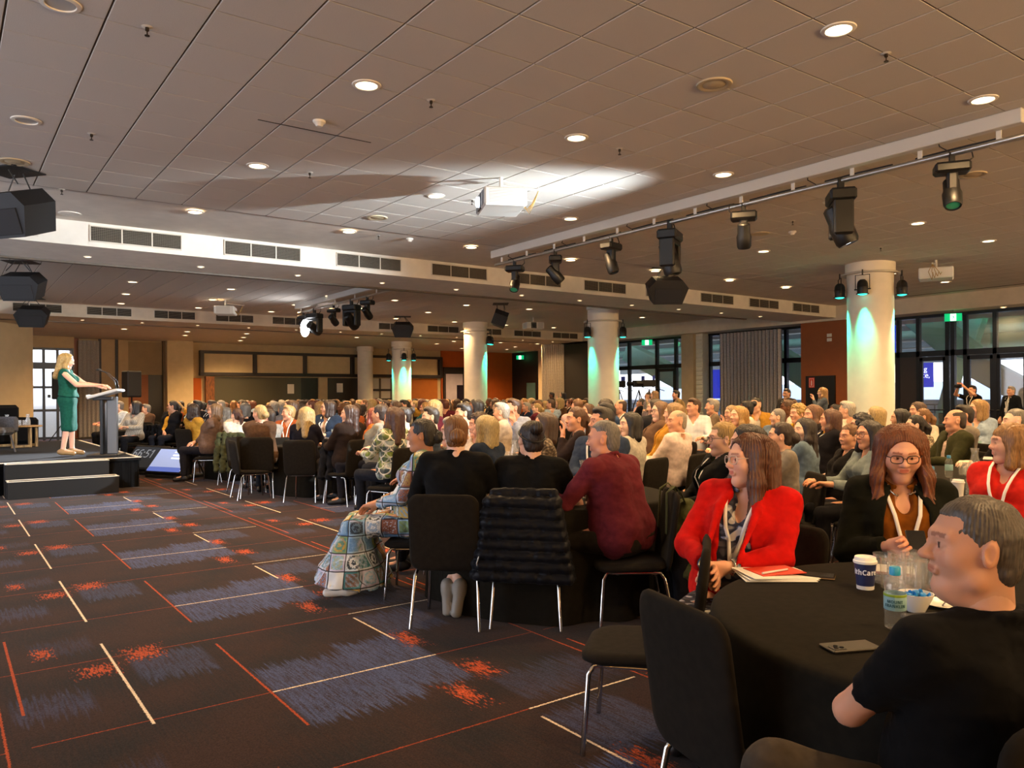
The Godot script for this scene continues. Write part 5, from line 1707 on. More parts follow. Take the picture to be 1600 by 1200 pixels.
	# confidence monitors on the floor before the stage
	for r in [[3.32, -16.9, "tilted floor monitor nearest the stage showing a clock readout", "66:51", 0.0], [3.55, -15.8, "tilted floor monitor showing a pale slide, beside the clock monitor", "", 1.0]]:
		var m := thing("floor_monitor", r[2], "monitor", Vector3(r[0], 0, r[1]), -1.1)
		var bs := Basis(Vector3.RIGHT, -0.72)
		put(m, "case", bev(Vector3(0.98, 0.6, 0.08), 0.012), mat("101012", 0.4), Vector3(0, 0.3, 0), bs)
		var scr := put(m, "screen", bev(Vector3(0.9, 0.5, 0.006), 0.002), glow("2a3340" if r[4] == 0.0 else "8b9cc8", 0.12 if r[4] == 0.0 else 0.6), Vector3(0, 0.3, 0) + bs * Vector3(0, 0, 0.043), bs)
		if r[4] == 0.0:
			put(scr, "readout", words(r[3], 0.26, 0.004), glow("7f8a98", 0.4), Vector3(-0.1, 0.08, 0.004))
			put(scr, "bar_mark", box(Vector3(0.22, 0.05, 0.004)), glow("2fae6c", 0.8), Vector3(-0.25, -0.2, 0.004))
		else:
			for k in 3:
				put(scr, "slide_line", box(Vector3(0.4, 0.03, 0.004)), glow("dfe4f4", 0.9), Vector3(0.2, 0.18 - 0.07 * k, 0.004))
			put(scr, "slide_band", box(Vector3(0.88, 0.1, 0.003)), glow("4a5ea8", 0.7), Vector3(0, -0.22, 0.003))
		put(m, "foot", bev(Vector3(1.0, 0.05, 0.6), 0.01), blk, Vector3(0, 0.025, -0.1))
		for k in [-1.0, 1.0]:
			put(m, "strut", bar([Vector3(k * 0.45, 0.04, -0.36), Vector3(k * 0.45, 0.5, -0.12)], 0.015), blk)

# ---------------------------------------------------------------- tableware
func carafe_mesh() -> ArrayMesh:
	return kept("carafe", func(): return lathe([V(0, 0.0), V(0.046, 0.0), V(0.05, 0.006), V(0.05, 0.09), V(0.03, 0.165), V(0.028, 0.19), V(0.038, 0.235), V(0.036, 0.235), V(0.026, 0.19), V(0.028, 0.165), V(0.047, 0.09), V(0.047, 0.008), V(0, 0.008)], 20))

func tumbler_mesh() -> ArrayMesh:
	return kept("tumbler", func(): return lathe([V(0, 0.0), V(0.029, 0.0), V(0.031, 0.004), V(0.034, 0.115), V(0.0325, 0.115), V(0.0295, 0.012), V(0, 0.012)], 18))

func bottle(label: String, p: Vector3, cap := "2f8fc4", group := "") -> Node3D:
	var t := thing("water_bottle", label, "bottle", p, 0.0, group)
	put(t, "body", kept("bottle", func(): return lathe([V(0, 0.004), V(0.022, 0.0), V(0.03, 0.006), V(0.032, 0.03), V(0.03, 0.045), V(0.032, 0.06), V(0.032, 0.115), V(0.03, 0.122), V(0.031, 0.135), V(0.022, 0.158), V(0.0135, 0.17), V(0.0135, 0.182), V(0, 0.182)], 20)), glass("eaf6f8", 0.07))
	put(t, "label_band", kept("bottlelabel", func(): return lathe([V(0.0325, 0.062), V(0.0329, 0.063), V(0.0329, 0.112), V(0.0325, 0.113)], 20)), mat("8fb9bf", 0.5))
	put(t, "cap", kept("cap", func(): return lathe([V(0.0145, 0.168), V(0.0165, 0.17), V(0.0165, 0.19), V(0.0145, 0.194), V(0, 0.194)], 16)), mat(cap, 0.4))
	return t

func cup(label: String, p: Vector3, body := "1a2452", group := "", turn := 0.0) -> Node3D:
	var t := thing("coffee_cup", label, "cup", p, turn, group)
	put(t, "body", kept("cupbody", func(): return lathe([V(0, 0.012), V(0.029, 0.0), V(0.03, 0.001), V(0.031, 0.014), V(0.0395, 0.1), V(0, 0.1)], 24)), mat(body, 0.5))
	put(t, "foot_band", kept("cupfoot", func(): return lathe([V(0.0295, 0.0), V(0.0305, 0.0), V(0.0317, 0.014), V(0.031, 0.014)], 24)), mat("ece8e0", 0.5))
	put(t, "lid", kept("cuplid", func(): return lathe([V(0.041, 0.097), V(0.043, 0.1), V(0.0425, 0.107), V(0.039, 0.109), V(0.037, 0.121), V(0.035, 0.122), V(0.033, 0.117), V(0, 0.117)], 24)), mat("f2efe8", 0.45))
	return t

# ---------------------------------------------------------------- chairs and tables
func rounded(w: float, h: float, r: float, n := 5) -> PackedVector2Array:
	var o := PackedVector2Array()
	for q in 4:
		var c := Vector2((w * 0.5 - r) * [1, -1, -1, 1][q], (h * 0.5 - r) * [1, 1, -1, -1][q])
		for k in n + 1:
			var a := PI * 0.5 * (q + float(k) / n)
			o.append(c + Vector2(cos(a), sin(a)) * r)
	return o

# an upholstered pad: a rounded outline in x and y, t thick, with soft edges; bend curls it about y, lean about x
func pad(w: float, h: float, r: float, t: float, bend := 0.0, curl := 0.0) -> ArrayMesh:
	var st := SurfaceTool.new()
	st.begin(Mesh.PRIMITIVE_TRIANGLES)
	st.set_smooth_group(0)
	var e := t * 0.45
	var rings := []
	var fit := func(p: Vector2, z: float) -> Vector3: return Vector3(p.x, p.y, z + bend * p.x * p.x + curl * p.y * p.y)
	for l in [[0.5, t * 0.5], [0.8, t * 0.5], [1.0 - e / h, t * 0.49], [1.0, t * 0.2], [1.0, -t * 0.2], [1.0 - e / h, -t * 0.49], [0.8, -t * 0.5], [0.5, -t * 0.5]]:
		var ring := []
		for p in rounded(w * (l[0] if l[0] != 1.0 - e / h else 1.0 - 2.0 * e / w), h * (l[0] if l[0] != 1.0 - e / h else 1.0 - 2.0 * e / h), r * l[0]):
			ring.append(fit.call(p, l[1]))
		rings.append(ring)
	var m: int = rings[0].size()
	for n in rings.size() - 1:
		for k in m:
			var j := (k + 1) % m
			face(st, [rings[n][k], rings[n + 1][k], rings[n + 1][j], rings[n][j]], true)
	for k in m:
		var j := (k + 1) % m
		tri(st, Vector3(0, 0, t * 0.5), rings[0][k], rings[0][j])
		tri(st, Vector3(0, 0, -t * 0.5), rings[-1][j], rings[-1][k])
	st.generate_normals()
	return st.commit()

var chair0: Node3D
var far0: MeshInstance3D
func furniture() -> void:
	var cl := cloth("211d18")
	var chrome := mat("c9c9c6", 0.12, 1.0)
	chair0 = Node3D.new()
	chair0.name = "banquet_chair"
	put(chair0, "seat", pad(0.47, 0.46, 0.1, 0.05), cl, Vector3(0, 0.4, 0.0), Basis(Vector3.RIGHT, -PI / 2 + 0.04))
	put(chair0, "backrest", pad(0.46, 0.5, 0.07, 0.035, 0.25, 0.12), cl, Vector3(0, 0.615, -0.265), Basis(Vector3.RIGHT, -0.14))
	var st := SurfaceTool.new()
	st.begin(Mesh.PRIMITIVE_TRIANGLES)
	for s in [-1.0, 1.0]:
		tube(st, [Vector3(s * 0.19, 0.365, 0.15), Vector3(s * 0.19, 0.365, -0.15)], 0.011, 8)
	tube(st, [Vector3(-0.19, 0.36, 0.1), Vector3(0.19, 0.36, 0.1)], 0.01, 8)
	tube(st, [Vector3(-0.19, 0.36, -0.12), Vector3(0.19, 0.36, -0.12)], 0.01, 8)
	st.generate_normals()
	put(chair0, "under_frame", st.commit(), chrome)
	for s in [-1.0, 1.0]:
		put(chair0, "leg", bar([Vector3(s * 0.19, 0.37, 0.13), Vector3(s * 0.197, 0.365, 0.17), Vector3(s * 0.205, 0.33, 0.19), Vector3(s * 0.225, 0.0, 0.215)], 0.0115, 8), chrome)
		put(chair0, "leg", bar([Vector3(s * 0.19, 0.37, -0.13), Vector3(s * 0.197, 0.365, -0.17), Vector3(s * 0.205, 0.33, -0.195), Vector3(s * 0.225, 0.0, -0.26)], 0.0115, 8), chrome)
	# a far chair is one mesh
	st = SurfaceTool.new()
	st.begin(Mesh.PRIMITIVE_TRIANGLES)
	st.append_from(pad(0.47, 0.46, 0.1, 0.05), 0, Transform3D(Basis(Vector3.RIGHT, -PI / 2 + 0.04), Vector3(0, 0.4, 0)))
	st.append_from(pad(0.46, 0.5, 0.07, 0.035, 0.25, 0.12), 0, Transform3D(Basis(Vector3.RIGHT, -0.14), Vector3(0, 0.615, -0.265)))
	var am := st.commit()
	st = SurfaceTool.new()
	st.begin(Mesh.PRIMITIVE_TRIANGLES)
	for k in [[-1, -1], [1, -1], [-1, 1], [1, 1]]:
		tube(st, [Vector3(k[0] * 0.19, 0.37, k[1] * 0.15), Vector3(k[0] * 0.225, 0.0, k[1] * 0.235)], 0.0115, 6)
	st.generate_normals()
	st.commit(am)
	am.surface_set_material(0, cl)
	am.surface_set_material(1, chrome)
	far0 = MeshInstance3D.new()
	far0.mesh = am
	for n in TABLES.size():
		table(n, Vector3(TABLES[n][0], 0, TABLES[n][1]))

func chair(x: float, z: float, turn: float, label: String, group := "", fine := true, size := 1.0) -> Node3D:
	var o: Node3D = (chair0 if fine else far0).duplicate()
	o.name = fresh("banquet_chair")
	add_child(o, true)
	o.position = Vector3(x, 0, z)
	o.rotation.y = turn
	o.scale = Vector3.ONE * size
	tag(o, label, "chair", group)
	return o

var cloths := {}
func cloth_mesh(seed_: int) -> ArrayMesh:
	if cloths.has(seed_):
		return cloths[seed_]
	var st := SurfaceTool.new()
	st.begin(Mesh.PRIMITIVE_TRIANGLES)
	st.set_smooth_group(0)
	var seg := 96
	var rings := []
	for l in [[0.0, 0.745], [0.55, 0.745], [0.86, 0.745], [0.885, 0.744], [0.9, 0.736], [0.906, 0.715], [0.91, 0.6], [0.912, 0.4], [0.914, 0.2], [0.918, 0.004]]:
		var ring := []
		for k in seg:
			var a := TAU * k / seg
			var d: float = clampf((0.72 - l[1]) / 0.72, 0.0, 1.0)
			var wv := 0.055 * d * (0.55 * sin(9.0 * a + seed_) + 0.45 * sin(14.0 * a + 2.0 * seed_ + 0.7 * sin(3.0 * a)))
			ring.append(Vector3(sin(a) * (l[0] + wv), l[1], cos(a) * (l[0] + wv)))
		rings.append(ring)
	for n in rings.size() - 1:
		for k in seg:
			var m := (k + 1) % seg
			face(st, [rings[n][k], rings[n + 1][k], rings[n + 1][m], rings[n][m]], false)
	st.generate_normals()
	cloths[seed_] = st.commit()
	return cloths[seed_]

func table(n: int, p: Vector3) -> void:
	var t := thing("banquet_table", table_label(n, p), "table", p, 0.0, "round tables under black cloths")
	put(t, "tablecloth", cloth_mesh(n % 4 + 1), cloth("1f1c16", 90.0, 0.95, 0.1))
	if n < 2:
		put(t, "tabletop", lathe([V(0, 0.71), V(0.88, 0.71), V(0.885, 0.735), V(0, 0.738)], 48), wood("7a5a3a"))
		put(t, "pedestal", lathe([V(0, 0.0), V(0.3, 0.0), V(0.29, 0.03), V(0.05, 0.06), V(0.04, 0.71), V(0, 0.71)], 20), mat("202020", 0.4))

# where something stands, in words
func zone(p: Vector3) -> String:
	var d := Vector2(p.x, p.z).length()
	if p.z < -29.0:
		return "by the servery" if p.x < 14.0 else "by the orange back wall"
	for c in [[15.6, -8.7, "the nearest column"], [15.6, -16.8, "the second column"], [15.75, -23.75, "the third column"], [15.75, -29.4, "the fourth column"]]:
		if Vector2(p.x - c[0], p.z - c[1]).length() < 3.0:
			return "beside " + c[2]
	if p.x > 16.5:
		return "near the window doors" if p.z > -13 else ("near the drawn curtain" if p.z > -19 else "near the camera platform")
	if p.x < 5.6 and p.z < -9:
		return "nearest the stage" if p.z > -16 else "beyond the floor monitors"
	if d < 11.0:
		return "in the nearer tables"
	return "under the first beam" if p.z > -16.5 else "under the second pipe" if p.z > -22 else "under the far beam"

var tlabels := {}
func table_label(n: int, p: Vector3) -> String:
	if n == 0:
		return "round black clothed table with the blue coffee cup and papers"
	if n == 1:
		return "round black clothed table in front of the maroon shirted man"
	if n == 2:
		return "round black clothed table by the woman in bright red blouse"
	var z := zone(p)
	tlabels[z] = tlabels.get(z, 0) + 1
	return "round black clothed table %s, %s" % [z, ordinal(tlabels[z] - 1, "camera")]

# ---------------------------------------------------------------- the audience
const TABLES := [[2.78, -1.13], [3.75, -4.65], [6.35, -2.4], [7.6, -3.3], [5.3, -7.3], [5.9, -9.9], [5.05, -11.85], [10.8, -4.2], [11.2, -6.9], [9.6, -9.3], [4.9, -15.0], [6.2, -18.3], [4.3, -20.7], [8.95, -31.5], [12.1, -31.5], [15.25, -31.5], [18.4, -31.5], [7.75, -28.35], [10.9, -28.35], [14.05, -28.35], [17.2, -28.35], [20.35, -28.35], [7.75, -25.2], [10.9, -25.2], [14.05, -25.2], [17.6, -25.4], [20.35, -25.2], [8.95, -22.05], [12.1, -22.05], [15.0, -21.6], [18.4, -22.05], [8.95, -18.9], [12.1, -18.9], [15.25, -19.1], [18.4, -18.9], [7.75, -15.75], [10.9, -15.75], [13.7, -15.75], [17.7, -15.4], [20.35, -15.75], [7.75, -12.6], [10.9, -12.6], [14.05, -12.6], [17.2, -12.6], [20.2, -12.6], [18.4, -9.45], [14.6, -6.1], [18.4, -6.3]]
# dress, x, z, body heading, size, hair, hair colour, dress colour, marks: f woman, m man, d dark skinned, g glasses, l lanyard
const SEATED := [
	["grey knit jumper", 5.75, -3.97, -2.2, 0.95, "lowbun", "3a2418", "8d867c", "f"], ["pale denim shirt", 6.95, -4.54, -2.9, 0.95, "long", "2a1a14", "6f8496", "f"], ["black knit top", 6.61, -3.95, -2.2, 0.92, "lowbun", "8a5a2c", "161414", "f"],
	["grey green denim jacket", 6.2, -3.5, -2.2, 0.96, "bob", "241813", "7d8a8c", "fg"], ["bright red blouse", 5.16, -2.04, -1.5, 0.99, "fringe", "b98446", "d4281e", "fl"], ["dark green jacket", 8.7, -3.94, -2.2, 1.0, "thin", "4a382a", "3a3a22", "m"],
	["black shirt", 8.53, -3.3, -2.2, 1.01, "crop", "8d8880", "1c1a1a", "m"], ["mottled beige shawl", 9.05, -4.53, -1.5, 0.94, "ponytail", "221611", "9a8a70", "f"], ["cream cardigan", 9.98, -5.2, -2.2, 0.98, "long", "15100e", "b7a894", "f"],
	["white blouse", 11.14, -5.47, -1.5, 0.97, "ponytail", "9a6a38", "d8cdbc", "f"], ["grey brown hoodie", 9.83, -4.4, -2.2, 1.02, "short", "2a1d16", "8a8175", "mg"], ["black blazer", 9.31, -5.16, -2.2, 1.01, "bob", "d8b878", "1c1a1c", "fg"],
	["black smock", 7.84, -4.55, -2.2, 0.97, "curly", "1d1512", "171516", "fg"], ["mustard yellow top", 9.2, -6.16, -2.2, 1.03, "curly", "d9b060", "c99a2e", "f"], ["white business shirt", 10.29, -6.1, 2.51, 1.05, "short", "d8d2c4", "e6dccb", "m"],
	["black cardigan", 8.21, -5.14, -2.2, 1.0, "long", "6a3c20", "18161a", "fl"], ["black zip jacket", 8.74, -5.65, -2.2, 1.03, "long", "8a5a34", "1a1719", "fl"], ["blue denim jacket", 9.53, -6.73, -1.5, 0.98, "crop", "a8a29a", "6d7c8c", "f"],
	["white collared top", 10.2, -7.75, -2.2, 1.06, "bun", "120d0b", "efe6d8", "d"], ["tan suede jacket", 8.23, -6.37, -1.5, 1.02, "long", "d3a458", "c69a4e", "f"], ["black dress", 9.6, -7.5, -2.2, 1.01, "bob", "c8a878", "181618", "f"],
	["brown jumper", 10.55, -8.7, -2.2, 1.08, "short", "b8b0a4", "7a6a58", "m"], ["pale checked shirt", 9.33, -8.04, -0.9, 1.09, "short", "5a3c28", "cfd6da", "m"], ["pale pink shirt", 6.34, -5.71, -2.9, 1.01, "thin", "cdbca8", "ecd9d2", "ml"],
	["mustard cardigan", 7.22, -6.63, -2.2, 1.06, "bob", "b08850", "c08a30", "f"], ["brown suede jacket", 7.61, -7.22, -2.2, 1.07, "bob", "8a6238", "6e5440", "fg"], ["white jumper", 5.65, -5.66, -2.9, 1.0, "bob", "15110f", "c9c4b8", "f"],
	["pale blue shirt", 6.3, -6.75, -0.9, 1.06, "short", "1b1512", "a9b0bc", "m"], ["dark brown top", 5.45, -6.25, -2.2, 1.04, "ponytail", "6a4224", "2a2020", "f"], ["patterned brown top", 4.6, -5.8, -2.2, 1.01, "bob", "5a4030", "6a5c4e", "fg"],
	["white knitted scarf", 4.4, -6.6, -0.9, 1.0, "curly", "4a3020", "d8cabc", "f"], ["dusty pink top", 3.55, -5.75, -2.2, 0.99, "short", "d9cdb8", "c9a0a0", "f"], ["white dress shirt", 5.62, -8.71, -2.2, 1.06, "short", "2a1e16", "e9e0d2", "m"],
	["black suit jacket", 6.9, -10.44, -0.9, 1.1, "bob", "1a1210", "18181c", "dl"], ["camel jacket", 6.29, -8.87, -2.2, 1.06, "short", "d8d0c0", "c9b49a", "m"], ["light blue shirt", 6.9, -9.38, -0.9, 1.1, "short", "6a4a30", "a8b4d0", "m"],
	["dark plaid shirt", 4.97, -8.56, -2.2, 1.03, "short", "4a4038", "39414a", "m"], ["pink blouse", 4.98, -9.3, -2.2, 1.03, "bun", "2c1d15", "d9b8a4", "f"], ["green scalloped top", 4.33, -8.33, -2.9, 1.04, "long", "5a3420", "6d8068", "f"],
	["grey shirt", 4.9, -9.95, -2.2, 1.05, "ponytail", "3a2820", "8a8a80", "f"], ["rust orange top", 5.3, -10.85, -2.2, 1.01, "long", "9c3c18", "b06024", "f"], ["dark brown jacket", 4.62, -10.2, -2.9, 1.05, "long", "4a2a1a", "2a1f1a", "f"],
	["navy blazer", 5.45, -12.9, -0.9, 1.1, "bob", "3a2218", "26344a", "flg"], ["grey jumper", 4.3, -12.55, -2.9, 0.99, "short", "3a2c24", "9a9894", "m"], ["sleeveless navy top", 4.28, -10.92, 2.43, 1.03, "long", "d9b878", "1b1a24", "f"],
	["navy suit", 4.86, -18.13, -1.5, 1.1, "short", "5a4434", "1e2230", "ml"], ["black blazer over yellow", 4.38, -19.6, -0.9, 1.1, "ponytail", "2a1c14", "17161a", "f"], ["pale striped wrap", 3.6, -19.55, -0.9, 1.1, "bob", "2c1d15", "b8b0a0", "f"],
	["pale blue business shirt", 3.62, -21.7, -0.9, 1.1, "crop", "8a8078", "c9d4e0", "ml"], ["maroon checked shirt", 3.66, -22.72, -0.9, 1.1, "crop", "6a5a50", "8a3848", "m"], ["black crew jumper", 5.01, -19.75, -0.9, 1.1, "short", "1a1410", "14141a", "dl"],
	["black bomber jacket", 5.4, -19.2, -0.9, 1.1, "crop", "c8b8a0", "151518", "ml"], ["white summer top", 4.18, -13.9, 2.51, 1.0, "ponytail", "5a3420", "ece6da", "f"], ["brown cardigan", 3.95, -14.6, -2.2, 1.06, "bob", "8a6a4a", "6a5448", "f"], ["brown hooded coat", 5.1, -13.75, -2.2, 1.1, "long", "5a3c24", "8a6a50", "f"]]
const SCREEN_SIDE := -2.2

var variants := {}
var YAWS := [-0.95, -0.3, 0.3, 0.95]
# a small figure, kept for reuse: sex, how far the head turns, which pose, jacket or not
func variant(fem: bool, yi: int, pose: int, jacket: bool) -> Dictionary:
	var key := "%s %d %d %s" % [fem, yi, pose, jacket]
	if variants.has(key):
		return variants[key]
	var o := {"cell": 0.022, "fem": fem, "yaw": YAWS[yi], "head": kept("crowd_head %s" % fem, func(): return head_mesh({"w": 0.96, "jaw": 0.85, "nose": 0.8} if fem else {"jaw": 1.12, "w": 1.02}, 0.0075)), "hl": kept("crowd_hand 1", func(): return hand_mesh(1, 0.4, 0.3, 0.0085)), "hr": kept("crowd_hand -1", func(): return hand_mesh(-1, 0.4, 0.3, 0.0085)), "girth": 1.0 + 0.12 * (pose % 2), "pitch": -0.02 if pose != 3 else 0.3}
	match pose:
		0:
			o["wl"] = Vector3(0.13, 0.78, 0.36)
			o["wr"] = Vector3(-0.13, 0.78, 0.36)
		1:
			o["wl"] = Vector3(-0.02, 0.66, 0.27)
			o["wr"] = Vector3(0.03, 0.67, 0.25)
			o["lean"] = -0.08
		2:
			o["wl"] = Vector3(0.05, 1.02, 0.17)
			o["wr"] = Vector3(-0.12, 0.78, 0.33)
			o["lean"] = 0.08
			o["ul"] = Vector3(0, 0, -1)
			o["pl"] = Vector3(0.3, -1, 0.3)
		3:
			o["wl"] = Vector3(0.1, 0.79, 0.36)
			o["wr"] = Vector3(-0.08, 0.79, 0.38)
			o["lean"] = 0.15
	if jacket:
		o["jacket"] = 0.05
	o["lanyard"] = true
	o["vneck"] = 0.09
	var m := figure(o)
	variants[key] = m
	return m

const SKINS := ["d9a88c", "e0b398", "cf9a7c", "e6bfa6", "d4a083"]
const HAIRWORDS := {"short": "short", "crop": "cropped", "thin": "thinning", "long": "long", "longwave": "long wavy", "bob": "bobbed", "fringe": "fringed", "lowbun": "pinned up", "bun": "knotted", "ponytail": "tied back", "curly": "curly"}

func colour_word(hex: String) -> String:
	var c := rgb(hex)
	if c.v < 0.2: return "black"
	if c.s < 0.16: return "white" if c.v > 0.8 else "grey"
	if c.v < 0.45: return "dark brown"
	if c.v > 0.72 and c.h > 0.07 and c.s < 0.7: return "blonde"
	if c.h < 0.065: return "red"
	return "brown"

func seat_person(d: Array, label: String, group := "", fine := true) -> Node3D:
	var x: float = d[1]
	var z: float = d[2]
	var turn: float = d[3]
	var flags: String = d[8]
	var fem: bool = flags.contains("f") or flags.contains("d") and d[5] in ["bob", "bun", "long"]
	var want := wrapf(SCREEN_SIDE + 0.12 * sin(x * 7.0 + z * 3.0) - turn, -PI, PI)
	if absf(want) > 2.2:
		want = 0.3 * signf(want)
	var yi := 0
	for k in 4:
		if absf(YAWS[k] - want) < absf(YAWS[yi] - want):
			yi = k
	var h := int(absf(x * 31.0 + z * 17.0))
	var pose := h % 4
	var jacket: bool = ("jacket" in d[0] or "blazer" in d[0] or "cardigan" in d[0] or "suit" in d[0]) and not "denim" in d[0]
	var m := variant(fem, yi, [0, 1, 2, 0][pose] if fine and not jacket else [0, 1][pose % 2], jacket)
	var t := thing("person", label, "person", Vector3(x, 0, z), turn, group)
	t.scale = Vector3.ONE * d[4]
	var sk: String = "6d4630" if flags.contains("d") else SKINS[h % 5]
	var topm := cloth(d[7])
	if d[0].begins_with("patterned") or d[0].begins_with("mottled") or d[0].contains("plaid") or d[0].contains("checked") or d[0].contains("scallop") or d[0].contains("striped"):
		topm = printed(d[7], d[0])
	var c := {"skin": sk, "top": topm, "low": ["1c1c20", "24242c", "2c2620", "20242e"][h % 4], "shoe": "1a1614", "hair": d[6], "hairmesh": kept("crowd_hair " + d[5], func(): return hair_mesh(d[5], 0.0095)), "badge": fine}
	if jacket:
		c["jacket"] = topm
		c["top"] = ["d8d2c8", "2a2a30", "c8b0a0", "e0a83a"][h % 4 if not d[0].contains("yellow") else 3]
	var mm := m.duplicate()
	if not flags.contains("l"):
		mm.erase("lanyard")
	if flags.contains("g"):
		c["specs"] = "1c1614"
	dress(t, mm, c)
	return t

func printed(hex: String, kind: String) -> StandardMaterial3D:
	var key := "print " + hex + kind
	if mats.has(key):
		return mats[key]
	var n := 96
	var im := Image.create(n, n, false, Image.FORMAT_RGB8)
	var a := rgb(hex)
	for y in n:
		for x in n:
			var c := a
			if "plaid" in kind or "checked" in kind:
				var q := (1 if x % 24 < 8 else 0) + (1 if y % 24 < 8 else 0)
				c = a.lerp(Color(0.8, 0.8, 0.8) if "checked" in kind else Color(0.1, 0.1, 0.12), 0.35 * q)
			elif "striped" in kind:
				c = a.lerp(Color(0.35, 0.32, 0.3), 0.6 if x % 12 < 4 else 0.0)
			elif "scallop" in kind:
				var p := Vector2(fposmod(x + (24 if (y / 24) % 2 else 0), 48) - 24, y % 24)
				var e := absf(p.length() - 22.0)
				c = Color(0.9, 0.88, 0.82) if e < 2.2 else [rgb("33444a"), rgb("6f7f2a"), rgb("8f9c9a"), rgb("2c3a40")][(y / 24 + (x + 24 * (y / 24)) / 48) % 4]
			else:
				var v := sin(x * TAU / n * 3.0 + 2.0 * sin(y * TAU / n * 2.0)) * sin(y * TAU / n * 4.0 + 1.5 * sin(x * TAU / n * 2.0))
				c = a.lerp(Color(0.12, 0.1, 0.09), 0.75) if v > 0.25 else a.lerp(Color(0.9, 0.85, 0.75), 0.5) if v < -0.5 else a
			im.set_pixel(x, y, c)
	var m := StandardMaterial3D.new()
	m.albedo_texture = ImageTexture.create_from_image(im)
	m.roughness = 0.9
	m.uv1_triplanar = true
	m.uv1_scale = Vector3.ONE * (4.0 if "scallop" in kind else 5.0)
	mats[key] = m
	return m

var used := {}
func unique(base: String, where: String) -> String:
	var l := base + where
	if not used.has(l):
		used[l] = 0
		return l
	return ""

func crowd() -> void:
	var near := []
	for d in SEATED:
		var man: bool = d[8].contains("m")
		var label: String = "seated %s in %s with %s %s hair" % ["man" if man else "woman", ("a " if not d[0].begins_with("grey") or true else "") + d[0], HAIRWORDS[d[5]], colour_word(d[6])]
		seat_person(d, label)
		near.append(Vector2(d[1], d[2]))
		chair(d[1], d[2], d[3], "black banquet chair under the listener in the " + d[0], "chairs under the audience", true, d[4])
	# the rest of the room, table by table
	var tops := [["black", "161518"], ["navy", "1f2940"], ["white", "e2dccf"], ["grey", "77757a"], ["blue", "4a6288"], ["mustard", "b98a34"], ["maroon", "5e2430"], ["pale pink", "d8b4ac"], ["olive", "54553a"], ["brown", "5a4230"], ["cream", "cfc0a4"], ["teal", "2f6468"], ["rust", "9c4f26"], ["charcoal", "2c2c30"], ["light blue", "9fb4cc"]]
	var kinds := ["shirt", "jumper", "jacket", "top", "blazer"]
	var hairs := [["short", "m"], ["crop", "m"], ["thin", "m"], ["short", "m"], ["long", "f"], ["bob", "f"], ["lowbun", "f"], ["ponytail", "f"], ["curly", "f"], ["long", "f"], ["fringe", "f"], ["bun", "f"], ["long", "f"], ["bob", "f"]]
	var hues := ["1a1411", "2e1f17", "4a3020", "6a4626", "8a5c30", "c79a58", "d9b878", "8c8780", "cfc8bc", "7a3a1c", "3a261a", "5a3c26"]
	var r := RandomNumberGenerator.new()
	r.seed = 41
	for n in range(4, TABLES.size()):
		var c := Vector2(TABLES[n][0], TABLES[n][1])
		var turn0 := r.randf() * TAU
		for k in 9:
			var a := turn0 + TAU * k / 9.0 + r.randf_range(-0.06, 0.06)
			var p := c + Vector2(sin(a), cos(a)) * (1.14 + r.randf_range(-0.04, 0.08))
			var rnd := [r.randf(), r.randi(), r.randi(), r.randi(), r.randf(), r.randi()]
			var fwd := 0.591 * p.x - 0.807 * p.y
			var rgt := 0.807 * p.x + 0.591 * p.y
			if fwd < 10.5 or absf(rgt / fwd) > 0.67 or rnd[0] < 0.1:
				continue
			if p.x < 3.6 or p.x > 21.9 or p.y < -33.0:
				continue
			var clash := false
			for q in near:
				clash = clash or q.distance_to(p) < 0.6
			for q in [Vector2(15.6, -8.7), Vector2(15.6, -16.8), Vector2(15.75, -23.75), Vector2(15.75, -29.4), Vector2(15.8, -33.0)]:
				clash = clash or q.distance_to(p) < 0.85
			for m in TABLES.size():
				if m != n and Vector2(TABLES[m][0], TABLES[m][1]).distance_to(p) < 1.12:
					clash = true
			if clash or near.size() > 276:
				continue
			near.append(p)
			var face_ := atan2(c.x - p.x, c.y - p.y)
			var off := wrapf(SCREEN_SIDE - face_, -PI, PI)
			var turn := face_ + clampf(off, -1.0, 1.0) * (0.5 if absf(off) < 1.7 else 1.0)
			var where := zone(Vector3(p.x, 0, p.y))
			var label := ""
			var d := []
			for q in 40:
				var hs: Array = hairs[(rnd[1] + q) % hairs.size()]
				var hue: String = hues[(rnd[2] + q * 5) % hues.size()]
				var tp: Array = tops[(rnd[3] + q * 7) % tops.size()]
				var kd: String = kinds[(rnd[5] + q) % kinds.size()]
				label = unique("seated %s with %s %s hair in %s %s" % ["man" if hs[1] == "m" else "woman", HAIRWORDS[hs[0]], colour_word(hue), tp[0], kd], ", " + where)
				if label != "":
					d = [tp[0] + " " + kd, p.x, p.y, turn, 1.0 + 0.1 * rnd[4], hs[0], hue, tp[1], hs[1] + ("l" if rnd[1] % 2 == 0 else "") + ("d" if rnd[2] % 13 == 0 else "")]
					break
			if d.is_empty():
				continue
			seat_person(d, label, "audience at the round tables", false)
			chair(p.x, p.y, turn, "black banquet chair with chrome legs under a seated listener", "chairs under the audience", fwd < 12.0, d[4])
	standing()
	table_clutter(r)

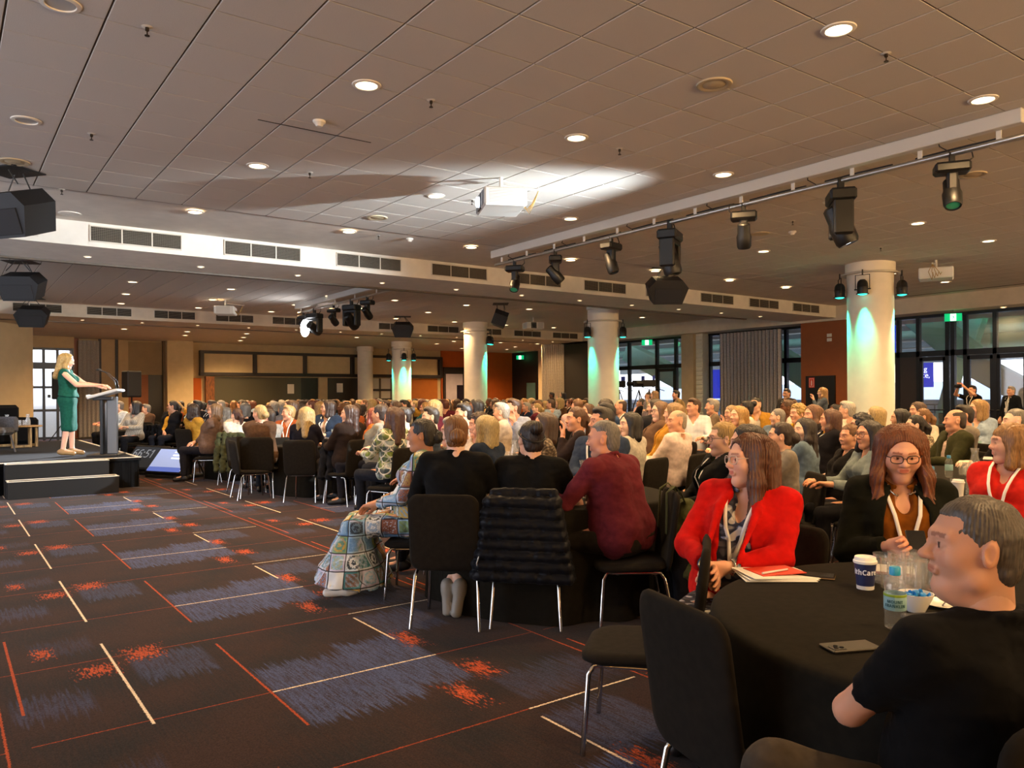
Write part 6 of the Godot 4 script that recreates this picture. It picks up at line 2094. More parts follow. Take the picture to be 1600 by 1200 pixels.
func standing() -> void:
	var hl: ArrayMesh = cache["crowd_hand 1"]
	var hr: ArrayMesh = cache["crowd_hand -1"]
	var hm: ArrayMesh = cache["crowd_head false"]
	var hf: ArrayMesh = cache["crowd_head true"]
	var plain := {"cell": 0.02, "stand": true, "hl": hl, "hr": hr, "head": hm, "wl": Vector3(0.22, 0.86, 0.1), "wr": Vector3(-0.22, 0.86, 0.1), "jacket": 0.05, "lanyard": true}
	var p1 := figure(plain)
	var p2 := figure({"cell": 0.02, "stand": true, "hl": hl, "hr": hr, "head": hm, "wl": Vector3(0.1, 1.6, 0.32), "wr": Vector3(-0.12, 1.6, 0.32), "pl": Vector3(1, -0.6, 0.2), "pr": Vector3(-1, -0.6, 0.2), "ul": Vector3(-1, 0, 0), "ur": Vector3(1, 0, 0), "top": "tee", "lanyard": true})
	var p3 := figure({"cell": 0.02, "stand": true, "fem": true, "hl": hl, "hr": hr, "head": hf, "wl": Vector3(0.06, 1.36, 0.2), "wr": Vector3(0.05, 1.1, 0.22), "ul": Vector3(0, 0, -1)})
	var p4 := figure({"cell": 0.02, "stand": true, "hl": hl, "hr": hr, "head": hm, "lean": 0.35, "wl": Vector3(0.2, 0.95, 0.45), "wr": Vector3(-0.2, 0.95, 0.45)})
	var list: Array = [
		[p2, 21.2, -9.15, -1.9, 1.02, "short", "1c1512", "101012", "17171a", "standing man in black tee raising a camera before the glass doors", "", "cf9a7c"],
		[p1, 21.95, -8.55, -2.0, 1.0, "short", "c8c2b8", "cfd0cc", "15161a", "standing grey haired man in dark jacket before the glass doors", "15181d", "d9a88c"],
		[p1, 15.95, -10.95, -1.6, 0.98, "short", "3a2a1e", "d9d4c8", "2c2a2c", "standing man in charcoal jacket and lanyard beside the grey curtain", "3a3836", "c99878"],
		[p3, 17.3, -10.9, -2.3, 1.0, "long", "d0a060", "5a6470", "22222a", "standing blonde woman holding her chin by the brown pier", "", "e0b398"],
		[p4, 16.3, -14.4, -2.2, 1.0, "short", "2c2018", "a58a5e", "22222a", "standing man in beige jumper leaning forward beside second column", "", "cf9a7c"],
		[p3, 16.1, -15.3, -2.2, 0.98, "long", "c8a070", "b8a890", "22222a", "standing blonde woman in beige top beyond the leaning man", "", "e0b398"],
		[p1, 17.0, -16.4, -2.2, 0.96, "crop", "6a5a4c", "b8a8b0", "22222a", "standing man in pale shirt beside the camera tripods", "b0a0a8", "d9a88c"],
		[p1, 19.0, -23.4, -2.2, 0.99, "short", "120e0c", "201e20", "18181c", "standing dark haired person in black before the far curtain", "18181a", "6d4630"],
		[p3, 19.8, -23.7, -2.2, 1.0, "long", "1a1210", "18161a", "18181c", "standing woman in black with long dark hair before the far curtain", "", "d9a88c"]]
	for l in list:
		var t := thing("person", l[9], "person", Vector3(l[1], 0, l[2]), l[3])
		t.scale = Vector3.ONE * l[4]
		var kind: String = l[5]
		var c := {"skin": l[11], "top": l[7], "low": l[8], "hair": l[6], "hairmesh": kept("crowd_hair " + kind, func(): return hair_mesh(kind, 0.0095))}
		if l[10] != "":
			c["jacket"] = l[10]
		dress(t, l[0], c)
	var pc := thing("camera", "small black camera held up by the man at the glass doors", "camera", Vector3(21.2, 1.65, -9.15), -1.9)
	put(pc, "body", bev(Vector3(0.15, 0.1, 0.06), 0.012), mat("101011", 0.4), Vector3(0, 0.02, 0.42))
	put(pc, "lens", lathe([V(0, 0), V(0.035, 0), V(0.038, 0.08), V(0, 0.08)], 16), mat("141414", 0.3), Vector3(0, 0.02, 0.45), Basis(Vector3.RIGHT, PI / 2))
	# the camera platform by the windows
	var pf := thing("camera_platform", "black riser for video cameras beside the windows", "platform", Vector3(20.6, 0, -20.6), 0.0)
	put(pf, "deck", bev(Vector3(2.4, 0.5, 3.6), 0.01), mat("121214", 0.8), Vector3(0, 0.25, 0))
	for n in 4:
		var t := thing("video_camera", "black video camera on tripod by the windows, %s" % ordinal(n, "second column"), "video camera", Vector3(20.2 + 0.25 * (n % 2), 0.5, -19.4 - 0.75 * n), -2.2 + 0.2 * n, "cameras on the platform")
		for k in 3:
			var a := TAU * k / 3.0
			put(t, "leg", bar([Vector3(0, 1.2, 0), Vector3(sin(a) * 0.42, 0, cos(a) * 0.42)], 0.02, 6), mat("141416", 0.5))
		put(t, "body", bev(Vector3(0.18, 0.24, 0.45), 0.02), mat("0f0f11", 0.5), Vector3(0, 1.42, 0))
		put(t, "lens", lathe([V(0, 0), V(0.07, 0), V(0.085, 0.22), V(0.06, 0.22), V(0, 0.2)], 16), mat("101012", 0.3), Vector3(0, 1.42, 0.22), Basis(Vector3.RIGHT, PI / 2))
		put(t, "viewfinder", bev(Vector3(0.22, 0.16, 0.06), 0.01), mat("2338a0", 0.3), Vector3(0, 1.62, -0.16))
		put(t, "handle", bar([Vector3(0.05, 1.3, -0.1), Vector3(0.2, 1.15, -0.5)], 0.014, 6), mat("141416", 0.5))

func table_clutter(r: RandomNumberGenerator) -> void:
	var gm := glass("f4f8f6", 0.06)
	for n in range(3, TABLES.size()):
		var c := Vector3(TABLES[n][0], 0.745, TABLES[n][1])
		var fwd := 0.591 * c.x - 0.807 * c.z
		if fwd > 17.0 or absf((0.807 * c.x + 0.591 * c.z) / fwd) > 0.72:
			continue
		var name_ := table_words(n)
		solo("carafe", carafe_mesh(), gm, "glass water carafe on " + name_, "carafe", c + Vector3(0.05, 0, 0.02))
		for k in 5:
			solo("tumbler", tumbler_mesh(), gm, "clear tumbler in the cluster on " + name_, "glass", c + Vector3(-0.1 - 0.08 * (k % 3), 0, 0.1 - 0.085 * (k / 3)), 0.0, "tumblers on " + name_)
		for k in 2:
			var a := r.randf() * TAU
			bottle("water bottle on %s, %s" % [name_, ["one of two", "other of two"][k]], c + Vector3(sin(a), 0, cos(a)) * 0.45, "3a86b8")
		var b := r.randf() * TAU
		cup("takeaway cup with white lid on " + name_, c + Vector3(sin(b), 0, cos(b)) * 0.58, ["1a2452", "1c1b1e"][n % 2])
		solo("paper", bev(Vector3(0.21, 0.003, 0.297), 0.001), mat("ece7da", 0.7), "white sheet of paper lying on " + name_, "paper", c + Vector3(sin(b + 2.0), 0.003, cos(b + 2.0)) * Vector3(0.5, 1, 0.5), b)

func table_words(n: int) -> String:
	for o in get_children():
		if o.has_meta("category") and o.get_meta("category") == "table" and Vector2(o.position.x - TABLES[n][0], o.position.z - TABLES[n][1]).length() < 0.05:
			var l: String = o.get_meta("label")
			return l.replace("round black clothed ", "the ")
	return "a table"

# ---------------------------------------------------------------- the people in front
func patchwork() -> StandardMaterial3D:
	var n := 512
	var im := Image.create(n, n, false, Image.FORMAT_RGB8)
	var r := RandomNumberGenerator.new()
	r.seed = 9
	var pal := [rgb("8fb0cc"), rgb("c2cedd"), rgb("3f7f86"), rgb("b89a4a"), rgb("8f5a46"), rgb("5c86b4"), rgb("8fb4d4"), rgb("6f9cc4"), rgb("b9b2cc"), rgb("2c3a48"), rgb("7f9c6c"), rgb("d8dde0")]
	im.fill(rgb("15161c"))
	var nz := FastNoiseLite.new()
	nz.frequency = 0.055
	for gy in 5:
		for gx in 5:
			var a: Color = pal[r.randi() % pal.size()]
			var b: Color = pal[r.randi() % pal.size()]
			var c: Color = pal[r.randi() % pal.size()]
			var s := 102
			var seed_ := r.randf() * 500.0
			var kind := r.randi() % 3
			for y in s:
				for x in s:
					var e := mini(mini(x, s - 1 - x), mini(y, s - 1 - y))
					if e < 3:
						continue
					var col := a
					if e < 12:
						col = b
					else:
						var v := nz.get_noise_2d(x + seed_, y * 1.3 + seed_)
						if kind == 0:
							v = sin(Vector2(x - 51, y - 51).length() * 0.22 + 3.0 * v)
						elif kind == 1:
							v = sin(x * 0.18 + 4.0 * v) * sin(y * 0.18 + 4.0 * v)
						col = c if v > 0.25 else a if v > -0.3 else a.lerp(b, 0.5)
					im.set_pixel((gx * s + x) % n, (gy * s + y) % n, col)
	var m := StandardMaterial3D.new()
	m.albedo_texture = ImageTexture.create_from_image(im)
	m.roughness = 0.75
	m.uv1_triplanar = true
	m.uv1_scale = Vector3.ONE * 1.7
	m.uv1_triplanar_sharpness = 6.0
	return m

func swirls() -> StandardMaterial3D:
	var n := 256
	var im := Image.create(n, n, false, Image.FORMAT_RGB8)
	for y in n:
		for x in n:
			var u := x * TAU / n
			var w := y * TAU / n
			var v := sin(2.0 * u + 1.6 * sin(3.0 * w) + 1.2 * sin(u + w)) + 0.7 * sin(3.0 * w + 2.0 * sin(2.0 * u))
			im.set_pixel(x, y, rgb("d9d7d2") if v > 0.75 else rgb("7f92bf") if v > 0.55 else rgb("4a4a56") if v < -0.9 else rgb("1d2133"))
	var m := StandardMaterial3D.new()
	m.albedo_texture = ImageTexture.create_from_image(im)
	m.roughness = 0.8
	m.uv1_triplanar = true
	m.uv1_scale = Vector3.ONE * 4.2
	return m

func hero(label: String, x: float, z: float, turn: float, o: Dictionary, c: Dictionary, y := 0.0, size := 1.0) -> Array:
	var m := figure(o)
	if c.has("style"):
		c["hairmesh"] = kept("hair %s %.4f" % [c.style, c.get("haircell", 0.006)], func(): return hair_mesh(c.style, c.get("haircell", 0.006)))
	var t := thing("person", label, "person", Vector3(x, y, z), turn)
	t.scale = Vector3.ONE * size
	dress(t, m, c)
	return [t, m]

func heroes() -> void:
	var open_l := hand_mesh(1, 0.35, 0.35, 0.0055)
	var open_r := hand_mesh(-1, 0.35, 0.35, 0.0055)
	var grip_l := hand_mesh(1, 0.95, 0.1, 0.005)
	var grip_r := hand_mesh(-1, 0.95, 0.1, 0.005)
	var man := head_mesh({"jaw": 1.12, "w": 1.03, "cheek": 1.05}, 0.005)
	var woman := head_mesh({"w": 0.97, "jaw": 0.86, "nose": 0.82, "lip": Color(0.82, 0.46, 0.44)}, 0.0052)
	var base := {"hl": open_l, "hr": open_r, "head": man, "cell": 0.015}
	var w := base.duplicate()
	w.merge({"head": woman, "fem": true}, true)
	var mk := func(b: Dictionary, more: Dictionary) -> Dictionary:
		var q := b.duplicate()
		q.merge(more, true)
		return q
	# the man at the nearest table, arms folded, back to the camera
	var fm := head_mesh({"jaw": 1.16, "w": 1.04, "nose": 1.18, "cheek": 0.95, "neck": 1.12, "chin2": 0.7, "brow": Color(0.55, 0.45, 0.4), "lip": Color(0.86, 0.66, 0.62)}, 0.0037)
	var a := hero("grey haired man in black polo shirt, arms folded, closest to the camera", 1.86, -0.80, 2.8, mk.call(base, {"head": fm, "cell": 0.0125, "coarse": 1.0, "girth": 1.2, "top": "tee", "collar": 0.011, "yaw": 1.1, "pitch": -0.06, "poke": Vector3(0.02, 0.03, 0.02), "hl": hand_mesh(1, 0.6, 0.1, 0.0042), "hr": hand_mesh(-1, 0.55, 0.1, 0.0042), "hem": 0.44, "headsize": 0.97, "wl": Vector3(0.0, 0.8, 0.27), "wr": Vector3(-0.02, 0.72, 0.25), "pl": Vector3(1.0, -0.35, -0.15), "pr": Vector3(-1.0, -0.5, -0.1), "ul": Vector3(0, 0, -1), "ur": Vector3(0, 0.2, -1), "kl": Vector3(0.42, 0.66, 0.2), "al": Vector3(0.5, 0.24, 0.28), "kr": Vector3(-0.05, 0.53, 0.46), "ar": Vector3(-0.06, 0.085, 0.46), "lean": -0.03}), {"skin": "cf9a7e", "top": "0d0d0f", "low": "4a4239", "style": "crop", "hair": "6a6055", "haircell": 0.0036, "hairscale": Vector3(1.07, 1.0, 1.02), "shoe": "1a1614"}, 0.0, 0.935)
	# red jacket
	var rh := head_mesh({"w": 0.98, "jaw": 0.92, "nose": 0.95, "cheek": 1.1, "lip": Color(0.86, 0.5, 0.48), "brow": Color(0.5, 0.4, 0.35)}, 0.004)
	a = hero("woman in a bright red jacket over a swirl print dress, hands clasped", 3.0, -2.3, -1.2, mk.call(w, {"head": rh, "cell": 0.012, "girth": 1.16, "vneck": 0.13, "collar": 0.012, "jacket": 0.075, "lapel": 0.012, "jsleeve": 0.86, "jhem": 0.5, "yaw": -0.8, "pitch": -0.03, "roll": 0.05, "lanyard": true, "wl": Vector3(0.045, 0.76, 0.35), "wr": Vector3(-0.05, 0.755, 0.35), "pl": Vector3(1, -0.7, -0.1), "pr": Vector3(-1, -0.7, -0.1), "ul": Vector3(-0.4, 0.35, -1), "ur": Vector3(0.4, 0.35, -1), "bottom": "skirt", "skirt": 1.75, "flare": 0.1, "side": -0.05}), {"skin": "e0ab90", "top": swirls(), "jacket": "d3150f", "low": swirls(), "skirt": 1, "style": "long", "hair": "74401f", "haircell": 0.0048, "specs": "c9b7a6", "badge": false}, 0.0, 0.99)
	extras(a[0], a[1])
	# auburn hair, glasses and phone
	var gh := head_mesh({"w": 1.04, "jaw": 0.98, "nose": 0.9, "cheek": 1.2, "chin2": 0.8, "lip": Color(0.85, 0.52, 0.5), "brow": Color(0.5, 0.36, 0.3)}, 0.004)
	a = hero("auburn haired woman in glasses and dark cardigan looking down at her phone", 3.7, -1.93, -0.9, mk.call(w, {"head": gh, "cell": 0.012, "girth": 1.22, "vneck": 0.1, "collar": 0.012, "jacket": 0.1, "jsleeve": 0.93, "yaw": -0.02, "pitch": 0.3, "poke": Vector3(0, 0.015, 0.03), "lanyard": true, "hl": grip_l, "hr": grip_r, "wl": Vector3(0.1, 0.8, 0.29), "wr": Vector3(-0.1, 0.8, 0.29), "ul": Vector3(-1, 0.4, 0.0), "ur": Vector3(1, 0.4, 0.0), "lean": 0.08}), {"skin": "dba68c", "top": "8a4f12", "jacket": "15170f", "low": "1b1b20", "hairscale": Vector3(1.06, 1.0, 1.0), "style": "midlong", "hair": "8f4c1c", "haircell": 0.0046, "specs": "17120f", "badge": false}, 0.0, 1.0)
	var ph := thing("phone", "black phone held in both hands by the auburn haired woman", "phone", a[0].position, -0.9)
	put(ph, "body", bev(Vector3(0.078, 0.155, 0.009), 0.003), mat("0c0c0e", 0.25), Vector3(0.0, 0.83, 0.385), Basis(Vector3.RIGHT, -0.85))
	necklace(a[0], a[1])
	# the group round the second table
	var pw := patchwork()
	a = hero("woman with slicked dark bun in a long patchwork print dress", 2.93, -5.22, -2.25, mk.call(w, {"girth": 1.12, "yaw": 0.05, "top": "long", "bottom": "skirt", "skirt": 1.92, "flare": 0.27, "crease": 0.03, "wl": Vector3(0.1, 0.68, 0.3), "wr": Vector3(-0.06, 0.68, 0.3), "lean": -0.02, "kl": Vector3(0.17, 0.52, 0.46), "kr": Vector3(-0.15, 0.52, 0.46), "al": Vector3(0.16, 0.085, 0.5), "ar": Vector3(-0.14, 0.085, 0.5)}), {"skin": "b98466", "top": pw, "low": pw, "skirt": 1, "style": "lowbun", "hair": "17110f", "shoe": "d8d4cc"}, 0.0, 1.0)
	a = hero("broad woman in black shirt seen from behind with ginger hair pinned up", 2.8, -4.49, 2.36, mk.call(w, {"girth": 1.32, "top": "mid", "collar": 0.013, "yaw": 0.3, "pitch": 0.06, "wl": Vector3(0.24, 0.8, 0.36), "wr": Vector3(-0.22, 0.8, 0.36), "bottom": "skirt", "skirt": 0.95, "kl": Vector3(0.09, 0.5, 0.42), "kr": Vector3(-0.09, 0.5, 0.42), "al": Vector3(-0.03, 0.2, 0.0), "ar": Vector3(0.06, 0.19, 0.04), "tl": Vector3(0.1, -1, -0.25), "tr": Vector3(-0.05, -1, -0.2), "lean": 0.1}), {"skin": "e3b8a0", "top": "121213", "low": "121214", "skirt": 1, "style": "lowbun", "hair": "9a6428", "shoe": "8a857c"}, 0.0, 1.03)
	a = hero("person in black tee seen from behind with dark hair and a thin headband", 3.2, -4.17, 2.36, mk.call(base, {"girth": 1.12, "top": "tee", "yaw": 0.45, "pitch": 0.02, "wl": Vector3(0.2, 0.78, 0.36), "wr": Vector3(-0.24, 0.78, 0.34), "lean": 0.12}), {"skin": "e0b096", "top": "141414", "low": "17171a", "style": "bun", "hair": "2d1c12"}, 0.0, 1.0)
	var hx: Transform3D = a[1].head
	var hb := []
	for k in 25:
		var q := TAU * k / 24.0
		hb.append(Vector3(sin(q) * 0.087, 0.035 + 0.045 * cos(q), -0.018 + cos(q) * 0.106))
	put(a[0], "headband", bar(hb, 0.006, 6), mat("0f0f10", 0.6), hx.origin, hx.basis)
	a = hero("grey cropped man in maroon shirt leaning on the table, seen from behind", 3.62, -3.70, 3.35, mk.call(base, {"girth": 1.3, "collar": 0.013, "yaw": 0.45, "pitch": 0.05, "lean": 0.3, "hem": 0.43, "wl": Vector3(0.18, 0.8, 0.5), "wr": Vector3(-0.14, 0.8, 0.52), "kl": Vector3(0.3, 0.53, 0.4), "al": Vector3(0.3, 0.085, 0.36), "kr": Vector3(0.02, 0.53, 0.45)}), {"skin": "d79c82", "top": "6a2630", "low": "2a2620", "style": "crop", "hair": "8f8a84", "shoe": "1c2028"}, 0.0, 1.02)
	a = hero("dark haired man in blue grey shirt and white lanyard facing the stage", 4.66, -5.06, -1.35, mk.call(base, {"girth": 1.18, "collar": 0.012, "lanyard": true, "yaw": -0.55, "pitch": -0.05, "wl": Vector3(-0.04, 0.74, 0.28), "wr": Vector3(0.05, 0.76, 0.26), "pl": Vector3(1, -0.6, 0), "pr": Vector3(-1, -0.6, 0)}), {"skin": "d59f83", "top": "37445c", "low": "1d1f26", "style": "short", "hair": "2a1e17", "badge": false}, 0.0, 1.05)
	a = hero("woman with blonde bob in navy tee turned away across the second table", 3.93, -5.72, -2.75, mk.call(w, {"girth": 1.15, "top": "tee", "yaw": 0.2, "lean": 0.1, "wl": Vector3(0.26, 0.78, 0.3), "wr": Vector3(-0.15, 0.78, 0.34)}), {"skin": "d59f83", "top": "232f45", "low": "1d1f26", "style": "bob", "hair": "dcc48c"}, 0.0, 1.0)
	a = hero("young blonde woman in glasses, black top and white lanyard with folded hands", 4.5, -3.7, -2.05, mk.call(w, {"yaw": -0.12, "lanyard": true, "vneck": 0.1, "jacket": 0.05, "wl": Vector3(0.03, 0.7, 0.3), "wr": Vector3(-0.04, 0.7, 0.3), "ul": Vector3(-0.4, 0.3, -1), "ur": Vector3(0.4, 0.3, -1), "lean": -0.1}), {"skin": "e2b59c", "top": "24382c", "jacket": "131314", "low": "16161a", "style": "lowbun", "hair": "cfa75c", "specs": "1a1412", "badge": false}, 0.0, 0.98)
	a = hero("woman with very long dark hair in black between red jacket and blonde", 4.2, -3.2, -2.3, mk.call(w, {"yaw": 0.05, "wl": Vector3(0.05, 0.7, 0.3), "wr": Vector3(-0.04, 0.7, 0.3), "ul": Vector3(-0.4, 0.3, -1), "ur": Vector3(0.4, 0.3, -1)}), {"skin": "e0b096", "top": "131314", "low": "16161a", "style": "long", "hair": "22140e"}, 0.0, 0.98)
	# the speaker
	a = hero("blonde woman in green sleeveless dress speaking at the lectern on stage", 1.80, -15.52, 1.2, mk.call(w, {"stand": true, "top": "tank", "hem": 0.62, "yaw": 0.1, "pitch": 0.22, "wl": Vector3(0.14, 1.14, 0.44), "wr": Vector3(-0.14, 1.14, 0.42), "bottom": "skirt", "skirt": 0.98, "kl": Vector3(0.08, 0.48, 0.03), "kr": Vector3(-0.08, 0.48, 0.0), "al": Vector3(0.08, 0.1, 0.03), "ar": Vector3(-0.08, 0.1, -0.06), "crease": 0.006}), {"skin": "e2b198", "top": "1c5a4c", "low": "1c5a4c", "skirt": 1, "style": "long", "hair": "e0bf78", "shoe": "9a7a50"}, 0.5, 1.08)
	# seats of the people in front
	chair(1.87, -0.81, 2.8, "black chair under the grey haired man closest to the camera")
	chair(3.02, -2.29, -1.75, "black chair under the woman in bright red jacket")
	chair(3.72, -1.95, -0.9, "black chair under the auburn haired woman with the phone")
	chair(2.93, -5.22, -2.25, "black chair under the woman in patchwork dress")
	chair(2.76, -4.45, 2.36, "black chair with chrome legs under the broad woman in black shirt")
	chair(3.17, -4.14, 2.36, "black chair with a dark puffer jacket over its back")
	chair(3.63, -3.68, -2.2, "black chair with an olive backpack hanging behind it")
	chair(4.66, -5.06, -1.35, "black chair under the man in blue grey shirt")
	chair(3.93, -5.72, -2.75, "black chair under the woman with blonde bob and navy tee")
	chair(4.5, -3.7, -2.05, "black chair under the young blonde woman in glasses")
	chair(4.2, -3.2, -2.3, "black chair under the woman with very long dark hair")
	chair(2.05, -1.52, 1.31, "empty black chair with its back to the camera at the nearest table")
	chair(2.44, -2.41, -2.46, "empty black chair turned away from the nearest table, seat showing")
	chair(4.69, -10.5, 2.43, "empty black chair with a dark coat over its back")
	chair(3.75, -11.7, 1.5, "empty black chair seen from the side in the aisle")
	chair(4.0, -12.6, 0.6, "empty black chair facing the stage floor monitors")
	garments()

func extras(t: Node3D, m: Dictionary) -> void:
	var hx: Transform3D = m.head
	for s in [-1.0, 1.0]:
		put(t, "earring", lathe([V(0, -0.008), V(0.007, -0.004), V(0.007, 0.004), V(0, 0.008)], 10), mat("d8d2c6", 0.15, 0.8), hx * Vector3(s * 0.079, -0.045, -0.005))
	var r := []
	for k in 17:
		r.append(Vector3(sin(TAU * k / 16.0), 0, cos(TAU * k / 16.0)) * 0.031)
	for q in [[-1.0, "bracelet", 0.005, "c9a45c"], [1.0, "watch", 0.007, "d0d0cc"]]:
		var d := Vector3(-q[0] * 0.77, 0.0, 0.64)
		var u := Vector3.UP
		put(t, q[1], bar(r, q[2], 6), mat(q[3], 0.2, 0.8), Vector3(q[0] * 0.05, 0.757, 0.35) - d * 0.012, Basis(d.cross(u), d, u))

func necklace(t: Node3D, m: Dictionary) -> void:
	var st := SurfaceTool.new()
	st.begin(Mesh.PRIMITIVE_TRIANGLES)
	var pts := []
	for k in 21:
		var a := lerpf(-2.1, 2.1, k / 20.0)
		var p: Vector3 = m.front.call(0.062 * sin(a * 0.75), 1.065 - 0.055 * cos(a * 0.72))
		pts.append(p)
	tube(st, pts, 0.004, 6)
	st.generate_normals()
	put(t, "necklace", st.commit(), mat("c8c4bc", 0.2, 0.9))

func garments() -> void:
	# puffer jacket: quilted rolls hanging over the chair back
	var f := Field.new(Vector3(-0.42, 0.28, -0.52), Vector3(0.42, 0.95, 0.02), 0.011)
	for n in 8:
		var y := 0.82 - 0.066 * n
		var w := 0.2 + 0.012 * n
		f.bone(Vector3(-w, y - 0.012, -0.315 - 0.004 * n), Vector3(w, y, -0.315 - 0.004 * n), 0.037, 0.037, 0.006)
		f.bone(Vector3(w + 0.03, y, -0.3), Vector3(w + 0.035, y - 0.03, -0.2), 0.036, 0.03, 0.02)
		f.bone(Vector3(-w - 0.01, y, -0.3), Vector3(-w - 0.015, y - 0.03, -0.24), 0.034, 0.028, 0.02)
	f.bone(Vector3(-0.19, 0.872, -0.27), Vector3(0.19, 0.872, -0.27), 0.032, 0.032, 0.02)
	fold.frequency = 14.0
	f.ripple(fold, 0.01)
	var pm := cloth("15171d", 90.0, 0.45, 0.4)
	var t := thing("puffer_jacket", "dark navy quilted puffer jacket hung over a chair back", "jacket", Vector3(3.17, 0, -4.14), 2.36)
	put(t, "body", f.done(), pm)
	put(t, "zip_pull", bar([Vector3(0.27, 0.5, -0.36), Vector3(0.29, 0.44, -0.37), Vector3(0.28, 0.38, -0.36)], 0.004, 6), mat("b8b8b4", 0.3, 0.6))
	# olive backpack
	f = Field.new(Vector3(-0.26, 0.2, -0.58), Vector3(0.26, 0.95, -0.2), 0.011)
	f.ell(Vector3(0, 0.55, -0.38), Vector3(0.16, 0.26, 0.11), 0.04)
	f.ell(Vector3(0, 0.44, -0.44), Vector3(0.13, 0.15, 0.09), 0.03)
	f.bone(Vector3(-0.12, 0.36, -0.36), Vector3(0.12, 0.36, -0.36), 0.08, 0.08, 0.05)
	fold.frequency = 9.0
	f.ripple(fold, 0.022)
	var om := cloth("4a4d2e")
	t = thing("backpack", "olive green backpack hanging from a chair by its straps", "backpack", Vector3(3.63, 0, -3.68), -2.2)
	put(t, "body", f.done(), om)
	for s in [-1.0, 1.0]:
		var st := SurfaceTool.new()
		st.begin(Mesh.PRIMITIVE_TRIANGLES)
		var pts: Array[Vector3] = [Vector3(s * 0.06, 0.78, -0.36), Vector3(s * 0.09, 0.86, -0.32), Vector3(s * 0.1, 0.9, -0.28), Vector3(s * 0.11, 0.86, -0.23), Vector3(s * 0.13, 0.6, -0.22)]
		ribbon(st, pts, 0.028, Vector3(1, 0, 0))
		st.generate_normals()
		put(t, "strap", st.commit(), om)
		put(t, "side_strap", bar([Vector3(s * 0.15, 0.62, -0.38), Vector3(s * 0.2, 0.45, -0.4), Vector3(s * 0.18, 0.28, -0.42)], 0.009, 6), mat("3a3d26", 0.8))
	# coats over other chairs
	for r in [[4.69, -10.5, 2.43, "1a1b20", "dark coat draped over the empty chair back", 0.5], [4.18, -13.9, 2.51, "4a4d34", "green padded jacket hung behind the woman in white summer top", 0.62], [3.75, -19.3, -0.9, "18181b", "black coat over the chair beside the pale striped wrap", 0.5]]:
		var g := Field.new(Vector3(-0.4, 0.2, -0.46), Vector3(0.4, 0.95, 0.02), 0.018)
		for k in 5:
			var x := -0.2 + 0.1 * k
			g.bone(Vector3(x * 0.9, 0.87, -0.27), Vector3(x * 1.15, 0.88 - r[5], -0.32 - 0.02 * (k % 2)), 0.04, 0.05, 0.035)
		g.bone(Vector3(0.2, 0.84, -0.26), Vector3(0.27, 0.42, -0.26), 0.05, 0.04, 0.03)
		g.bone(Vector3(-0.2, 0.84, -0.26), Vector3(-0.27, 0.45, -0.26), 0.05, 0.04, 0.03)
		fold.frequency = 8.0
		g.ripple(fold, 0.03)
		solo("coat", g.done(), cloth(r[3]), r[4], "coat", Vector3(r[0], 0, r[1]), r[2])

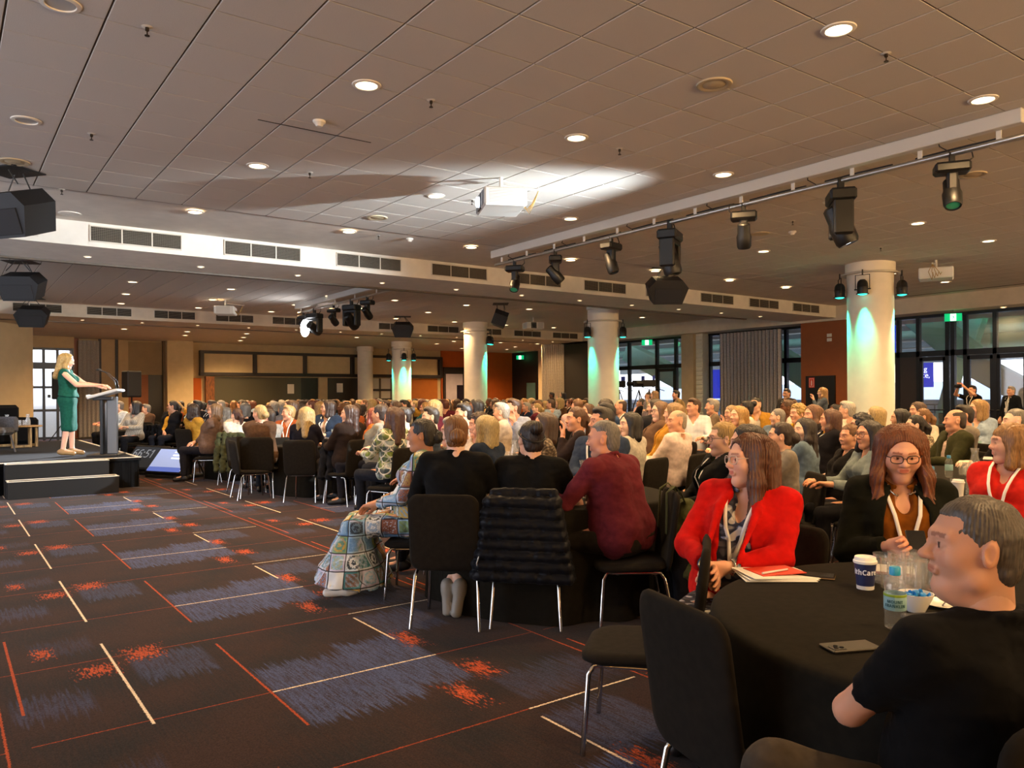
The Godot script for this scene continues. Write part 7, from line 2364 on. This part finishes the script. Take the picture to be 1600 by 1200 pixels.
func tabletop() -> void:
	var Y := 0.746
	var gm := glass("f4f8f6", 0.05)
	# nearest table
	var c := cup("dark blue takeaway coffee cup with white lid on the nearest table", Vector3(2.82, Y, -1.6), "1a2452", "", -1.05)
	var tm := words("lthCare", 0.026, 0.001, "Droid Sans", true)
	put(c, "lettering", wrap_words(tm, 0.0372, 0.0), mat("e8eaf2", 0.5), Vector3(0, 0.066, 0))
	var gs := [[2.84, -1.49], [2.91, -1.47], [2.98, -1.45], [2.9, -1.55], [2.97, -1.53], [3.04, -1.51], [2.96, -1.61], [3.03, -1.59], [3.1, -1.57], [3.05, -1.43]]
	for n in gs.size():
		solo("tumbler", tumbler_mesh(), gm, "tall clear tumbler in the cluster beside the blue coffee cup", "glass", Vector3(gs[n][0], Y, gs[n][1]), 0.0, "tumblers on the nearest table")
	var b := bottle("water bottle with bright blue cap nearest the grey haired man", Vector3(2.41, Y, -1.27), "27a3cf")
	b.rotation.y = -1.1
	put(b, "label_front", wrap_words(words("MOUNT", 0.013, 0.0008, "Droid Sans", true), 0.0332, 0.0), mat("2c5f62", 0.5), Vector3(0, 0.09, 0))
	put(b, "label_front", wrap_words(words("FRANKLIN", 0.013, 0.0008, "Droid Sans", true), 0.0332, 0.0), mat("2c5f62", 0.5), Vector3(0, 0.077, 0))
	put(b, "label_stripe", kept("lstripe", func(): return lathe([V(0.0329, 0.104), V(0.0333, 0.105), V(0.0333, 0.111), V(0.0329, 0.112)], 20)), mat("8fae2f", 0.5))
	var bowl := thing("bowl", "white china bowl of blue sweets on the nearest table", "bowl", Vector3(2.66, Y, -1.33))
	put(bowl, "body", lathe([V(0, 0.004), V(0.028, 0.0), V(0.03, 0.004), V(0.05, 0.045), V(0.056, 0.062), V(0.053, 0.062), V(0.046, 0.045), V(0.025, 0.01), V(0, 0.009)], 28), mat("ecebe6", 0.25))
	for n in 5:
		var s := thing("sweet", "blue wrapped sweet in the white bowl", "sweet", Vector3(2.66 + 0.022 * sin(n * 2.1), Y + 0.052 + 0.006 * (n % 2), -1.33 + 0.022 * cos(n * 2.1)), n * 1.3, "blue sweets in the bowl")
		put(s, "sweet_body", lathe([V(0, -0.012), V(0.008, -0.009), V(0.01, 0), V(0.008, 0.009), V(0, 0.012)], 10), mat("1f86d6", 0.35), Vector3.ZERO, Basis(Vector3.RIGHT, 1.4))
		for k in [-1.0, 1.0]:
			put(s, "twist", lathe([V(0, 0), V(0.011, 0.013), V(0, 0.011)], 8), mat("1f86d6", 0.35), Vector3(0, 0, k * 0.01), Basis(Vector3.RIGHT, k * PI / 2))
	var sc := thing("saucer", "white saucer with a spoon behind the sweet bowl", "saucer", Vector3(2.8, Y, -1.3))
	put(sc, "plate", lathe([V(0, 0.003), V(0.04, 0.0), V(0.045, 0.003), V(0.075, 0.012), V(0.074, 0.014), V(0.044, 0.006), V(0, 0.005)], 28), mat("ecebe6", 0.25))
	put(sc, "spoon", bar([Vector3(-0.06, 0.016, 0.02), Vector3(0.0, 0.012, 0.0), Vector3(0.05, 0.018, -0.02)], 0.003, 6), mat("c8c8c4", 0.15, 1.0))
	var nb := thing("notebook", "dark grey notebook with pale lettering beside the water bottle", "notebook", Vector3(2.56, Y + 0.006, -1.2), -0.55)
	put(nb, "cover", bev(Vector3(0.15, 0.012, 0.21), 0.003), mat("3a3a3e", 0.6))
	for n in 3:
		put(nb, "lettering", bev(Vector3([0.1, 0.13, 0.05][n], 0.012, 0.001), 0.0003), mat("c8c8cc", 0.6), Vector3(0.02 - 0.03 * n, 0.0064, 0.0), Basis(Vector3.UP, PI / 2) * Basis(Vector3.RIGHT, -PI / 2))
	var p := thing("phone", "dark phone lying face down with camera bump near the table edge", "phone", Vector3(2.12, Y + 0.005, -1.25), 1.15)
	put(p, "body", bev(Vector3(0.076, 0.009, 0.155), 0.003), mat("4a463f", 0.35, 0.3))
	put(p, "camera_bump", bev(Vector3(0.036, 0.004, 0.038), 0.002), mat("2a2826", 0.3), Vector3(-0.016, 0.006, -0.053))
	for q in [[-0.024, -0.062], [-0.008, -0.053], [-0.024, -0.044]]:
		put(p, "lens", lathe([V(0, 0.002), V(0.006, 0.002), V(0.007, 0)], 12), mat("08080a", 0.1), Vector3(q[0], 0.0075, q[1]))
	var pa := thing("papers", "white folded papers with a red card and pen by red jacket", "papers", Vector3(2.72, Y, -1.93), 0.9)
	for n in 3:
		put(pa, "sheet", bev(Vector3(0.21, 0.0025, 0.28), 0.001), mat("e9e6de", 0.7), Vector3(0.006 * n, 0.003 + 0.004 * n, 0.004 * n), Basis(Vector3.UP, 0.1 * n) * Basis(Vector3.RIGHT, 0.02 * n))
	put(pa, "red_card", bev(Vector3(0.15, 0.003, 0.2), 0.001), mat("d83a18", 0.5), Vector3(0.03, 0.017, 0.01), Basis(Vector3.UP, 0.3))
	put(pa, "pen", bar([Vector3(-0.05, 0.024, -0.06), Vector3(0.02, 0.024, 0.06)], 0.0045, 8), mat("e6e2dc", 0.3))
	var p2 := thing("phone_case", "clear edged phone case standing by the red card", "phone case", Vector3(2.84, Y + 0.006, -1.83), 0.5)
	put(p2, "body", bev(Vector3(0.08, 0.011, 0.16), 0.004), mat("2a2624", 0.2))
	put(p2, "rim", bev(Vector3(0.084, 0.006, 0.164), 0.003), mat("c9a878", 0.2, 0.7), Vector3(0, -0.002, 0))
	var nb2 := thing("notebook", "orange edged notebook before the auburn haired woman", "notebook", Vector3(3.16, Y + 0.006, -1.7), 0.5)
	put(nb2, "cover", bev(Vector3(0.15, 0.012, 0.21), 0.003), mat("8a4a26", 0.6))
	put(nb2, "pages", bev(Vector3(0.146, 0.008, 0.206), 0.001), mat("ded8ca", 0.8), Vector3(0.004, 0.004, 0))
	# second table
	bottle("water bottle with blue cap between the two black shirted people", Vector3(3.22, Y, -4.5), "3a9ac4")
	cup("dark blue takeaway cup left of the water bottle, second table", Vector3(3.3, Y, -4.72))
	cup("dark blue takeaway cup right of the water bottle, second table", Vector3(3.27, Y, -4.4))
	cup("black takeaway cup in front of the maroon shirted man's sleeve", Vector3(3.6, Y, -4.02), "17171a")
	cup("black takeaway cup with white lid before the blue grey shirt", Vector3(4.2, Y, -4.62), "17171a")
	for r in [[3.92, -4.3], [3.84, -4.36], [3.9, -4.42], [3.98, -4.38], [3.98, -4.48], [4.06, -4.42], [3.76, -4.28], [3.82, -4.22]]:
		solo("tumbler", tumbler_mesh(), gm, "clear tumbler in the cluster before the man in blue grey", "glass", Vector3(r[0], Y, r[1]), 0.0, "tumblers on the second table")
	solo("carafe", carafe_mesh(), gm, "glass carafe behind the tumblers on the second table", "carafe", Vector3(4.06, Y, -4.6))
	solo("phone", bev(Vector3(0.076, 0.009, 0.155), 0.003), mat("17171a", 0.3), "black phone beside the black takeaway cup, second table", "phone", Vector3(3.56, Y + 0.005, -3.9), 0.6)
	solo("paper", bev(Vector3(0.21, 0.003, 0.297), 0.001), mat("e9e3d0", 0.7), "pale paper beside the broad woman's arm, second table", "paper", Vector3(3.1, Y + 0.003, -4.75), 0.4)
	# the table at the right edge
	bottle("water bottle on the table before the bright red blouse", Vector3(5.95, Y, -2.85), "3a86b8")
	for k in 5:
		solo("tumbler", tumbler_mesh(), gm, "clear tumbler in a row before the bright red blouse", "glass", Vector3(5.98 + 0.06 * (k % 2), Y, -2.7 + 0.08 * k), 0.0, "tumblers before the red blouse")
	solo("carafe", carafe_mesh(), gm, "glass carafe behind the tumblers before the red blouse", "carafe", Vector3(6.05, Y, -2.3))
	cup("white lidded cup with a wooden stick before the red blouse", Vector3(5.85, Y, -2.62), "e6e2da")
	var lp := thing("laptop", "open laptop with a pale blue screen at the frame edge", "laptop", Vector3(5.78, Y, -2.12), 0.95)
	put(lp, "base", bev(Vector3(0.32, 0.015, 0.22), 0.004), mat("9a9ca0", 0.3, 0.6), Vector3(0, 0.008, 0))
	var ld := put(lp, "lid", bev(Vector3(0.32, 0.21, 0.008), 0.003), mat("2a2b2e", 0.4), Vector3(0, 0.115, -0.14), Basis(Vector3.RIGHT, -0.3))
	put(ld, "screen", bev(Vector3(0.3, 0.185, 0.002), 0.0005), glow("8fa8dc", 0.9), Vector3(0, 0.004, 0.005))

# lettering bent round a cup of that radius, reading along +x about +z
func wrap_words(t: TextMesh, r: float, turn: float) -> ArrayMesh:
	var src := t.get_mesh_arrays()
	var v: PackedVector3Array = src[Mesh.ARRAY_VERTEX]
	var nn: PackedVector3Array = src[Mesh.ARRAY_NORMAL]
	for k in v.size():
		var a := v[k].x / r + turn
		var q := r + v[k].z
		v[k] = Vector3(sin(a) * q, v[k].y, cos(a) * q)
		nn[k] = nn[k].rotated(Vector3.UP, a)
	src[Mesh.ARRAY_VERTEX] = v
	src[Mesh.ARRAY_NORMAL] = nn
	var am := ArrayMesh.new()
	am.add_surface_from_arrays(Mesh.PRIMITIVE_TRIANGLES, src)
	return am
